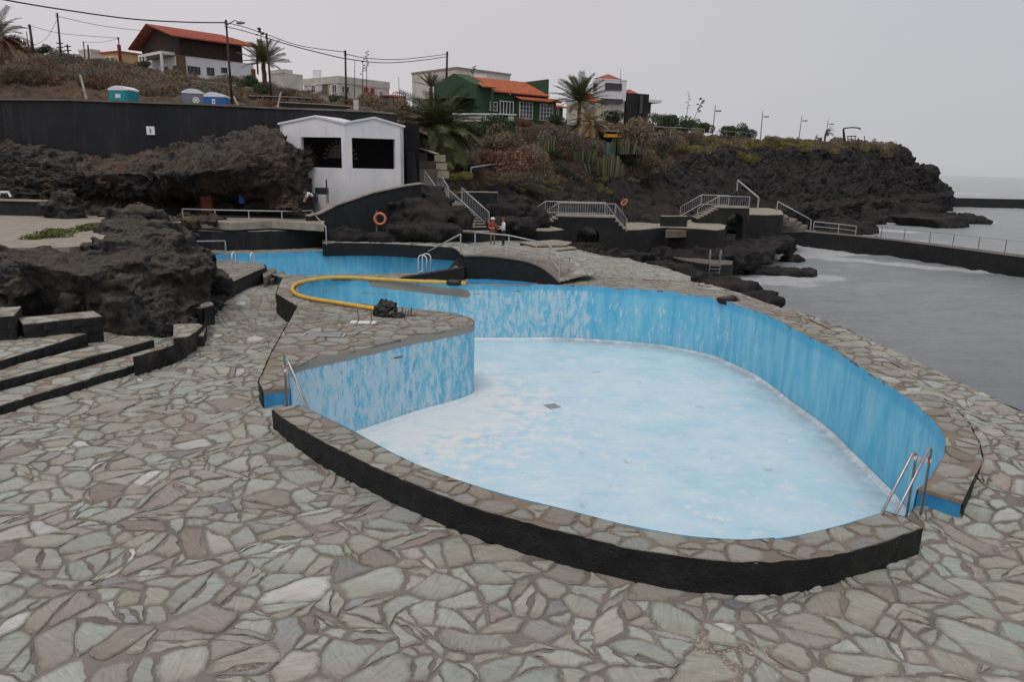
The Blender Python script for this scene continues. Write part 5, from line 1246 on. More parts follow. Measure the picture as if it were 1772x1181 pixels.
def arch_bridge(label, cx0, cx1, ydeck, D, ax0, ax1, ytop, zfoot, stepsL, stepsR, dep, xo=None, zb2=-5):
    root = empty('arched_bridge', (0, 0, 0), label=label, cat='bridge'); a, b = gd(cx0, ydeck[0], D), gd(cx1, ydeck[1], D); zt = (a.z + b.z) / 2
    l, r_ = gd(ax0, 400, D).x, gd(ax1, 400, D).x; ztp = gd(ax0, ytop, D).z; rad = (r_ - l) / 2; cx = (l + r_) / 2
    fx0, fx1 = a.x - stepsL * .33, b.x + stepsR * .33
    V = [(fx0, D, zb2), (l, D, zb2)] + [(cx - rad * math.cos(t), D, ztp - rad + rad * math.sin(t)) for t in np.linspace(0, math.pi, 12)] + [(r_, D, zb2), (fx1, D, zb2), (fx1, D, zfoot), (b.x, D, zt - .1), (a.x, D, zt - .1), (fx0, D, zfoot)]
    MB().extrude(V, (0, dep, 0)).build('arch', M['black'], root)
    MB().box(a.x - .1, D - .06, zt - .1, b.x + .1, D + dep + .06, zt).build('deck', M['conc'], root)
    for s_, n, x0 in ((-1, stepsL, a.x), (1, stepsR, b.x)):
        for k in range(n):
            z = zt - (k + 1) * (zt - zfoot) / (n + 1); x = x0 + s_ * .33 * (k + .5) + s_ * .05; MB().box(x - .19, D - .05, z - .12, x + .19, D + dep + .05, z).build('step', M['conc'], root)
    return a, b, zt, fx0, fx1
a, b, zt, f0, f1 = arch_bridge('nearer arched black bridge with pale railings, left of the other one', 966, 1064, (374.5, 373.5), 61, 998, 1038, 392, .35, 5, 3, 2.0)
za = .35
railing([Vector((f0, 61, za)), Vector((a.x, 61, zt)), Vector((b.x, 61, zt)), Vector((f1, 61, za))], 1.02, (1,), r=.045, bal=.2, base_rail=True, label='front railing of the nearer arched bridge')
railing([Vector((f0 - 1.0, 62.9, za)), Vector((a.x - 1.0, 62.9, zt)), Vector((b.x - .6, 62.9, zt)), Vector((f1 - .6, 62.9, za))], 1.02, (1,), r=.045, bal=.2, base_rail=True, label='back railing of the nearer arched bridge')
a, b, zt, f0, f1 = arch_bridge('farther arched black bridge with pale railings', 1243, 1296, (359.5, 357.5), 73, 1257, 1285, 369, .7, 6, 0, 2.2)
railing([Vector((f0, 73, .7)), Vector((a.x, 73, zt)), Vector((b.x, 73, zt))], 1.02, (1,), r=.05, bal=.22, base_rail=True, label='front railing of the farther arched bridge')
railing([Vector((f0 - 1.2, 75.1, .7)), Vector((a.x - 1.2, 75.1, zt)), Vector((b.x - 1.4, 75.1, zt))], 1.02, (1,), r=.05, bal=.22, base_rail=True, label='back railing of the farther arched bridge')
shelf('shore_walk', [(1083,398),(1110,397),(1150,393),(1200,395),(1240,398),(1254,396),(1256,390),(1232,383),(1187,380),(1140,380),(1083,384)], .3, -3.5, 'paved walkway between the two arched bridges')
shelf('shore_walk', [(1297,371),(1330,372),(1356,371),(1352,364),(1330,360),(1297,360)], 1.0, -2.5, 'pale landing beyond the farther arched bridge')
st = empty('stone_steps', label='curved stone steps going down from the landing towards the long jetty', cat='steps')
for k, (q, z) in enumerate([([(1296,378),(1345,379),(1366,376),(1360,371),(1296,371)], .55), ([(1320,384),(1372,384),(1380,379),(1366,376),(1320,378)], .1), ([(1330,390),(1380,389),(1388,384),(1372,383),(1330,384)], -.35), ([(1335,396),(1392,394),(1398,389),(1380,388),(1335,390)], -.8)]):
    P_ = [gz(x, y, z) for x, y in q]; MB().prism([xy(p) for p in P_], z - .5, z).build('step', M['conc_dark'], st)
railing([gd(1344, 366, 77), gd(1402, 398, 76)], 1.0, (1,), r=.07, label='pale handrail sloping down from the landing to the long jetty', mat='rail')
railing([gd(1407, 400, 76), gd(1450, 404, 77), gd(1480, 408, 76)], .95, (1, .5), r=.05, label='low pale railing at the root of the long jetty', mat='rail')
railing([gd(1275, 330, 90), gd(1311, 361, 86)], 1.2, (1,), r=.11, label='thick pale handrail going up the cliff behind the farther bridge', mat='rail', posts=[0, 1])
jr = [jo[int(i)] for i in np.linspace(10, len(jo) - 8, 9)]
railing([Vector((p.x, p.y, -1.9)) for p in jr], 1.2, (1,), r=.014, r_post=.032, mat='pole', label='thin wire railing with posts along the long jetty')
o = wall_poly('low_wall', [(1145, 375, 68), (1190, 375, 68)], .2, .5, 'black', cap='conc', label='low black seat wall with a pale cap, between the bridges', cat='low wall')
# ladder pier
zp2 = -2.1
shelf('ladder_pier', [(1104,425),(1126,433),(1150,441),(1177,449),(1205,454),(1228,457),(1250,458),(1267,457),(1268,452),(1225,446),(1190,440),(1160,430),(1152,418),(1136,419)], zp2, -5, 'narrow black pier with a steel ladder into the sea', 'conc_dark', None, 'pier')
st = empty('stone_steps', label='narrow stone steps down from the walkway to the ladder pier', cat='steps')
for k in range(5):
    z = .1 - .42 * k; P_ = [gz(x - k * 6, y + k * 4.5, z) for x, y in [(1152,400),(1188,399),(1186,396),(1156,396)]]; MB().prism([xy(p) for p in P_], z - .6, z).build('step', M['conc_dark'], st)
hoop_ladder(gz(1236, 457, zp2) + Vector((0, .15, 0)), (.85, 0, 0), 'steel ladder with hooped handrails at the end of the ladder pier', (0, -1, 0), 1.15, 'rail', .4, 1.9)

# ------------------------------------------------------------------ yard under the rock face
mb = MB(); p = gd(415, 350, 47.8); mb.box(p.x - .4, 47.7, 1.9, p.x + .4, 47.85, p.z + 1.3); mb.build('dark_door', M['void'], label='dark doorway in the rock behind the long railing', cat='door')
mb = MB(); p = gd(357, 358, 46.2); mb.box(p.x - .33, 46.2, 1.9, p.x + .33, 46.7, p.z + 1.3); mb.build('pillar', plain('rust_plaster', c(122, 74, 54), .9, .3, 3, .3, 8), label='rust-coloured pillar under the overhanging rock', cat='pillar')
lumpy('straw_heap', 408, 364, 2.0, .95, .6, .33, 5, 'bark', 'brown heap of stone or straw behind the long railing', 'heap', 5, .5)
lumpy('white_sack', 442, 363, 2.0, .28, .25, .24, 6, 'white_old', 'small white sack beside the brown heap', 'sack', 4, .3)
p = gz(372, 372, 2.0); mb = MB(); mb.tube([(0, 0, 0), (0, 0, .55)], .2, 12); o = mb.build('blue_bucket', M['plastic_blue'], label='small blue container by the dark doorway', cat='bucket'); o.location = gd(419, 352, 46.8)
e = empty('barbecue', gd(560, 352, 46.4), label='black barbecue drum standing against the white cabin', cat='barbecue')
MB().box(-.45, -.2, .55, .3, .2, .95).build('body', M['black_plastic'], e); MB().tube([(.22, 0, .95), (.22, 0, 1.45)], .045, 8).build('chimney', M['black_plastic'], e)
for x, y in ((-.4, -.16), (-.4, .16), (.25, -.16), (.25, .16)): MB().box(x - .02, y - .02, 0, x + .02, y + .02, .55).build('leg', M['black_plastic'], e)
lumpy('black_sack', 571, 354, 2.6, .25, .25, .28, 16, 'black_plastic', 'black rubbish sack at the foot of the white cabin', 'sack', 4)
for k, (x0, y0, x1, y1) in enumerate([(522, 318, 519, 352), (528, 326, 524, 352)]):
    MB().tube([gd(x1, y1, 45.6), gd(x0, y0, 46.4)], .03, 5).build('wooden_pole', M['bark'], label='thin wooden pole leaning on the rock beside the bending worker, %s one' % ('taller', 'shorter')[k], cat='pole')

# ------------------------------------------------------------------ people
M['skin'] = plain('skin', c(176, 130, 104), .6, .06, 5, 0)
def cloth(n, col): return plain(n, col, .85, .1, 9, .3, 30)
def person(loc, rz, label, joints, mats, hat=None, hair='dkwood', scale=1.0):
    """joints: dict name -> xyz in a 1.70 m figure, facing -y"""
    J = dict(pelvis=(0, 0, .92), belly=(0, 0, 1.05), chest=(0, .0, 1.28), neck=(0, 0, 1.45), jaw=(0, -.02, 1.52), head=(0, -.01, 1.60), crown=(0, 0, 1.665),
             ls=(.17, 0, 1.39), rs=(-.17, 0, 1.39), le=(.22, .03, 1.12), re=(-.22, .03, 1.12), lw=(.24, -.06, .9), rw=(-.24, -.06, .9), lh=(.24, -.09, .83), rh=(-.24, -.09, .83),
             lk=(.11, -.01, .5), rk=(-.11, -.01, .5), la=(.12, .02, .09), ra=(-.12, .02, .09), lt=(.13, -.13, .035), rt=(-.13, -.13, .035), lp=(.09, 0, .88), rp=(-.09, 0, .88)); J.update(joints)
    E = [('pelvis', 'belly'), ('belly', 'chest'), ('chest', 'neck'), ('neck', 'jaw'), ('jaw', 'head'), ('head', 'crown'), ('chest', 'ls'), ('chest', 'rs'), ('ls', 'le'), ('rs', 're'), ('le', 'lw'), ('re', 'rw'), ('lw', 'lh'), ('rw', 'rh'),
         ('pelvis', 'lp'), ('pelvis', 'rp'), ('lp', 'lk'), ('rp', 'rk'), ('lk', 'la'), ('rk', 'ra'), ('la', 'lt'), ('ra', 'rt')]
    Rr = dict(pelvis=.135, belly=.13, chest=.145, neck=.055, jaw=.07, head=.09, crown=.06, ls=.07, rs=.07, le=.045, re=.045, lw=.03, rw=.03, lh=.034, rh=.034, lk=.062, rk=.062, la=.042, ra=.042, lt=.03, rt=.03, lp=.095, rp=.095)
    names = ['pelvis'] + [n for n in J if n != 'pelvis']; V = [Vector(J[n]) for n in names]; rad = [Rr[n] for n in names]; idx = {n: i for i, n in enumerate(names)}; EE = [(idx[a], idx[b]) for a, b in E]
    for s_ in 'lr':
        w, h = Vector(J[s_ + 'w']), Vector(J[s_ + 'h']); d = (h - w).normalized(); sx = 1 if s_ == 'l' else -1; side = d.cross(Vector((sx, 0, 0))).normalized()
        for k, (off, ln) in enumerate([(-.03, .07), (-.01, .085), (.01, .08), (.03, .065)]):
            b = len(V); V += [h + side * off + d * .03, h + side * off + d * (.03 + ln)]; rad += [.011, .008]; EE += [(idx[s_ + 'h'], b), (b, b + 1)]
        b = len(V); V += [w + side * -.045 + d * .05, w + side * -.06 + d * .09]; rad += [.012, .009]; EE += [(idx[s_ + 'h'], b), (b, b + 1)]
    me = bpy.data.meshes.new('t'); me.from_pydata(V, EE, []); o = bpy.data.objects.new('t', me); COL.objects.link(o)
    sk = o.modifiers.new('s', 'SKIN'); sk.use_smooth_shade = True
    for v, r_ in zip(me.skin_vertices[0].data, rad): v.radius = (r_, r_ * .8 if r_ > .1 else r_)
    me.skin_vertices[0].data[0].use_root = True
    o.modifiers.new('u', 'SUBSURF').levels = 1
    dg = bpy.context.evaluated_depsgraph_get(); dg.update(); me2 = bpy.data.meshes.new_from_object(o.evaluated_get(dg)); bpy.data.objects.remove(o)
    root = empty('person', loc, rz, label=label, cat='person'); root.scale = (scale,) * 3
    me2.materials.clear()
    for m_ in mats: me2.materials.append(m_)
    segs = [(Vector(J[a]), Vector(J[b]), a, b) for a, b in E]
    def part_of(p):
        best = min(segs, key=lambda s_: (p - (s_[0] + (s_[1] - s_[0]) * max(0, min(1, (p - s_[0]).dot(s_[1] - s_[0]) / (s_[1] - s_[0]).length_squared)))).length)
        return best[2], best[3]
    # 0 skin, 1 top, 2 trousers, 3 shoes
    mp = {}
    for f in me2.polygons:
        a, b = part_of(Vector(f.center))
        if b in ('lh', 'rh') or a in ('neck', 'jaw', 'head'): mi = 0
        elif b in ('lt', 'rt'): mi = 3
        elif a in ('lp', 'rp', 'lk', 'rk') or b in ('lp', 'rp'): mi = 2
        elif b in ('lw', 'rw'): mi = 1 if mats[4] is not None and mats[4] == mats[1] else 0
        else: mi = 1
        f.material_index = mi
    body = link('body', me2, root)
    hd = Vector(J['head']); nk = (hd - Vector(J['jaw'])).normalized()
    face = MB(); 
    bm = bmesh.new(); bmesh.ops.create_icosphere(bm, subdivisions=2, radius=1, matrix=Matrix.Translation(hd + Vector((0, .02, .025))) @ Matrix.Diagonal((.098, .105, .10, 1)))
    bmesh.ops.delete(bm, geom=[v for v in bm.verts if v.co.y < hd.y - .045 and v.co.z < hd.z + .06], context='VERTS'); me3 = bpy.data.meshes.new('hair'); bm.to_mesh(me3); bm.free(); me3.materials.append(M[hair]); link('hair', me3, root)
    MB().tube([hd + Vector((0, -.085, .0)), hd + Vector((0, -.115, -.03))], [.01, .016], 6).build('nose', mats[0], root)
    for sx in (-1, 1):
        MB().tube([hd + Vector((sx * .034, -.088, .015)), hd + Vector((sx * .034, -.094, .015))], .011, 6).build('eye', M['void'], root)
        MB().tube([hd + Vector((sx * .09, 0, .02)), hd + Vector((sx * .1, 0, -.03))], .02, 6).build('ear', mats[0], root)
    MB().box(-.025, -.09, -.05, .025, -.08, -.042).build('mouth', M['red'], root).location = hd
    if hat:
        hm = MB(); hm.tube([hd + Vector((0, .01, z)) for z in (.03, .05, .10, .135, .145)], [.112, .112, .105, .085, .03], 14); hm.tube([hd + Vector((0, -.01, .035)), hd + Vector((0, -.01, .045))], [.17, .165], 16); hm.build('hat', M[hat], root, smooth=True)
    return root
red_t, khaki = cloth('rust_shirt', c(150, 70, 58)), cloth('khaki_trousers', c(108, 98, 78)); wht, navy = cloth('white_shirt', c(216, 216, 222)), cloth('dark_trousers', c(40, 44, 58)); shoe = cloth('shoes', c(70, 64, 60))
p = onp(852, 428.5); p.z = .6; p = gd(852, 428, 43.5)
zs1 = p.z
person(p, R(25), 'person in a rust red top and white sun hat by the footbridge railing', dict(le=(.26, -.02, 1.15), lw=(.14, -.2, 1.22), lh=(.08, -.26, 1.27), re=(-.25, 0, 1.14), rw=(-.12, -.2, 1.12), rh=(-.06, -.25, 1.13)), [M['skin'], red_t, khaki, shoe, None], hat='white', scale=1.0)
p = gd(870.5, 427, 44)
person(p, R(-70), 'person in a white long-sleeved shirt and dark trousers, facing the one in red', dict(le=(.25, -.03, 1.15), lw=(.18, -.24, 1.2), lh=(.16, -.32, 1.22), re=(-.24, .02, 1.13), rw=(-.2, -.2, 1.02), rh=(-.18, -.27, 1.02)), [M['skin'], wht, navy, shoe, wht], hair='bark', hat='bark', scale=1.0)
p = gd(543, 367, 45.2)
person(p, R(-60), 'person in a white shirt bending over a tool beside the rock at the white cabin', dict(belly=(0, -.06, 1.02), chest=(0, -.24, 1.14), neck=(0, -.38, 1.2), jaw=(0, -.45, 1.2), head=(0, -.51, 1.2), crown=(0, -.57, 1.21), ls=(.16, -.32, 1.15), rs=(-.16, -.32, 1.15),
   le=(.19, -.42, .92), re=(-.19, -.42, .92), lw=(.1, -.5, .74), rw=(-.1, -.52, .78), lh=(.08, -.53, .68), rh=(-.08, -.55, .72)), [M['skin'], wht, navy, shoe, None], hair='dkwood', scale=.98)
# ------------------------------------------------------------------ houses
class House:
    def __init__(s, label, cpx, rpx, lpx, D, yaw, ybase, cat='house', name='house'):
        """near corner seen at cpx; right face ends at rpx, left face at lpx"""
        s.o = gd(cpx, ybase, D); s.yaw = R(yaw); s.root = empty(name, s.o, s.yaw, label=label, cat=cat); s.D = D; s.cpx = cpx
        s.ex = Vector((math.cos(s.yaw), math.sin(s.yaw), 0)); s.ey = Vector((-math.sin(s.yaw), math.cos(s.yaw), 0))
        s.L = s.solve(s.ex, rpx); s.W = s.solve(s.ey, lpx)
    def solve(s, e, px):
        lo, hi = 0, 80
        sg = 1 if toimg(s.o + e)[0] > toimg(s.o)[0] else -1
        for _ in range(40):
            m_ = (lo + hi) / 2
            if (toimg(s.o + e * m_)[0] - px) * sg < 0: lo = m_
            else: hi = m_
        return lo
    def z(s, y): return gd(s.cpx, y, s.D).z - s.o.z
    def fx(s, px, back=0): return s.solve(s.ex, px)
    def fz(s, px, py, side='r', dep=0):
        """height above base of photo row py on that face at column px"""
        e = s.ex if side == 'r' else s.ey; t = s.solve(e, px); p = s.o + e * t; lo, hi = -20, 40
        for _ in range(40):
            m_ = (lo + hi) / 2; q = toimg(p + Vector((0, 0, m_)))
            if q[1] > py: lo = m_
            else: hi = m_
        return lo
    def block(s, name, mat, x0, x1, y0, y1, z0, z1, **kw): return MB().box(x0, y0, z0, x1, y1, z1).build(name, M[mat], s.root, **kw)
    def window(s, side, px0, px1, py0, py1, frame='white', mull=1, name='window', trans=0, glass='glass'):
        """opening on the right face (side r) or left face (l), placed from its photo columns and rows"""
        e = s.ex if side == 'r' else s.ey; a, b = sorted((s.solve(e, px0), s.solve(e, px1))); zt, zb3 = s.fz((px0 + px1) / 2, py0, side), s.fz((px0 + px1) / 2, py1, side); f = .07
        def bx(mb, u0, u1, z0, z1, d0, d1):
            if side == 'r': mb.box(u0, -d1, z0, u1, -d0, z1)
            else: mb.box(-d1, u0, z0, -d0, u1, z1)
            return mb
        mb = MB(); bx(mb, a - f, a, zb3 - f, zt + f, .0, .09); bx(mb, b, b + f, zb3 - f, zt + f, .0, .09); bx(mb, a, b, zt, zt + f, .0, .088); bx(mb, a, b, zb3 - f, zb3, .0, .10)
        for k in range(mull): u = a + (b - a) * (k + 1) / (mull + 1); bx(mb, u - .03, u + .03, zb3, zt, .02, .075)
        for k in range(trans): zz = zb3 + (zt - zb3) * (k + 1) / (trans + 1); bx(mb, a, b, zz - .025, zz + .025, .02, .07)
        w = mb.build(name, M[frame], s.root); bx(MB(), a, b, zb3, zt, .005, .02).build('pane', M[glass], w); return w
    def tiled(s, name, mat, P0, P1, P2, P3, th=.12, rows=.34):
        """sloping roof plane P0-P1 along the eave, P3-P2 along the ridge, with raised tile courses"""
        P = [Vector(p) for p in (P0, P1, P2, P3)]; n = (P[1] - P[0]).cross(P[3] - P[0]).normalized(); n = n if n.z > 0 else -n
        mb = MB(); mb.extrude([P[0], P[1], P[2], P[3]], n * th); rf = mb.build(name, M[mat], s.root)
        L = (P[1] - P[0]).length; k = max(2, int(L / rows)); mb = MB()
        for i in range(k + 1):
            t = i / k; a, b = P[0].lerp(P[1], t) + n * th, P[3].lerp(P[2], t) + n * th; mb.tube([a, b], .07, 5)
        mb.build('tile_course', M[mat], rf, kind='stuff'); return rf

# chalet: dark timber over white
h = House('dark timber chalet with a red tiled roof over a white ground floor', 314, 440, 247, 89, 48, 131)
zw, ze = h.z(95), h.z(62); L, W = h.L, h.W; zr = gd(275, 43, 92).z - h.o.z; g = W * .55
Lu = h.fx(421.5)
h.block('ground_floor', 'white', 0, L, 0, W, -1.5, zw); 
MB().extrude([(0, -.1, zw), (0, W - .5, zw), (0, W - .5, ze - .6), (0, g, zr - .15), (0, -.1, ze)], (Lu, 0, 0)).build('timber_floor', M['dkwood'], h.root)
h.tiled('roof', 'tile_red', (-1.0, -.8, ze - .25), (L + 1.2, -.8, ze - .25), (Lu + .5, g, zr), (-1.0, g, zr)); h.tiled('roof', 'tile_red', (-1.0, W + .9, ze - .7), (Lu + .6, W + .9, ze - .7), (Lu + .5, g + .003, zr), (-1.0, g + .003, zr))
h.block('pillar', 'bark', -.5, .5, -.25, -.0, -1.5, zw); h.block('pillar', 'bark', L - .3, L + .15, -.2, -.003, -1.5, zw - .6); h.block('post', 'dkwood', L + .3, L + .45, -.4, -.25, zw - 1.2, ze - .2)
for a in ((327, 346, 116, 127, 2), (360, 370, 118, 129, 0), (385, 393, 118, 124.5, 1)): h.window('r', *a[:4], frame='dkwood', mull=a[4])
h.window('r', 366, 382, 78, 98, frame='dkwood', mull=2); h.window('l', 286, 293, 115, 129, 'white', 0); h.window('l', 301, 309, 113, 127, 'white', 0)
mb = MB(); 
mb.box(-1.6, 1.2, -1.2, -1.4, 1.5, 2.3).box(-1.6, 5.5, -1.2, -1.4, 5.8, 2.3).box(-1.6, 1.2, 2.3, 0, 7.5, 2.6).box(-1.6, 7.2, -1.2, -1.4, 7.5, 2.3); mb.build('porch', M['white'], h.root)
h.block('terrace_wall', 'conc_dark', -1, 9, -3.5, -3.2, -2.4, -1.0)
# small ochre house and the pale one beside it
h = House('small ochre house with dark red trim, left of the chalet', 208, 247, 176, 112, 60, 114); t = h.z(90)
h.block('wall', 'orange_wall', 0, h.L, 0, h.W, -2, t); h.block('roof_edge', 'tile_red', -.2, h.L + .2, -.2, h.W + .2, t, t + .2); h.block('pillar', 'red', -.2, .3, -.15, -.003, -2, t + 1.0); h.block('band', 'red', .3, h.L, -.06, -.003, t - 1.6, t - 1.35)
h.window('l', 185, 192, 99, 109, 'white', 0); h.window('l', 193, 200, 99, 109, 'white', 0)
h = House('plain pale block house at the far left of the ochre one', 160, 176, 139, 118, 62, 116); t = h.z(88); h.block('wall', 'white_old', 0, h.L, 0, h.W, -2, t); h.block('parapet', 'white_old', -.05, h.L + .05, -.05, h.W + .05, t + .003, t + .3)
# cream blocks between the chalet and the bungalow
h = House('windowless cream building stepped at the roof, behind the palm', 497, 525, 466, 104, 50, 153); t = h.z(126); h.block('wall', 'white_old', 0, h.L, 0, h.W, -3, t); h.block('parapet', 'white_old', -.05, h.L * .5, h.W * .1, h.W, t + .003, t + .5)
h.block('garden_wall', 'white_old', -9, h.L + 1, -5, -4.7, -3, -.6)
# white bungalow
h = House('flat-roofed white bungalow with red pillars and a water tank on its roof', 587, 674, 527.5, 84, 50, 178); t = h.z(131); L, W = h.L, h.W
h.block('wall', 'white_old', 0, L, 0, W, -1.5, t - .75); h.block('parapet', 'white_old', -.06, L + .06, -.06, W + .06, t - .748, t)
a = h.fx(706); h.block('annexe', 'white_old', L, a, .3, W * .8, -1.5, t - 1.3)
e = h.block('roof_tank', 'white', 0, .01, 0, .01, 0, .01); bpy.data.objects.remove(e)
q = h.W * .82; MB().tube([(1.0, q, t), (1.0, q, t + 1.0), (1.0, q, t + 1.05)], [.45, .45, .3], 14).build('water_tank', M['plastic_w'], h.root)
h.window('l', 541, 547, 148, 161, 'white', 1); h.window('l', 560, 569, 146, 162, 'conc', 0, glass='conc_dark'); h.window('l', 577, 583.5, 147, 160, 'white', 1)
h.window('r', 592, 604, 150, 160, 'white_old', 2); h.window('r', 656.5, 662, 158, 168, 'white', 1)
for x0, x1 in ((630, 636), (641, 646)): u, v = h.fx(x0), h.fx(x1); h.block('pillar', 'red', u, v, -.25, -.003, -1.3, t - .9)
h.window('r', 637, 640.5, 153, 177, 'white_old', 0, name='door', glass='white')
u, v = h.fx(656), h.fx(686); h.block('canopy', 'red', u, v, -1.1, -.003, t - 1.7, t - 1.58)
u, v = h.fx(680), h.fx(702); zt_, zb4 = h.fz(690, 161), h.fz(690, 181)
for k in range(7): x = u + (v - u) * k / 6; h.block('lattice_bar', 'red', x - .035, x + .035, -.08, -.02, zb4, zt_)
for k in range(4): zz = zb4 + (zt_ - zb4) * k / 3; h.block('lattice_bar', 'red', u, v, -.10, -.081, zz - .035, zz + .035)
# large pale building behind the green house
h = House('large plain pale building behind the green house', 790, 882, 713.5, 112, 42, 185); t = h.z(118.5); h.block('wall', 'white_old', 0, h.L, 0, h.W, -3, t); h.block('parapet', 'conc', -.1, h.L + .1, -.1, h.W + .1, t + .003, t + .25)
# green house
h = House('dark green house with orange tiled roofs and white-framed windows', 824, 893, 751, 92, 36, 206); L, W = h.L, h.W; z0 = -2
ze = h.z(146); zr = h.fz(789, 126, 'l'); zel = h.fz(752, 148, 'l')
MB().extrude([(0, 0, z0), (0, W, z0), (0, W, zel), (0, W * .52, zr), (0, 0, ze)], (2.2, 0, 0)).build('gable_block', M['green'], h.root)
h.block('wall', 'green', 2.2, L, .3, W, z0, h.z(158)); 
h.tiled('roof', 'tile', (-.3, -.5, ze - .25), (3.6, -.5, ze - .25), (3.6, W * .5, zr - .1), (-.1, W * .5, zr - .1)) if False else None
ex2 = h.fx(956)
zev = h.z(157)
h.tiled('roof', 'tile', (2.2, -.3, zev), (ex2 * .92, -.3, zev), (ex2 * .92, W * .5, zr - .35), (2.2, W * .5, zr - .35)); h.tiled('roof', 'tile', (2.2, W + .3, zev), (ex2 * .92, W + .3, zev), (ex2 * .92, W * .5 + .003, zr - .35), (2.2, W * .5 + .003, zr - .35))
h.tiled('porch_roof', 'tile', (.25, -.9, ze - .35), (2.3, -.9, ze - .35), (2.3, .2, ze + .15), (.25, .2, ze + .15))
h.block('front_wing', 'green', L, ex2, -.6, W * .9, z0, h.z(166)); h.tiled('porch_roof', 'tile', (L - .2, -1.3, h.z(168.5)), (ex2 + .3, -1.3, h.z(168.5)), (ex2 + .3, .3, h.z(161)), (L - .2, .3, h.z(161)))
h.block('parapet', 'green', ex2 * .92, ex2 * .92 + .3, .2, W * .8, h.z(160), zr - .2)
h.window('r', 848, 859, 177, 191, 'white', 1, trans=1); h.window('r', 865, 887, 176, 197, 'white', 3, name='glazed_door')
def shifted(px0, px1, py0, py1, mull, trans):
    w = h.window('r', px0, px1, py0, py1, 'white', mull, trans=trans); w.location.y -= .6; return w
shifted(894, 915, 178, 205, 3, 3); shifted(929, 950, 181, 208, 3, 3)
h.block('post', 'green', h.fx(843), h.fx(845.5), -1.0, -.8, z0, ze - .4)
rx0, rx1 = ex2 + .003, h.fx(990)
h.block('rear_wing', 'green', rx0, rx1, 2, 8, z0, h.z(171)); h.tiled('porch_roof', 'tile', (rx0, 1.5, h.z(173)), (rx1 + .3, 1.5, h.z(173)), (rx1 + .3, 4, h.z(166)), (rx0, 4, h.z(166)))
w = h.window('r', 976, 982, 187, 199, 'white', 1); w.location.y += 2
h.block('chimney', 'white', L * .7, L * .7 + 1.5, W * .62, W * .62 + .7, zr - .6, zr + .35)
# pergola on the gable side
for u in (.8, 4.2): h.block('pergola_post', 'bark', -2.6, -2.45, u, u + .15, z0, h.z(170))
h.block('pergola_roof', 'conc_dark', -2.8, -.003, .3, W * .8, h.z(170), h.z(168.5))
# terrace with balustrade
tr = empty('terrace_balustrade', (0, 0, 0), label='white balustrade on a green terrace wall in front of the green house', cat='balustrade')
ta, tb, tc = gd(784, 197, 84), gd(865, 197.5, 82.5), gd(892, 198.5, 84.5)
for a, b in ((ta, tb), (tb, tc)):
    MB().beam(a, b, .3, .14).build('coping', M['white'], tr)
    z1_ = min(a.z, b.z) - .75; mb = MB(); mb.extrude([(a.x, a.y, a.z - .75), (b.x, b.y, b.z - .75), (b.x, b.y, b.z - 3.5), (a.x, a.y, a.z - 3.5)], (0, .3, 0)); mb.build('terrace_wall', M['green'], tr)
mb = MB(); a, b = gd(784, 197, 84), gd(834, 197.3, 83.1); mb.extrude([(a.x, a.y, a.z - .1), (b.x, b.y, b.z - .1), (b.x, b.y, b.z - .76), (a.x, a.y, a.z - .76)], (0, .2, 0)); mb.build('solid_panel', M['white_old'], tr)
mb0 = None
for px in list(np.arange(837, 863, 3.6)) + list(np.arange(881, 891, 3.4)):
    D_ = 82.5 + (865 - px) / 81 * 1.5 if px < 865 else 82.5 + (px - 865) / 27 * 2
    p = gd(px, 205, D_); top_ = gd(px, 197.6, D_)
    if mb0 is None: mb0 = MB().tube([(0, 0, -.04), (0, 0, .08), (0, 0, .3), (0, 0, .5), (0, 0, .62)], [.09, .05, .11, .06, .09], 8).build('baluster', M['white'], tr, smooth=True); mb0.location = (p.x, p.y, top_.z - .66)
    else: c_ = mb0.copy(); COL.objects.link(c_); c_.parent = tr; c_.location = (p.x, p.y, top_.z - .66)
# small tiled roof beyond, behind the tall palm
h = House('low house with an orange tiled roof half hidden behind the tall palm', 1000, 1030, 980, 108, 35, 190); t = h.z(176); h.block('wall', 'white_old', 0, h.L, 0, h.W, -2, t); h.tiled('roof', 'tile', (-.3, -.4, t), (h.L + .3, -.4, t), (h.L, h.W * .5, t + 1.3), (0, h.W * .5, t + 1.3))
# modern white house with dark tower
h = House('modern white house with a small red pyramid roof and a dark stone tower', 1033, 1082, 1024, 122, 22, 186); t = h.z(137); L, W = h.L, h.W
h.block('upper_floor', 'white', 0, L, 0, W, h.z(172), t); h.block('lower_floor', 'white_old', .3, L, .35, W, -3, h.z(172) - .003); h.block('parapet', 'white', -.05, L + .05, -.05, .2, t + .003, t + .18)
ap = (L * .42, W * .5, t + 1.0); mb = MB(); mb.add([(-.1, 0, t + .2), (L * .85, 0, t + .2), (L * .85, W, t + .2), (-.1, W, t + .2), ap], [(0, 1, 4), (1, 2, 4), (2, 3, 4), (3, 0, 4), (3, 2, 1, 0)]); mb.build('pyramid_roof', M['tile_red'], h.root)
h.window('r', 1046, 1073, 144.5, 155.5, 'conc_dark', 3); h.window('l', 1026, 1031, 144.5, 155.5, 'conc_dark', 0); h.window('r', 1040, 1076, 171.5, 178, 'conc_dark', 4)
a, b = h.fx(1085), h.fx(1123); h.block('stone_tower', 'black', a, b, .2, 6, -4, h.z(157)); tt = h.z(157)
mb = MB(); mb.add([(a, .3, tt), (a + 2.2, .3, tt), (a + 2.2, 3, tt), (a, 3, tt), (a + 1.1, 1.6, tt + .75)], [(0, 1, 4), (1, 2, 4), (2, 3, 4), (3, 0, 4), (3, 2, 1, 0)]); mb.build('pyramid_roof', M['tile_red'], h.root)
w = h.window('r', 1106, 1112, 164, 197, 'void', 0); c0, c1 = h.fx(1123), h.fx(1145)
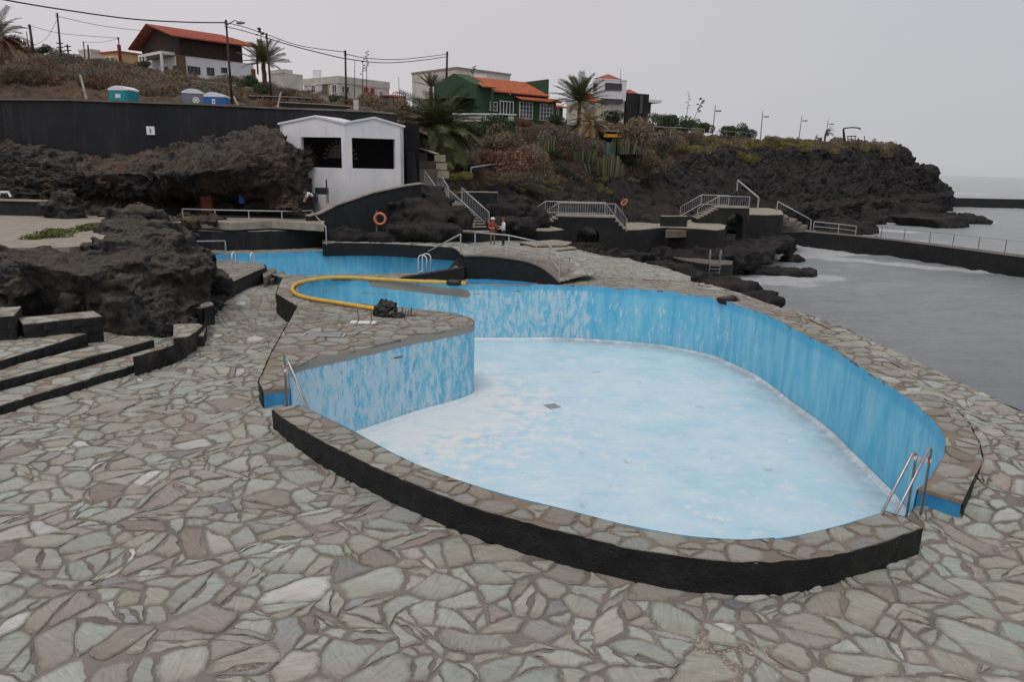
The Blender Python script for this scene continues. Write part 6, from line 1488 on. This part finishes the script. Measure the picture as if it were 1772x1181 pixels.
h.block('balcony', 'white', c0, c1, .2, 5, h.z(171), h.z(166)); h.block('balcony', 'white', c0, c1 - .2, .2, 5, h.z(197), h.z(192)); h.block('dark_recess', 'dkwood', c0, c0 + .7, .6, 5, h.z(192), h.z(171))
# kiosk on the slope
e = empty('kiosk', gd(1030, 262, 88), label='dark open snack kiosk with a yellow sign and a teal curtain, under the dry tree', cat='kiosk'); w_ = (gd(1112, 262, 88) - gd(1030, 262, 88)).x
zk = gd(1030, 225, 88).z - e.location.z
MB().box(0, 0, zk - .12, w_, 4, zk).build('canopy', M['conc'], e); MB().box(.2, 3.7, -1, w_ - .2, 3.9, zk - .13).build('back_wall', M['void'], e); MB().box(.9, .05, zk - .75, 2.9, .15, zk - .4).build('yellow_sign', plain('ochre_sign', c(206, 150, 50)), e)
MB().box(1.3, .3, -.6, 2.3, .4, zk - 1.3).build('teal_curtain', plain('teal_cloth', c(44, 118, 130)), e)
for x in (.05, w_ * .5, w_ - .1): MB().box(x, .1, -1, x + .1, .2, zk - .12).build('post', M['dkwood'], e)
for k in range(12): MB().box(3 + k * .22, .0, -.3, 3.08 + k * .22, .05, .75).build('picket', M['rail_dark'], e)

# ------------------------------------------------------------------ portable toilets
def toilet(px0, px1, ytop, D, mat, rz, label, mark, side='plastic_w'):
    cx = (px0 + px1) / 2; tp = gd(cx, ytop, D); wd = (px1 - px0) / FPX * D / (abs(math.cos(rz)) + abs(math.sin(rz)) * .95); e = empty('portable_toilet', (tp.x, tp.y + .6, tp.z - 2.35), rz, label=label, cat='portable toilet'); w = wd / 2; d = wd * .95 / 2
    MB().box(-w, -d, 0, w, d, 2.05).build('body', M[mat], e)
    prof = [(-w - .03, -d - .03, 2.0)] + [(-w - .03 + (2 * w + .06) * t, -d - .03, 2.1 + .22 * math.sin(math.pi * t)) for t in np.linspace(0, 1, 9)] + [(w + .03, -d - .03, 2.0)]
    MB().extrude(prof, (0, 2 * d + .06, 0)).build('roof', M['plastic_w'], e)
    dr = MB().box(-w + .12, -d - .03, .1, w - .12, -d - .002, 1.95).build('door', M[mat], e); 
    if mark == 'plate': MB().box(-.2, -d - .036, 1.5, .2, -d - .031, 1.75).build('door_sign', M['plastic_w'], dr)
    if mark == 'round':
        MB().extrude([(.18 + .22 * math.cos(t), -d - .034, 1.55 + .22 * math.sin(t)) for t in np.linspace(0, 6.28, 17)[:-1]], (0, .003, 0)).build('round_sign', M['plastic_w'], dr); MB().box(-.02, -d - .035, 1.0, .1, -d - .031, 1.2).build('small_sign', M['plastic_w'], dr)
        MB().tube([(.18 + .13 * math.cos(t), -d - .038, 1.55 + .13 * math.sin(t)) for t in np.linspace(0, 6.28, 13)[:-1]], .015, 4, closed=True).build('sign_ring', M['plastic_grey'], dr)
    if mark == 'small': MB().box(-.1, -d - .036, 1.5, .12, -d - .031, 1.85).build('door_sign', M['plastic_w'], dr); MB().box(-.05, -d - .04, 1.62, .07, -d - .037, 1.74).build('sign_mark', M['plastic_teal'], dr)
    return e
toilet(187, 224, 147, 54, 'plastic_teal', R(-8), 'teal portable toilet with a white roof, standing alone above the wall', 'plate')
toilet(305, 347, 152, 53.5, 'plastic_grey', R(24), 'grey portable toilet with round white signs, next to the blue one', 'round')
toilet(348, 387, 158.5, 54, 'plastic_blue', R(6), 'blue portable toilet with a white roof, right of the grey one', 'small')

# ------------------------------------------------------------------ poles, wires, lamps
def pole(tx, ty, bx, by, D, label, r=.11, arm=None, cross=None, group=None, cat='utility pole', name='utility_pole', ins=True, mat='pole'):
    t, b = gd(tx, ty, D), gd(bx, by, D); root = empty(name, b, label=label, cat=cat); h_ = t - b
    MB().tube([(0, 0, -1), h_], [r, r * .7], 8).build('shaft', M[mat], root, smooth=True)
    if ins: 
        for k in range(3): MB().beam(h_ * (1 - (.02 + k * .035)) + Vector((-.12, -.12, 0)), h_ * (1 - (.02 + k * .035)) + Vector((.14, -.12, 0)), .05, .05).build('bracket', M['wire'], root)
    if arm:
        a = gd(arm[0], arm[1], D) - b; s_ = h_ * .93; MB().tube([s_, s_ + (a - s_) * .6 + Vector((0, 0, .25)), a], .035, 6).build('lamp_arm', M['wire'], root); u = (a - s_); u.z = 0; u.normalize()
        MB().tube([a - u * .3 - Vector((0, 0, .03)), a, a + u * .35], [.07, .13, .06], 8).build('lamp_head', M['rail_dark'], root)
    return t
T1 = pole(391, 34, 401, 168, 62, 'wooden utility pole with a street lamp, in front of the chalet', arm=(416, 39))
T2 = pole(461, 57, 470, 168, 70, 'utility pole rising through the palm right of the chalet')
T3 = pole(597.5, 87, 599, 180, 72, 'dark utility pole in front of the white bungalow', .12)
T4 = pole(774, 89, 772, 150, 100, 'thick dark pole behind the green house', .17)
T5 = pole(99, 22, 106, 105, 76, 'tall utility pole at the upper left, left of the black crossbars')
T6 = pole(51, 42, 58, 92, 82, 'dark pole near the palm at the far left', .16); pole(46, 54, 49, 90, 92, 'thin pole just left of the dark pole near the far-left palm', .07, ins=False)
T7 = pole(205, 64, 208, 112, 100, 'thin utility pole in front of the ochre house', .1)
T8 = pole(144, 71, 149, 120, 96, 'thin pole at the left edge of the pale block house', .09, ins=False); pole(152, 77, 156, 122, 94, 'thin dark pole in front of the pale block house', .12, ins=False)
pole(690, 133, 691, 160, 95, 'very thin aerial mast above the bungalow annexe', .04, ins=False, cat='mast', name='aerial_mast'); pole(1074, 120, 1075, 138, 122, 'thin aerial above the modern white house', .04, ins=False, cat='mast', name='aerial_mast')
def wire(pts, label, r=.03):
    P_ = smooth([Vector(p) for p in pts], 6); MB().tube(P_, r, 4).build('overhead_wire', M['wire'], label=label, cat='wire')
wire([gd(-60, -14, 48), gd(12, 0, 50), gd(101, 15, 53), gd(228, 32.5, 57), gd(330, 38.2, 60), T1 - Vector((0, 0, .2))], 'thick overhead cable sagging across the top left to the lamp pole', .045)
wire([T1 - Vector((0, 0, .2)), gd(425, 47, 65), T2 - Vector((0, 0, .15))], 'upper wire between the lamp pole and the pole in the palm'); wire([T1 - Vector((0, 0, .5)), gd(425, 54, 65), T2 - Vector((0, 0, .4))], 'lower wire between the lamp pole and the pole in the palm')
wire([T2 - Vector((0, 0, .1)), gd(520, 79, 71), T3 - Vector((0, 0, .15))], 'wire from the pole in the palm to the pole at the bungalow')
wire([T3 - Vector((0, 0, .3)), gd(640, 101, 80), gd(700, 102, 90), T4 - Vector((0, 0, .3))], 'upper wire from the bungalow pole to the thick pole', .035); wire([T2 - Vector((0, 0, .4)), gd(510, 80, 71), gd(557, 92, 72), gd(603, 102, 74), gd(666, 108.5, 84), gd(730, 104, 94), T4 - Vector((0, 0, .6))], 'lower sagging wire passing the bungalow pole to the thick pole', .04)
wire([T5 - Vector((0, 0, .3)), gd(175, 44, 80), gd(256, 54, 88)], 'thin wire from the tall left pole to the chalet', .022); wire([T6 - Vector((0, 0, .1)), gd(110, 58, 88), T7 - Vector((0, 0, .1))], 'thin wire from the dark left pole to the ochre house pole', .022)
wire([T5 - Vector((0, 0, .5)), gd(80, 66, 79), gd(58, 78, 82)], 'stay wire running down left from the tall left pole', .02); wire([T7 - Vector((0, 0, .1)), gd(180, 72, 98), T8 - Vector((0, 0, .1))], 'thin wire between the ochre house pole and the thin left pole', .02)
e = empty('crossbar_pole', gd(113, 104, 84), label='pair of short black crossbars on stubs, right of the tall left pole', cat='utility pole')
for x, zt_ in ((-.4, 1.9), (.4, 1.6)):
    MB().tube([(x, 0, -1), (x, 0, zt_)], .08, 6).build('shaft', M['wire'], e)
    for k in range(3): MB().box(x - .35, -.05, zt_ - .25 - k * .4, x + .35, .05, zt_ - .15 - k * .4).build('crossbar', M['wire'], e)
for k, (tx, ty, bx, by, D, ax, ay, lab) in enumerate([(1238, 182, 1232, 242, 125, 1244, 192, 'nearest street lamp on the headland, beside the agave stalks'), (1320, 192, 1316, 240, 146, 1327, 202, 'second street lamp on the headland, right of the round green trees'),
     (1387.5, 201, 1382, 243, 162, 1394, 209, 'third street lamp on the headland, over the yellow bushes'), (1433.5, 206, 1427, 250, 176, 1440, 215, 'street lamp behind the wind-blown palm on the headland')]):
    t, b = gd(tx, ty, D), gd(bx, by, D); root = empty('street_lamp', b, label=lab, cat='street lamp', group='street lamps along the headland'); MB().tube([(0, 0, -1), t - b], [.11, .06], 6).build('shaft', M['rail_dark'], root)
    a = gd(ax, ay, D) - b; s_ = (t - b) * ((a.z) / (t - b).z); MB().tube([s_, a], .05, 5).build('lamp_arm', M['rail_dark'], root); MB().box(a.x - .45, -.2, a.z - .1, a.x + .35, .2, a.z + .1).build('lamp_head', M['rail_dark'], root)
b = gd(1463, 254, 186); root = empty('park_lamp', b, label='thick curved lamp post at the tip of the headland', cat='lamp post'); q = lambda x, y: gd(x, y, 186) - b
MB().tube([q(1463, 258), q(1461, 240), q(1459.5, 224), q(1461, 222)], [.38, .34, .24, .2], 8).build('shaft', M['wire'], root); MB().tube([q(1460, 222), q(1475, 220.5), q(1486, 221.5), q(1489, 223.5)], [.17, .16, .16, .2], 6).build('lamp_arm', M['wire'], root)
b = gd(1467, 254, 188); root = empty('pergola', b, label='light metal pergola frame at the tip of the headland', cat='pergola'); q = lambda x, y, d=188: gd(x, y, d) - b
for x, yt in ((1467, 235.5), (1473, 235), (1480, 235.5), (1496, 235)): MB().tube([q(x, 256), q(x, yt)], .1, 5).build('post', M['wire'], root)
MB().tube([q(1466, 236), q(1482, 235.5)], .12, 5).build('beam', M['wire'], root); MB().tube([q(1480, 243), q(1492, 243)], .16, 5).build('beam', M['wire'], root); MB().tube([q(1485, 256), q(1485.5, 239)], .2, 5).build('post', M['wire'], root)
railing([gd(1498, 254, 190), gd(1510, 254, 191), gd(1522, 255, 192), gd(1534, 256, 193)], 1.0, (1,), r=.06, mat='rail', label='thin railing at the very tip of the headland')
railing([gd(x, y, D) for x, y, D in [(1130, 235, 112), (1160, 236, 114), (1190, 237, 117), (1218, 238, 120)]], 1.3, (1,), r=.05, mat='rail', label='long thin pale rail along the crest under the agave stalks')
railing([gd(x, y, D) for x, y, D in [(1240, 243, 126), (1256, 243, 129), (1272, 244, 132), (1290, 245, 136), (1306, 247, 140)]], 1.5, (1, .5), r=.05, mat='rail_dark', bal=1.1, label='wire fence along the crest in front of the round trees', cat='fence', name='fence')
railing([gd(x, y, D) for x, y, D in [(1440, 251, 178), (1447, 251, 179), (1456, 252, 181)]], 1.3, (1, .6), r=.07, mat='rail_dark', label='short dark fence between the wind-blown palm and the curved lamp', cat='fence', name='fence')
railing([gd(815, 299, 62), gd(850, 293, 64), gd(897, 289, 66)], .4, (1,), r=.05, mat='rail', posts=[0, 2], label='pale pipe running across the scrub below the green house', cat='pipe', name='pipe')
for k, (x0, y0, x1, y1, w_, lab) in enumerate([(480, 187, 486, 160, .07, 'slim pale post at the wall top right of the pole in the palm'), (150, 172, 139, 130, .09, 'pale stick leaning in the brown bank left of the teal toilet'), (414, 186, 405, 168, .07, 'short pale stick leaning at the wall top right of the blue toilet')]):
    MB().tube([gd(x0, y0, 56), gd(x1, y1, 57)], w_, 6).build('stick', M['conc'], label=lab, cat='stick')
p = gd(616, 190, 60); MB().box(p.x - .18, 60, p.z - .6, p.x + .18, 60.3, p.z + .75).build('marker_post', M['white_old'], label='pale squat post at the wall top in front of the bungalow', cat='post')
# low terrace walls on the bank
for tops, mat, lab in [([(430, 166, 68), (500, 168, 69), (545, 171, 70)], 'black', 'dark dry-stone terrace wall below the cream building'), ([(480, 177, 62), (560, 181, 62), (640, 187, 62)], 'black', 'lowest dark terrace wall above the long dark wall'),
      ([(455, 158, 80), (505, 160, 80), (580, 166, 80)], 'conc', 'pale garden wall in front of the cream building'), ([(330, 139, 80), (400, 147, 80), (440, 153, 79)], 'conc', 'pale terrace edge below the chalet')]:
    o = wall_poly('terrace_wall', tops, gd(*tops[-1]).z - 1.6, .4, mat, cap='conc', label=lab, cat='terrace wall')

# ------------------------------------------------------------------ plants
def leaf_cloud(n, shape, size, seed, up=.3, twigs=0, elong=1.6):
    """leaf-sized faces through an uneven volume, plus twigs"""
    r_ = np.random.RandomState(seed); V = []; A = []; K = 7
    lob = r_.normal(size=(K, 3)) * np.array([.42, .42, .22]); lob[:, 2] = np.abs(lob[:, 2]) + .25; lr = r_.uniform(.35, .6, K)
    k = r_.randint(0, K, n); d = r_.normal(size=(n, 3)); d /= np.linalg.norm(d, axis=1)[:, None]; rad = lr[k] * r_.uniform(.35, 1, n) ** .45
    P = lob[k] + d * rad[:, None]; P[:, 2] = np.abs(P[:, 2]); P *= np.array(shape)
    a = r_.normal(size=(n, 3)); a[:, 2] += up * 3; a /= np.linalg.norm(a, axis=1)[:, None]; b = np.cross(a, r_.normal(size=(n, 3))); b /= np.linalg.norm(b, axis=1)[:, None] + 1e-9
    s = size * r_.uniform(.6, 1.4, n)[:, None]; Q = np.stack([P - a * s * elong * .5, P + b * s * .5, P + a * s * elong * .5, P - b * s * .5], 1).reshape(-1, 3)
    rn = np.clip(np.repeat(r_.uniform(0, 1, n) * .6 + .4 * ((k * .37) % 1), 4), 0, 1); F = np.arange(n * 4).reshape(-1, 4)
    return Q, F, rn
def shrub_meshes(kind, mat, n, shape, size, m_, **kw):
    out = []
    for i in range(m_): Q, F, rn = leaf_cloud(n, shape, size, 50 + i + hash(kind) % 7 * 0 + len(kind) * 10, **kw); out.append(mesh(kind, Q, F, M[mat], attrs={'rnd': rn}))
    return out
SM = dict(dry_shrub=shrub_meshes('dry_shrub', 'dry', 3200, (1, 1, .75), .034, 4, up=.4, elong=4.0), grey_shrub=shrub_meshes('grey_shrub', 'drygrey', 3200, (1, 1, .8), .034, 3, up=.4, elong=4.0), reddish_shrub=shrub_meshes('reddish_shrub', 'reddish', 3000, (1, 1, .7), .036, 2, up=.4, elong=3.5),
          green_shrub=shrub_meshes('green_shrub', 'leaf', 3000, (1, 1, .85), .06, 3), yellow_shrub=shrub_meshes('yellow_shrub', 'leafy', 2800, (1, 1, .6), .055, 3), round_tree=shrub_meshes('round_tree', 'leaf', 4200, (1, 1, .8), .05, 3),
          flower_shrub=shrub_meshes('flower_shrub', 'flower', 900, (1, 1, .6), .09, 1), ice_plant=shrub_meshes('ice_plant', 'ice', 900, (1, 1, .22), .06, 2))
rg = random.Random(21)
def plant(name, p, s, label, cat='shrub', group=None, sc=(1, 1, 1)):
    me = rg.choice(SM[name]); o = link(name, me, label=label, cat=cat, group=group); o.location = p; o.rotation_euler = (0, 0, rg.uniform(0, 6.28)); k = s * rg.uniform(.9, 1.1); o.scale = (k * sc[0], k * sc[1], k * sc[2]); return o
def plant_px(name, px, py, D, wpx, label, cat='shrub', group=None, sc=(1, 1, 1)):
    p = gd(px, py, D); return plant(name, p, wpx / FPX * D / 2, label, cat, group, sc)
# surveyed ones (px, py of the foot, distance, width in photo px)
for a in [('dry_shrub', 1095, 250, 86, 92, 'big round dry brown shrub over the kiosk, below the modern white house'), ('grey_shrub', 1022, 262, 80, 60, 'grey dead-looking thicket under the tall palm'), ('yellow_shrub', 793, 312, 57, 46, 'yellow-green bush at the top right of the long stairs'),
          ('yellow_shrub', 775, 296, 58, 34, 'smaller yellow-green bush above the stairs, under the big palm'), ('green_shrub', 716, 258, 62, 44, 'bright green bush at the left foot of the big palm'), ('reddish_shrub', 868, 296, 66, 110, 'wide reddish-brown dry bush on the slope below the green house'), ('dry_shrub', 915, 292, 68, 80, 'reddish dry bush right of the wide one, below the green house'),
          ('yellow_shrub', 940, 276, 72, 34, 'small yellow bush among the dry scrub, mid slope'), ('dry_shrub', 880, 256, 76, 84, 'dark brown thicket just under the balustrade'), ('green_shrub', 850, 236, 80, 74, 'dark green hedge under the balustrade, left part'), ('reddish_shrub', 905, 219, 85, 34, 'row of reddish flowers under the big white-framed windows'),
          ('grey_shrub', 975, 252, 78, 60, 'grey-brown bush in the middle of the upper slope'), ('green_shrub', 966, 216, 90, 34, 'green bush at the right corner of the green house'), ('green_shrub', 1058, 212, 108, 46, 'dark green bushes under the modern white house'), ('grey_shrub', 1150, 262, 92, 66, 'grey scrub right of the kiosk'), ('dry_shrub', 1130, 288, 88, 60, 'dry bush on the rocks right of the cactus clump'),
          ('round_tree', 1158, 226, 118, 56, 'rounded green tree left of the agave stalks'), ('round_tree', 1190, 226, 122, 44, 'rounded green tree behind the agave stalks'), ('round_tree', 1215, 230, 124, 36, 'low rounded green tree at the nearest street lamp'), ('round_tree', 1290, 238, 142, 40, 'tallest rounded dark green tree on the headland crest'), ('round_tree', 1262, 238, 138, 44, 'lower dark green tree left of the tallest one on the crest'),
          ('round_tree', 1145, 212, 124, 30, 'small green tree just right of the white balconies'), ('yellow_shrub', 1185, 262, 104, 46, 'yellow-green bush on the near edge of the headland'), ('yellow_shrub', 1282, 280, 124, 48, 'yellow-green bush on the cliff edge below the round trees'), ('yellow_shrub', 1380, 262, 150, 56, 'broad yellow-green bush under the third street lamp'),
          ('yellow_shrub', 1345, 256, 146, 40, 'yellow bush left of the broad one on the headland'), ('dry_shrub', 1335, 248, 146, 30, 'brown bush on the headland crest by the second lamp'), ('yellow_shrub', 1362, 246, 152, 24, 'upright yellowish bush on the crest between two lamps'), ('yellow_shrub', 1428, 266, 162, 30, 'yellow bush below the wind-blown palm'), ('yellow_shrub', 1482, 262, 178, 40, 'yellow bush below the pergola'), ('dry_shrub', 1525, 272, 184, 44, 'brown bush near the tip of the headland'),
          ('yellow_shrub', 1542, 256, 194, 18, 'small bush on the very tip of the headland'), ('dry_shrub', 1200, 244, 114, 40, 'reddish brown bush below the pale rail'), ('green_shrub', 78, 92, 84, 26, 'small dark green bush right of the dark left pole'), ('flower_shrub', 18, 82, 64, 56, 'magenta bougainvillea at the far left'), ('green_shrub', 255, 116, 84, 26, 'green bush at the left corner of the chalet'),
          ('green_shrub', 430, 150, 74, 40, 'green garden bush behind the lamp pole'), ('green_shrub', 455, 162, 70, 36, 'green bush under the palm right of the chalet'), ('green_shrub', 585, 180, 76, 34, 'green bush in front of the white bungalow'), ('dry_shrub', 660, 190, 72, 50, 'dry bush right of the pale squat post'), ('dry_shrub', 700, 198, 74, 50, 'dry bush at the right end of the bank')]:
    plant_px(*a[:6], cat='tree' if a[0] == 'round_tree' else 'shrub', sc=(1, 1, 1.15) if a[0] == 'round_tree' else (1, 1, 1))
# further shrubs, alike in kind
WORD = dict(dry_shrub='brown dry', grey_shrub='grey twiggy', green_shrub='dull green', yellow_shrub='yellow-green', reddish_shrub='reddish dry')
def scatter(n, loft, pxr, rowr, kinds, lo, hi, where):
    for k in range(n):
        px = rg.uniform(*pxr); row = rg.uniform(*rowr); p = loft.at(px, row); kd = rg.choice(kinds)
        plant(kd, p - Vector((0, 0, .25)), rg.uniform(lo, hi), 'low %s bush %s' % (WORD[kd], where), group='%s bushes %s' % (WORD[kd], where))
scatter(120, LA, (760, 1130), (4.0, 5.9), ['dry_shrub', 'grey_shrub', 'grey_shrub', 'green_shrub', 'green_shrub', 'reddish_shrub'], .8, 1.7, 'on the slope below the green house')
scatter(34, LA, (790, 1100), (3.2, 4.2), ['dry_shrub', 'grey_shrub', 'yellow_shrub'], .4, .9, 'among the black rocks low on the slope')
scatter(80, LA, (1130, 1545), (5.1, 6.1), ['dry_shrub', 'grey_shrub', 'yellow_shrub', 'grey_shrub'], .7, 1.7, 'along the edge of the headland')
scatter(150, LB, (-60, 700), (1.8, 4.3), ['dry_shrub', 'dry_shrub', 'grey_shrub', 'grey_shrub', 'reddish_shrub'], .6, 1.6, 'on the bank above the long dark wall')
for k, (px, py, z, s) in enumerate([(110, 404, ZY, 1.1), (85, 410, ZY, .9), (145, 398, ZY, .9), (160, 392, ZY, .7), (230, 404, ZY, .7), (60, 414, ZY, .8)]): plant('ice_plant', gz(px, py, z), s * .95, ['largest low green mat of ice plant on the yard, near the low black wall', 'green ice plant mat left of the largest one on the yard', 'green ice plant mat between the largest one and the rock heap', 'small ice plant mat at the foot of the rock heap, farthest back', 'ice plant mat on top of the rocks right of the yard', 'leftmost green ice plant mat on the pale yard'][k], 'plant', 'ice plant mats on the yard')
def scrub(name, loft, n, pxr, rowr, mat, size, seed, label, per=26, spread=.45):
    r_ = np.random.RandomState(seed); Q = []
    for _ in range(n):
        p = np.array(loft.at(r_.uniform(*pxr), r_.uniform(*rowr))); s = size * r_.uniform(.6, 1.5); c_ = p + r_.normal(size=(per, 3)) * np.array([spread, spread, .12]); d = r_.normal(size=(per, 3)) * .5; d[:, 2] = np.abs(d[:, 2]) + .6
        d *= s / np.linalg.norm(d, axis=1)[:, None]; w = np.cross(d, r_.normal(size=(per, 3))); w *= s * .16 / (np.linalg.norm(w, axis=1)[:, None] + 1e-9); Q.append(np.stack([c_ - w, c_ + w, c_ + d + w * .2, c_ + d - w * .2], 1).reshape(-1, 3))
    Q = np.concatenate(Q); F = np.arange(len(Q)).reshape(-1, 4); rn = np.repeat(r_.uniform(0, 1, len(F)), 4)
    link(name, mesh(name, Q, F, M[mat], attrs={'rnd': rn}), kind='stuff', label=label)
scrub('dry_grass', LB, 1400, (-180, 735), (1.9, 5), 'dry', .24, 1, 'dry brown grass and twigs on the left bank')
scrub('dry_scrub', LA, 1500, (690, 1150), (3.9, 6.6), 'drygrey', .26, 2, 'grey-brown scrub on the central slope')
scrub('dry_scrub', LA, 1100, (690, 1150), (4.2, 6.6), 'leaf', .24, 3, 'scattered green scrub on the central slope')
scrub('headland_scrub', LA, 700, (1120, 1550), (5.2, 6.6), 'leafy', .34, 4, 'yellowish scrub on the headland edge')
scrub('dry_scrub', LA, 800, (760, 1150), (4.0, 6.2), 'dry', .26, 5, 'brown dry scrub on the central slope')
# palms
def frond_mesh(Lf, droop, mat, seed, n=40, wid=.6, tw=.035):
    r_ = random.Random(seed); V = []; F = []; A = []; pts = []
    for i in range(13): t = i / 12; pts.append(Vector((Lf * (t - .12 * droop * t * t), 0, Lf * (.28 * t - droop * t ** 2.2 * .55))))
    for i in range(12):
        a, b = pts[i], pts[i + 1]; w = .035 * (1 - i / 13) + .008; k = len(V); V += [a + Vector((0, -w, 0)), a + Vector((0, w, 0)), b + Vector((0, w * .9, 0)), b + Vector((0, -w * .9, 0))]; F.append((k, k + 1, k + 2, k + 3)); A += [.9] * 4
    for i in range(n):
        t = .12 + .88 * i / n; f = t * 12; j = min(11, int(f)); p = pts[j].lerp(pts[j + 1], f - j); d = (pts[j + 1] - pts[j]).normalized(); ln = Lf * wid * (math.sin(math.pi * (.12 + .8 * t)) ** .7) * .42 * r_.uniform(.85, 1.1)
        for s in (-1, 1):
            u = (d * .75 + Vector((0, s * .8, .22 - .25 * droop + r_.uniform(-.1, .1)))).normalized(); e = p + u * ln; w = d * tw * .5; k = len(V); m_ = p + u * ln * .5 + Vector((0, 0, .01)); V += [p - w, p + w, m_ + w * 1.2, e, m_ - w * 1.2]; F.append((k, k + 1, k + 2, k + 3, k + 4)); A += [r_.uniform(0, .9)] * 5
    return mesh('frond', V, F, M[mat], attrs={'rnd': A})
def palm(px, py, D, rpx, ybase, label, nf=34, lo=-35, hi=80, droop=.8, mat='palm', trunk=.22, dry=.2, seed=1, wind=0):
    c_ = gd(px, py, D); b = gd(px, ybase, D); Lf = rpx / FPX * D * 1.12; root = empty('palm_tree', (c_.x, c_.y, b.z), label=label, cat='palm tree'); hh = c_.z - b.z; r_ = random.Random(seed)
    MB().tube([(r_.uniform(-.04, .04), 0, z) for z in np.linspace(-.5, hh, 8)] , [trunk * (1.15 - .25 * i / 7 + .06 * (i % 2)) for i in range(8)], 10).build('trunk', M['bark'], root)
    ms = [frond_mesh(Lf, droop * k, mat, seed + i, tw=Lf * .012) for i, k in enumerate((.7, 1, 1.3))] + [frond_mesh(Lf * .85, droop * 1.6, 'palm_dry', seed + 9, tw=Lf * .012)]
    for i in range(nf):
        el = hi + (lo - hi) * ((i + .5) / nf) ** .8; az = i * 2.39996 + r_.uniform(-.2, .2); isd = el < lo + (hi - lo) * dry; me = ms[3] if isd else r_.choice(ms[:3]); o = link('frond', me, root); o.location = (0, 0, hh)
        if wind: az = wind + r_.uniform(-.9, .9); 
        o.rotation_euler = (r_.uniform(-.25, .25), -R(el) + .25, az); k = r_.uniform(.85, 1.08); o.scale = (k, k, k)
palm(757, 224, 66, 78, 268, 'big spreading date palm left of the green house', 120, -55, 74, .72, seed=3, trunk=.35)
palm(456, 110, 78, 40, 162, 'date palm with upright fronds right of the chalet', 40, 0, 85, .35, seed=5, dry=.06)
palm(746, 152, 90, 26, 182, 'small palm with stiff upright fronds beside the green house', 18, 25, 85, .3, seed=7, dry=0)
palm(1003, 178, 92, 48, 214, 'tall palm with long upright fronds between the green house and the modern one', 50, 0, 84, .45, seed=9, dry=.08)
palm(1021, 215, 82, 42, 262, 'drying greyish palm just below the tall one', 38, -40, 75, .8, 'palm_dry', seed=11)
palm(-6, 66, 62, 50, 100, 'palm at the far left edge above the bougainvillea', 34, -20, 80, .7, seed=13)
palm(1428, 231, 172, 15, 252, 'wind-blown palm leaning right on the headland', 16, 0, 80, .9, seed=15, dry=0, wind=.1, trunk=.16)
palm(1411, 240, 172, 9, 252, 'smaller wind-blown palm left of the leaning one', 12, 0, 80, .9, seed=17, dry=0, wind=.1, trunk=.1)
# cactus-like euphorbia clumps
def euphorbia(px, py, D, w, hgt, n, label, seed):
    r_ = random.Random(seed); p = gd(px, py, D); root = empty('euphorbia_clump', p, label=label, cat='cactus'); 
    for k in range(n):
        x, y = r_.gauss(0, w / 2.6), r_.gauss(0, w / 2.6); hh = hgt * r_.uniform(.55, 1.0) * (1 - .3 * abs(x) / w); mb = MB(); lean = x * .25
        mb.tube([(x, y, -.2), (x + lean * .3, y, hh * .4), (x + lean * .7, y, hh)], [.07, .09, .04], 5); o = mb.build('stem', M['euph'], root); at = o.data.attributes.new('rnd', 'FLOAT', 'POINT'); v = r_.random(); at.data.foreach_set('value', [v] * len(o.data.vertices))
euphorbia(1050, 300, 74, 1.7, 2.1, 60, 'large clump of upright yellow-green cactus stems on the slope', 1); euphorbia(947, 258, 77, 1.1, 1.5, 26, 'smaller clump of pale cactus stems in mid slope', 2); euphorbia(1010, 276, 78, 1.3, 1.3, 30, 'grey-green cactus clump left of the large one', 3); euphorbia(1072, 262, 80, 1.8, 1.6, 24, 'low cactus clump in front of the kiosk', 4)
# agave flower stalks
def stalk(bx, by, tx, ty, D, label, n, s=1):
    b, t = gd(bx, by, D), gd(tx, ty, D); root = empty('agave_stalk', b, label=label, cat='agave stalk'); v = t - b; MB().tube([(0, 0, -.3), v], [.05, .025], 5).build('stem', M['wire'], root); r_ = random.Random(int(bx))
    for k in range(n):
        f = 1 - .45 * k / n; a = r_.uniform(0, 6.28); ln = .55 * s * (1.15 - f * .6); e_ = v * f + Vector((math.cos(a) * ln, math.sin(a) * ln * .5, .12)); MB().tube([v * f, e_], .02, 4).build('branch', M['wire'], root)
        bm = bmesh.new(); bmesh.ops.create_icosphere(bm, subdivisions=1, radius=1, matrix=Matrix.Translation(e_) @ Matrix.Diagonal((.22 * s, .15 * s, .09 * s, 1))); me = bpy.data.meshes.new('seed_cluster'); bm.to_mesh(me); bm.free(); me.materials.append(M['wire']); link('seed_cluster', me, root)
stalk(452, 80, 450.5, 50, 92, 'agave stalk with dark clusters above the chalet roof end', 8); stalk(627, 172, 628, 104, 84, 'shorter dead agave stalk in front of the bungalow', 6, .6); stalk(634, 170, 635, 90, 86, 'tallest thin agave stalk in front of the bungalow', 12, .55)
stalk(817, 145, 820, 116, 108, 'agave stalk with dark clusters above the green house', 6, .9); stalk(1184, 232, 1193, 162, 116, 'straight thin agave stalk on the headland', 6, .7); stalk(1190, 228, 1216, 171, 114, 'leaning agave stalk with dark clusters on the headland', 12, 1.0)
stalk(613, 172, 614, 106, 84, 'bare thin stalk left of the agave stalks at the bungalow', 3, .4)

# ------------------------------------------------------------------ far haze over the sea and the point
hz = MB().box(-4000, -60, -9, 4000, 5120, 30).build('haze', [], kind='stuff')
hm = bpy.data.materials.new('haze'); hm.use_nodes = True; hn = hm.node_tree; hn.nodes.clear(); ho = hn.nodes.new('ShaderNodeOutputMaterial'); hv = hn.nodes.new('ShaderNodeVolumePrincipled')
hv.inputs['Density'].default_value = .000022; hv.inputs['Color'].default_value = (.95, .95, .96, 1); hn.links.new(hv.outputs[0], ho.inputs['Volume']); hz.data.materials.append(hm)
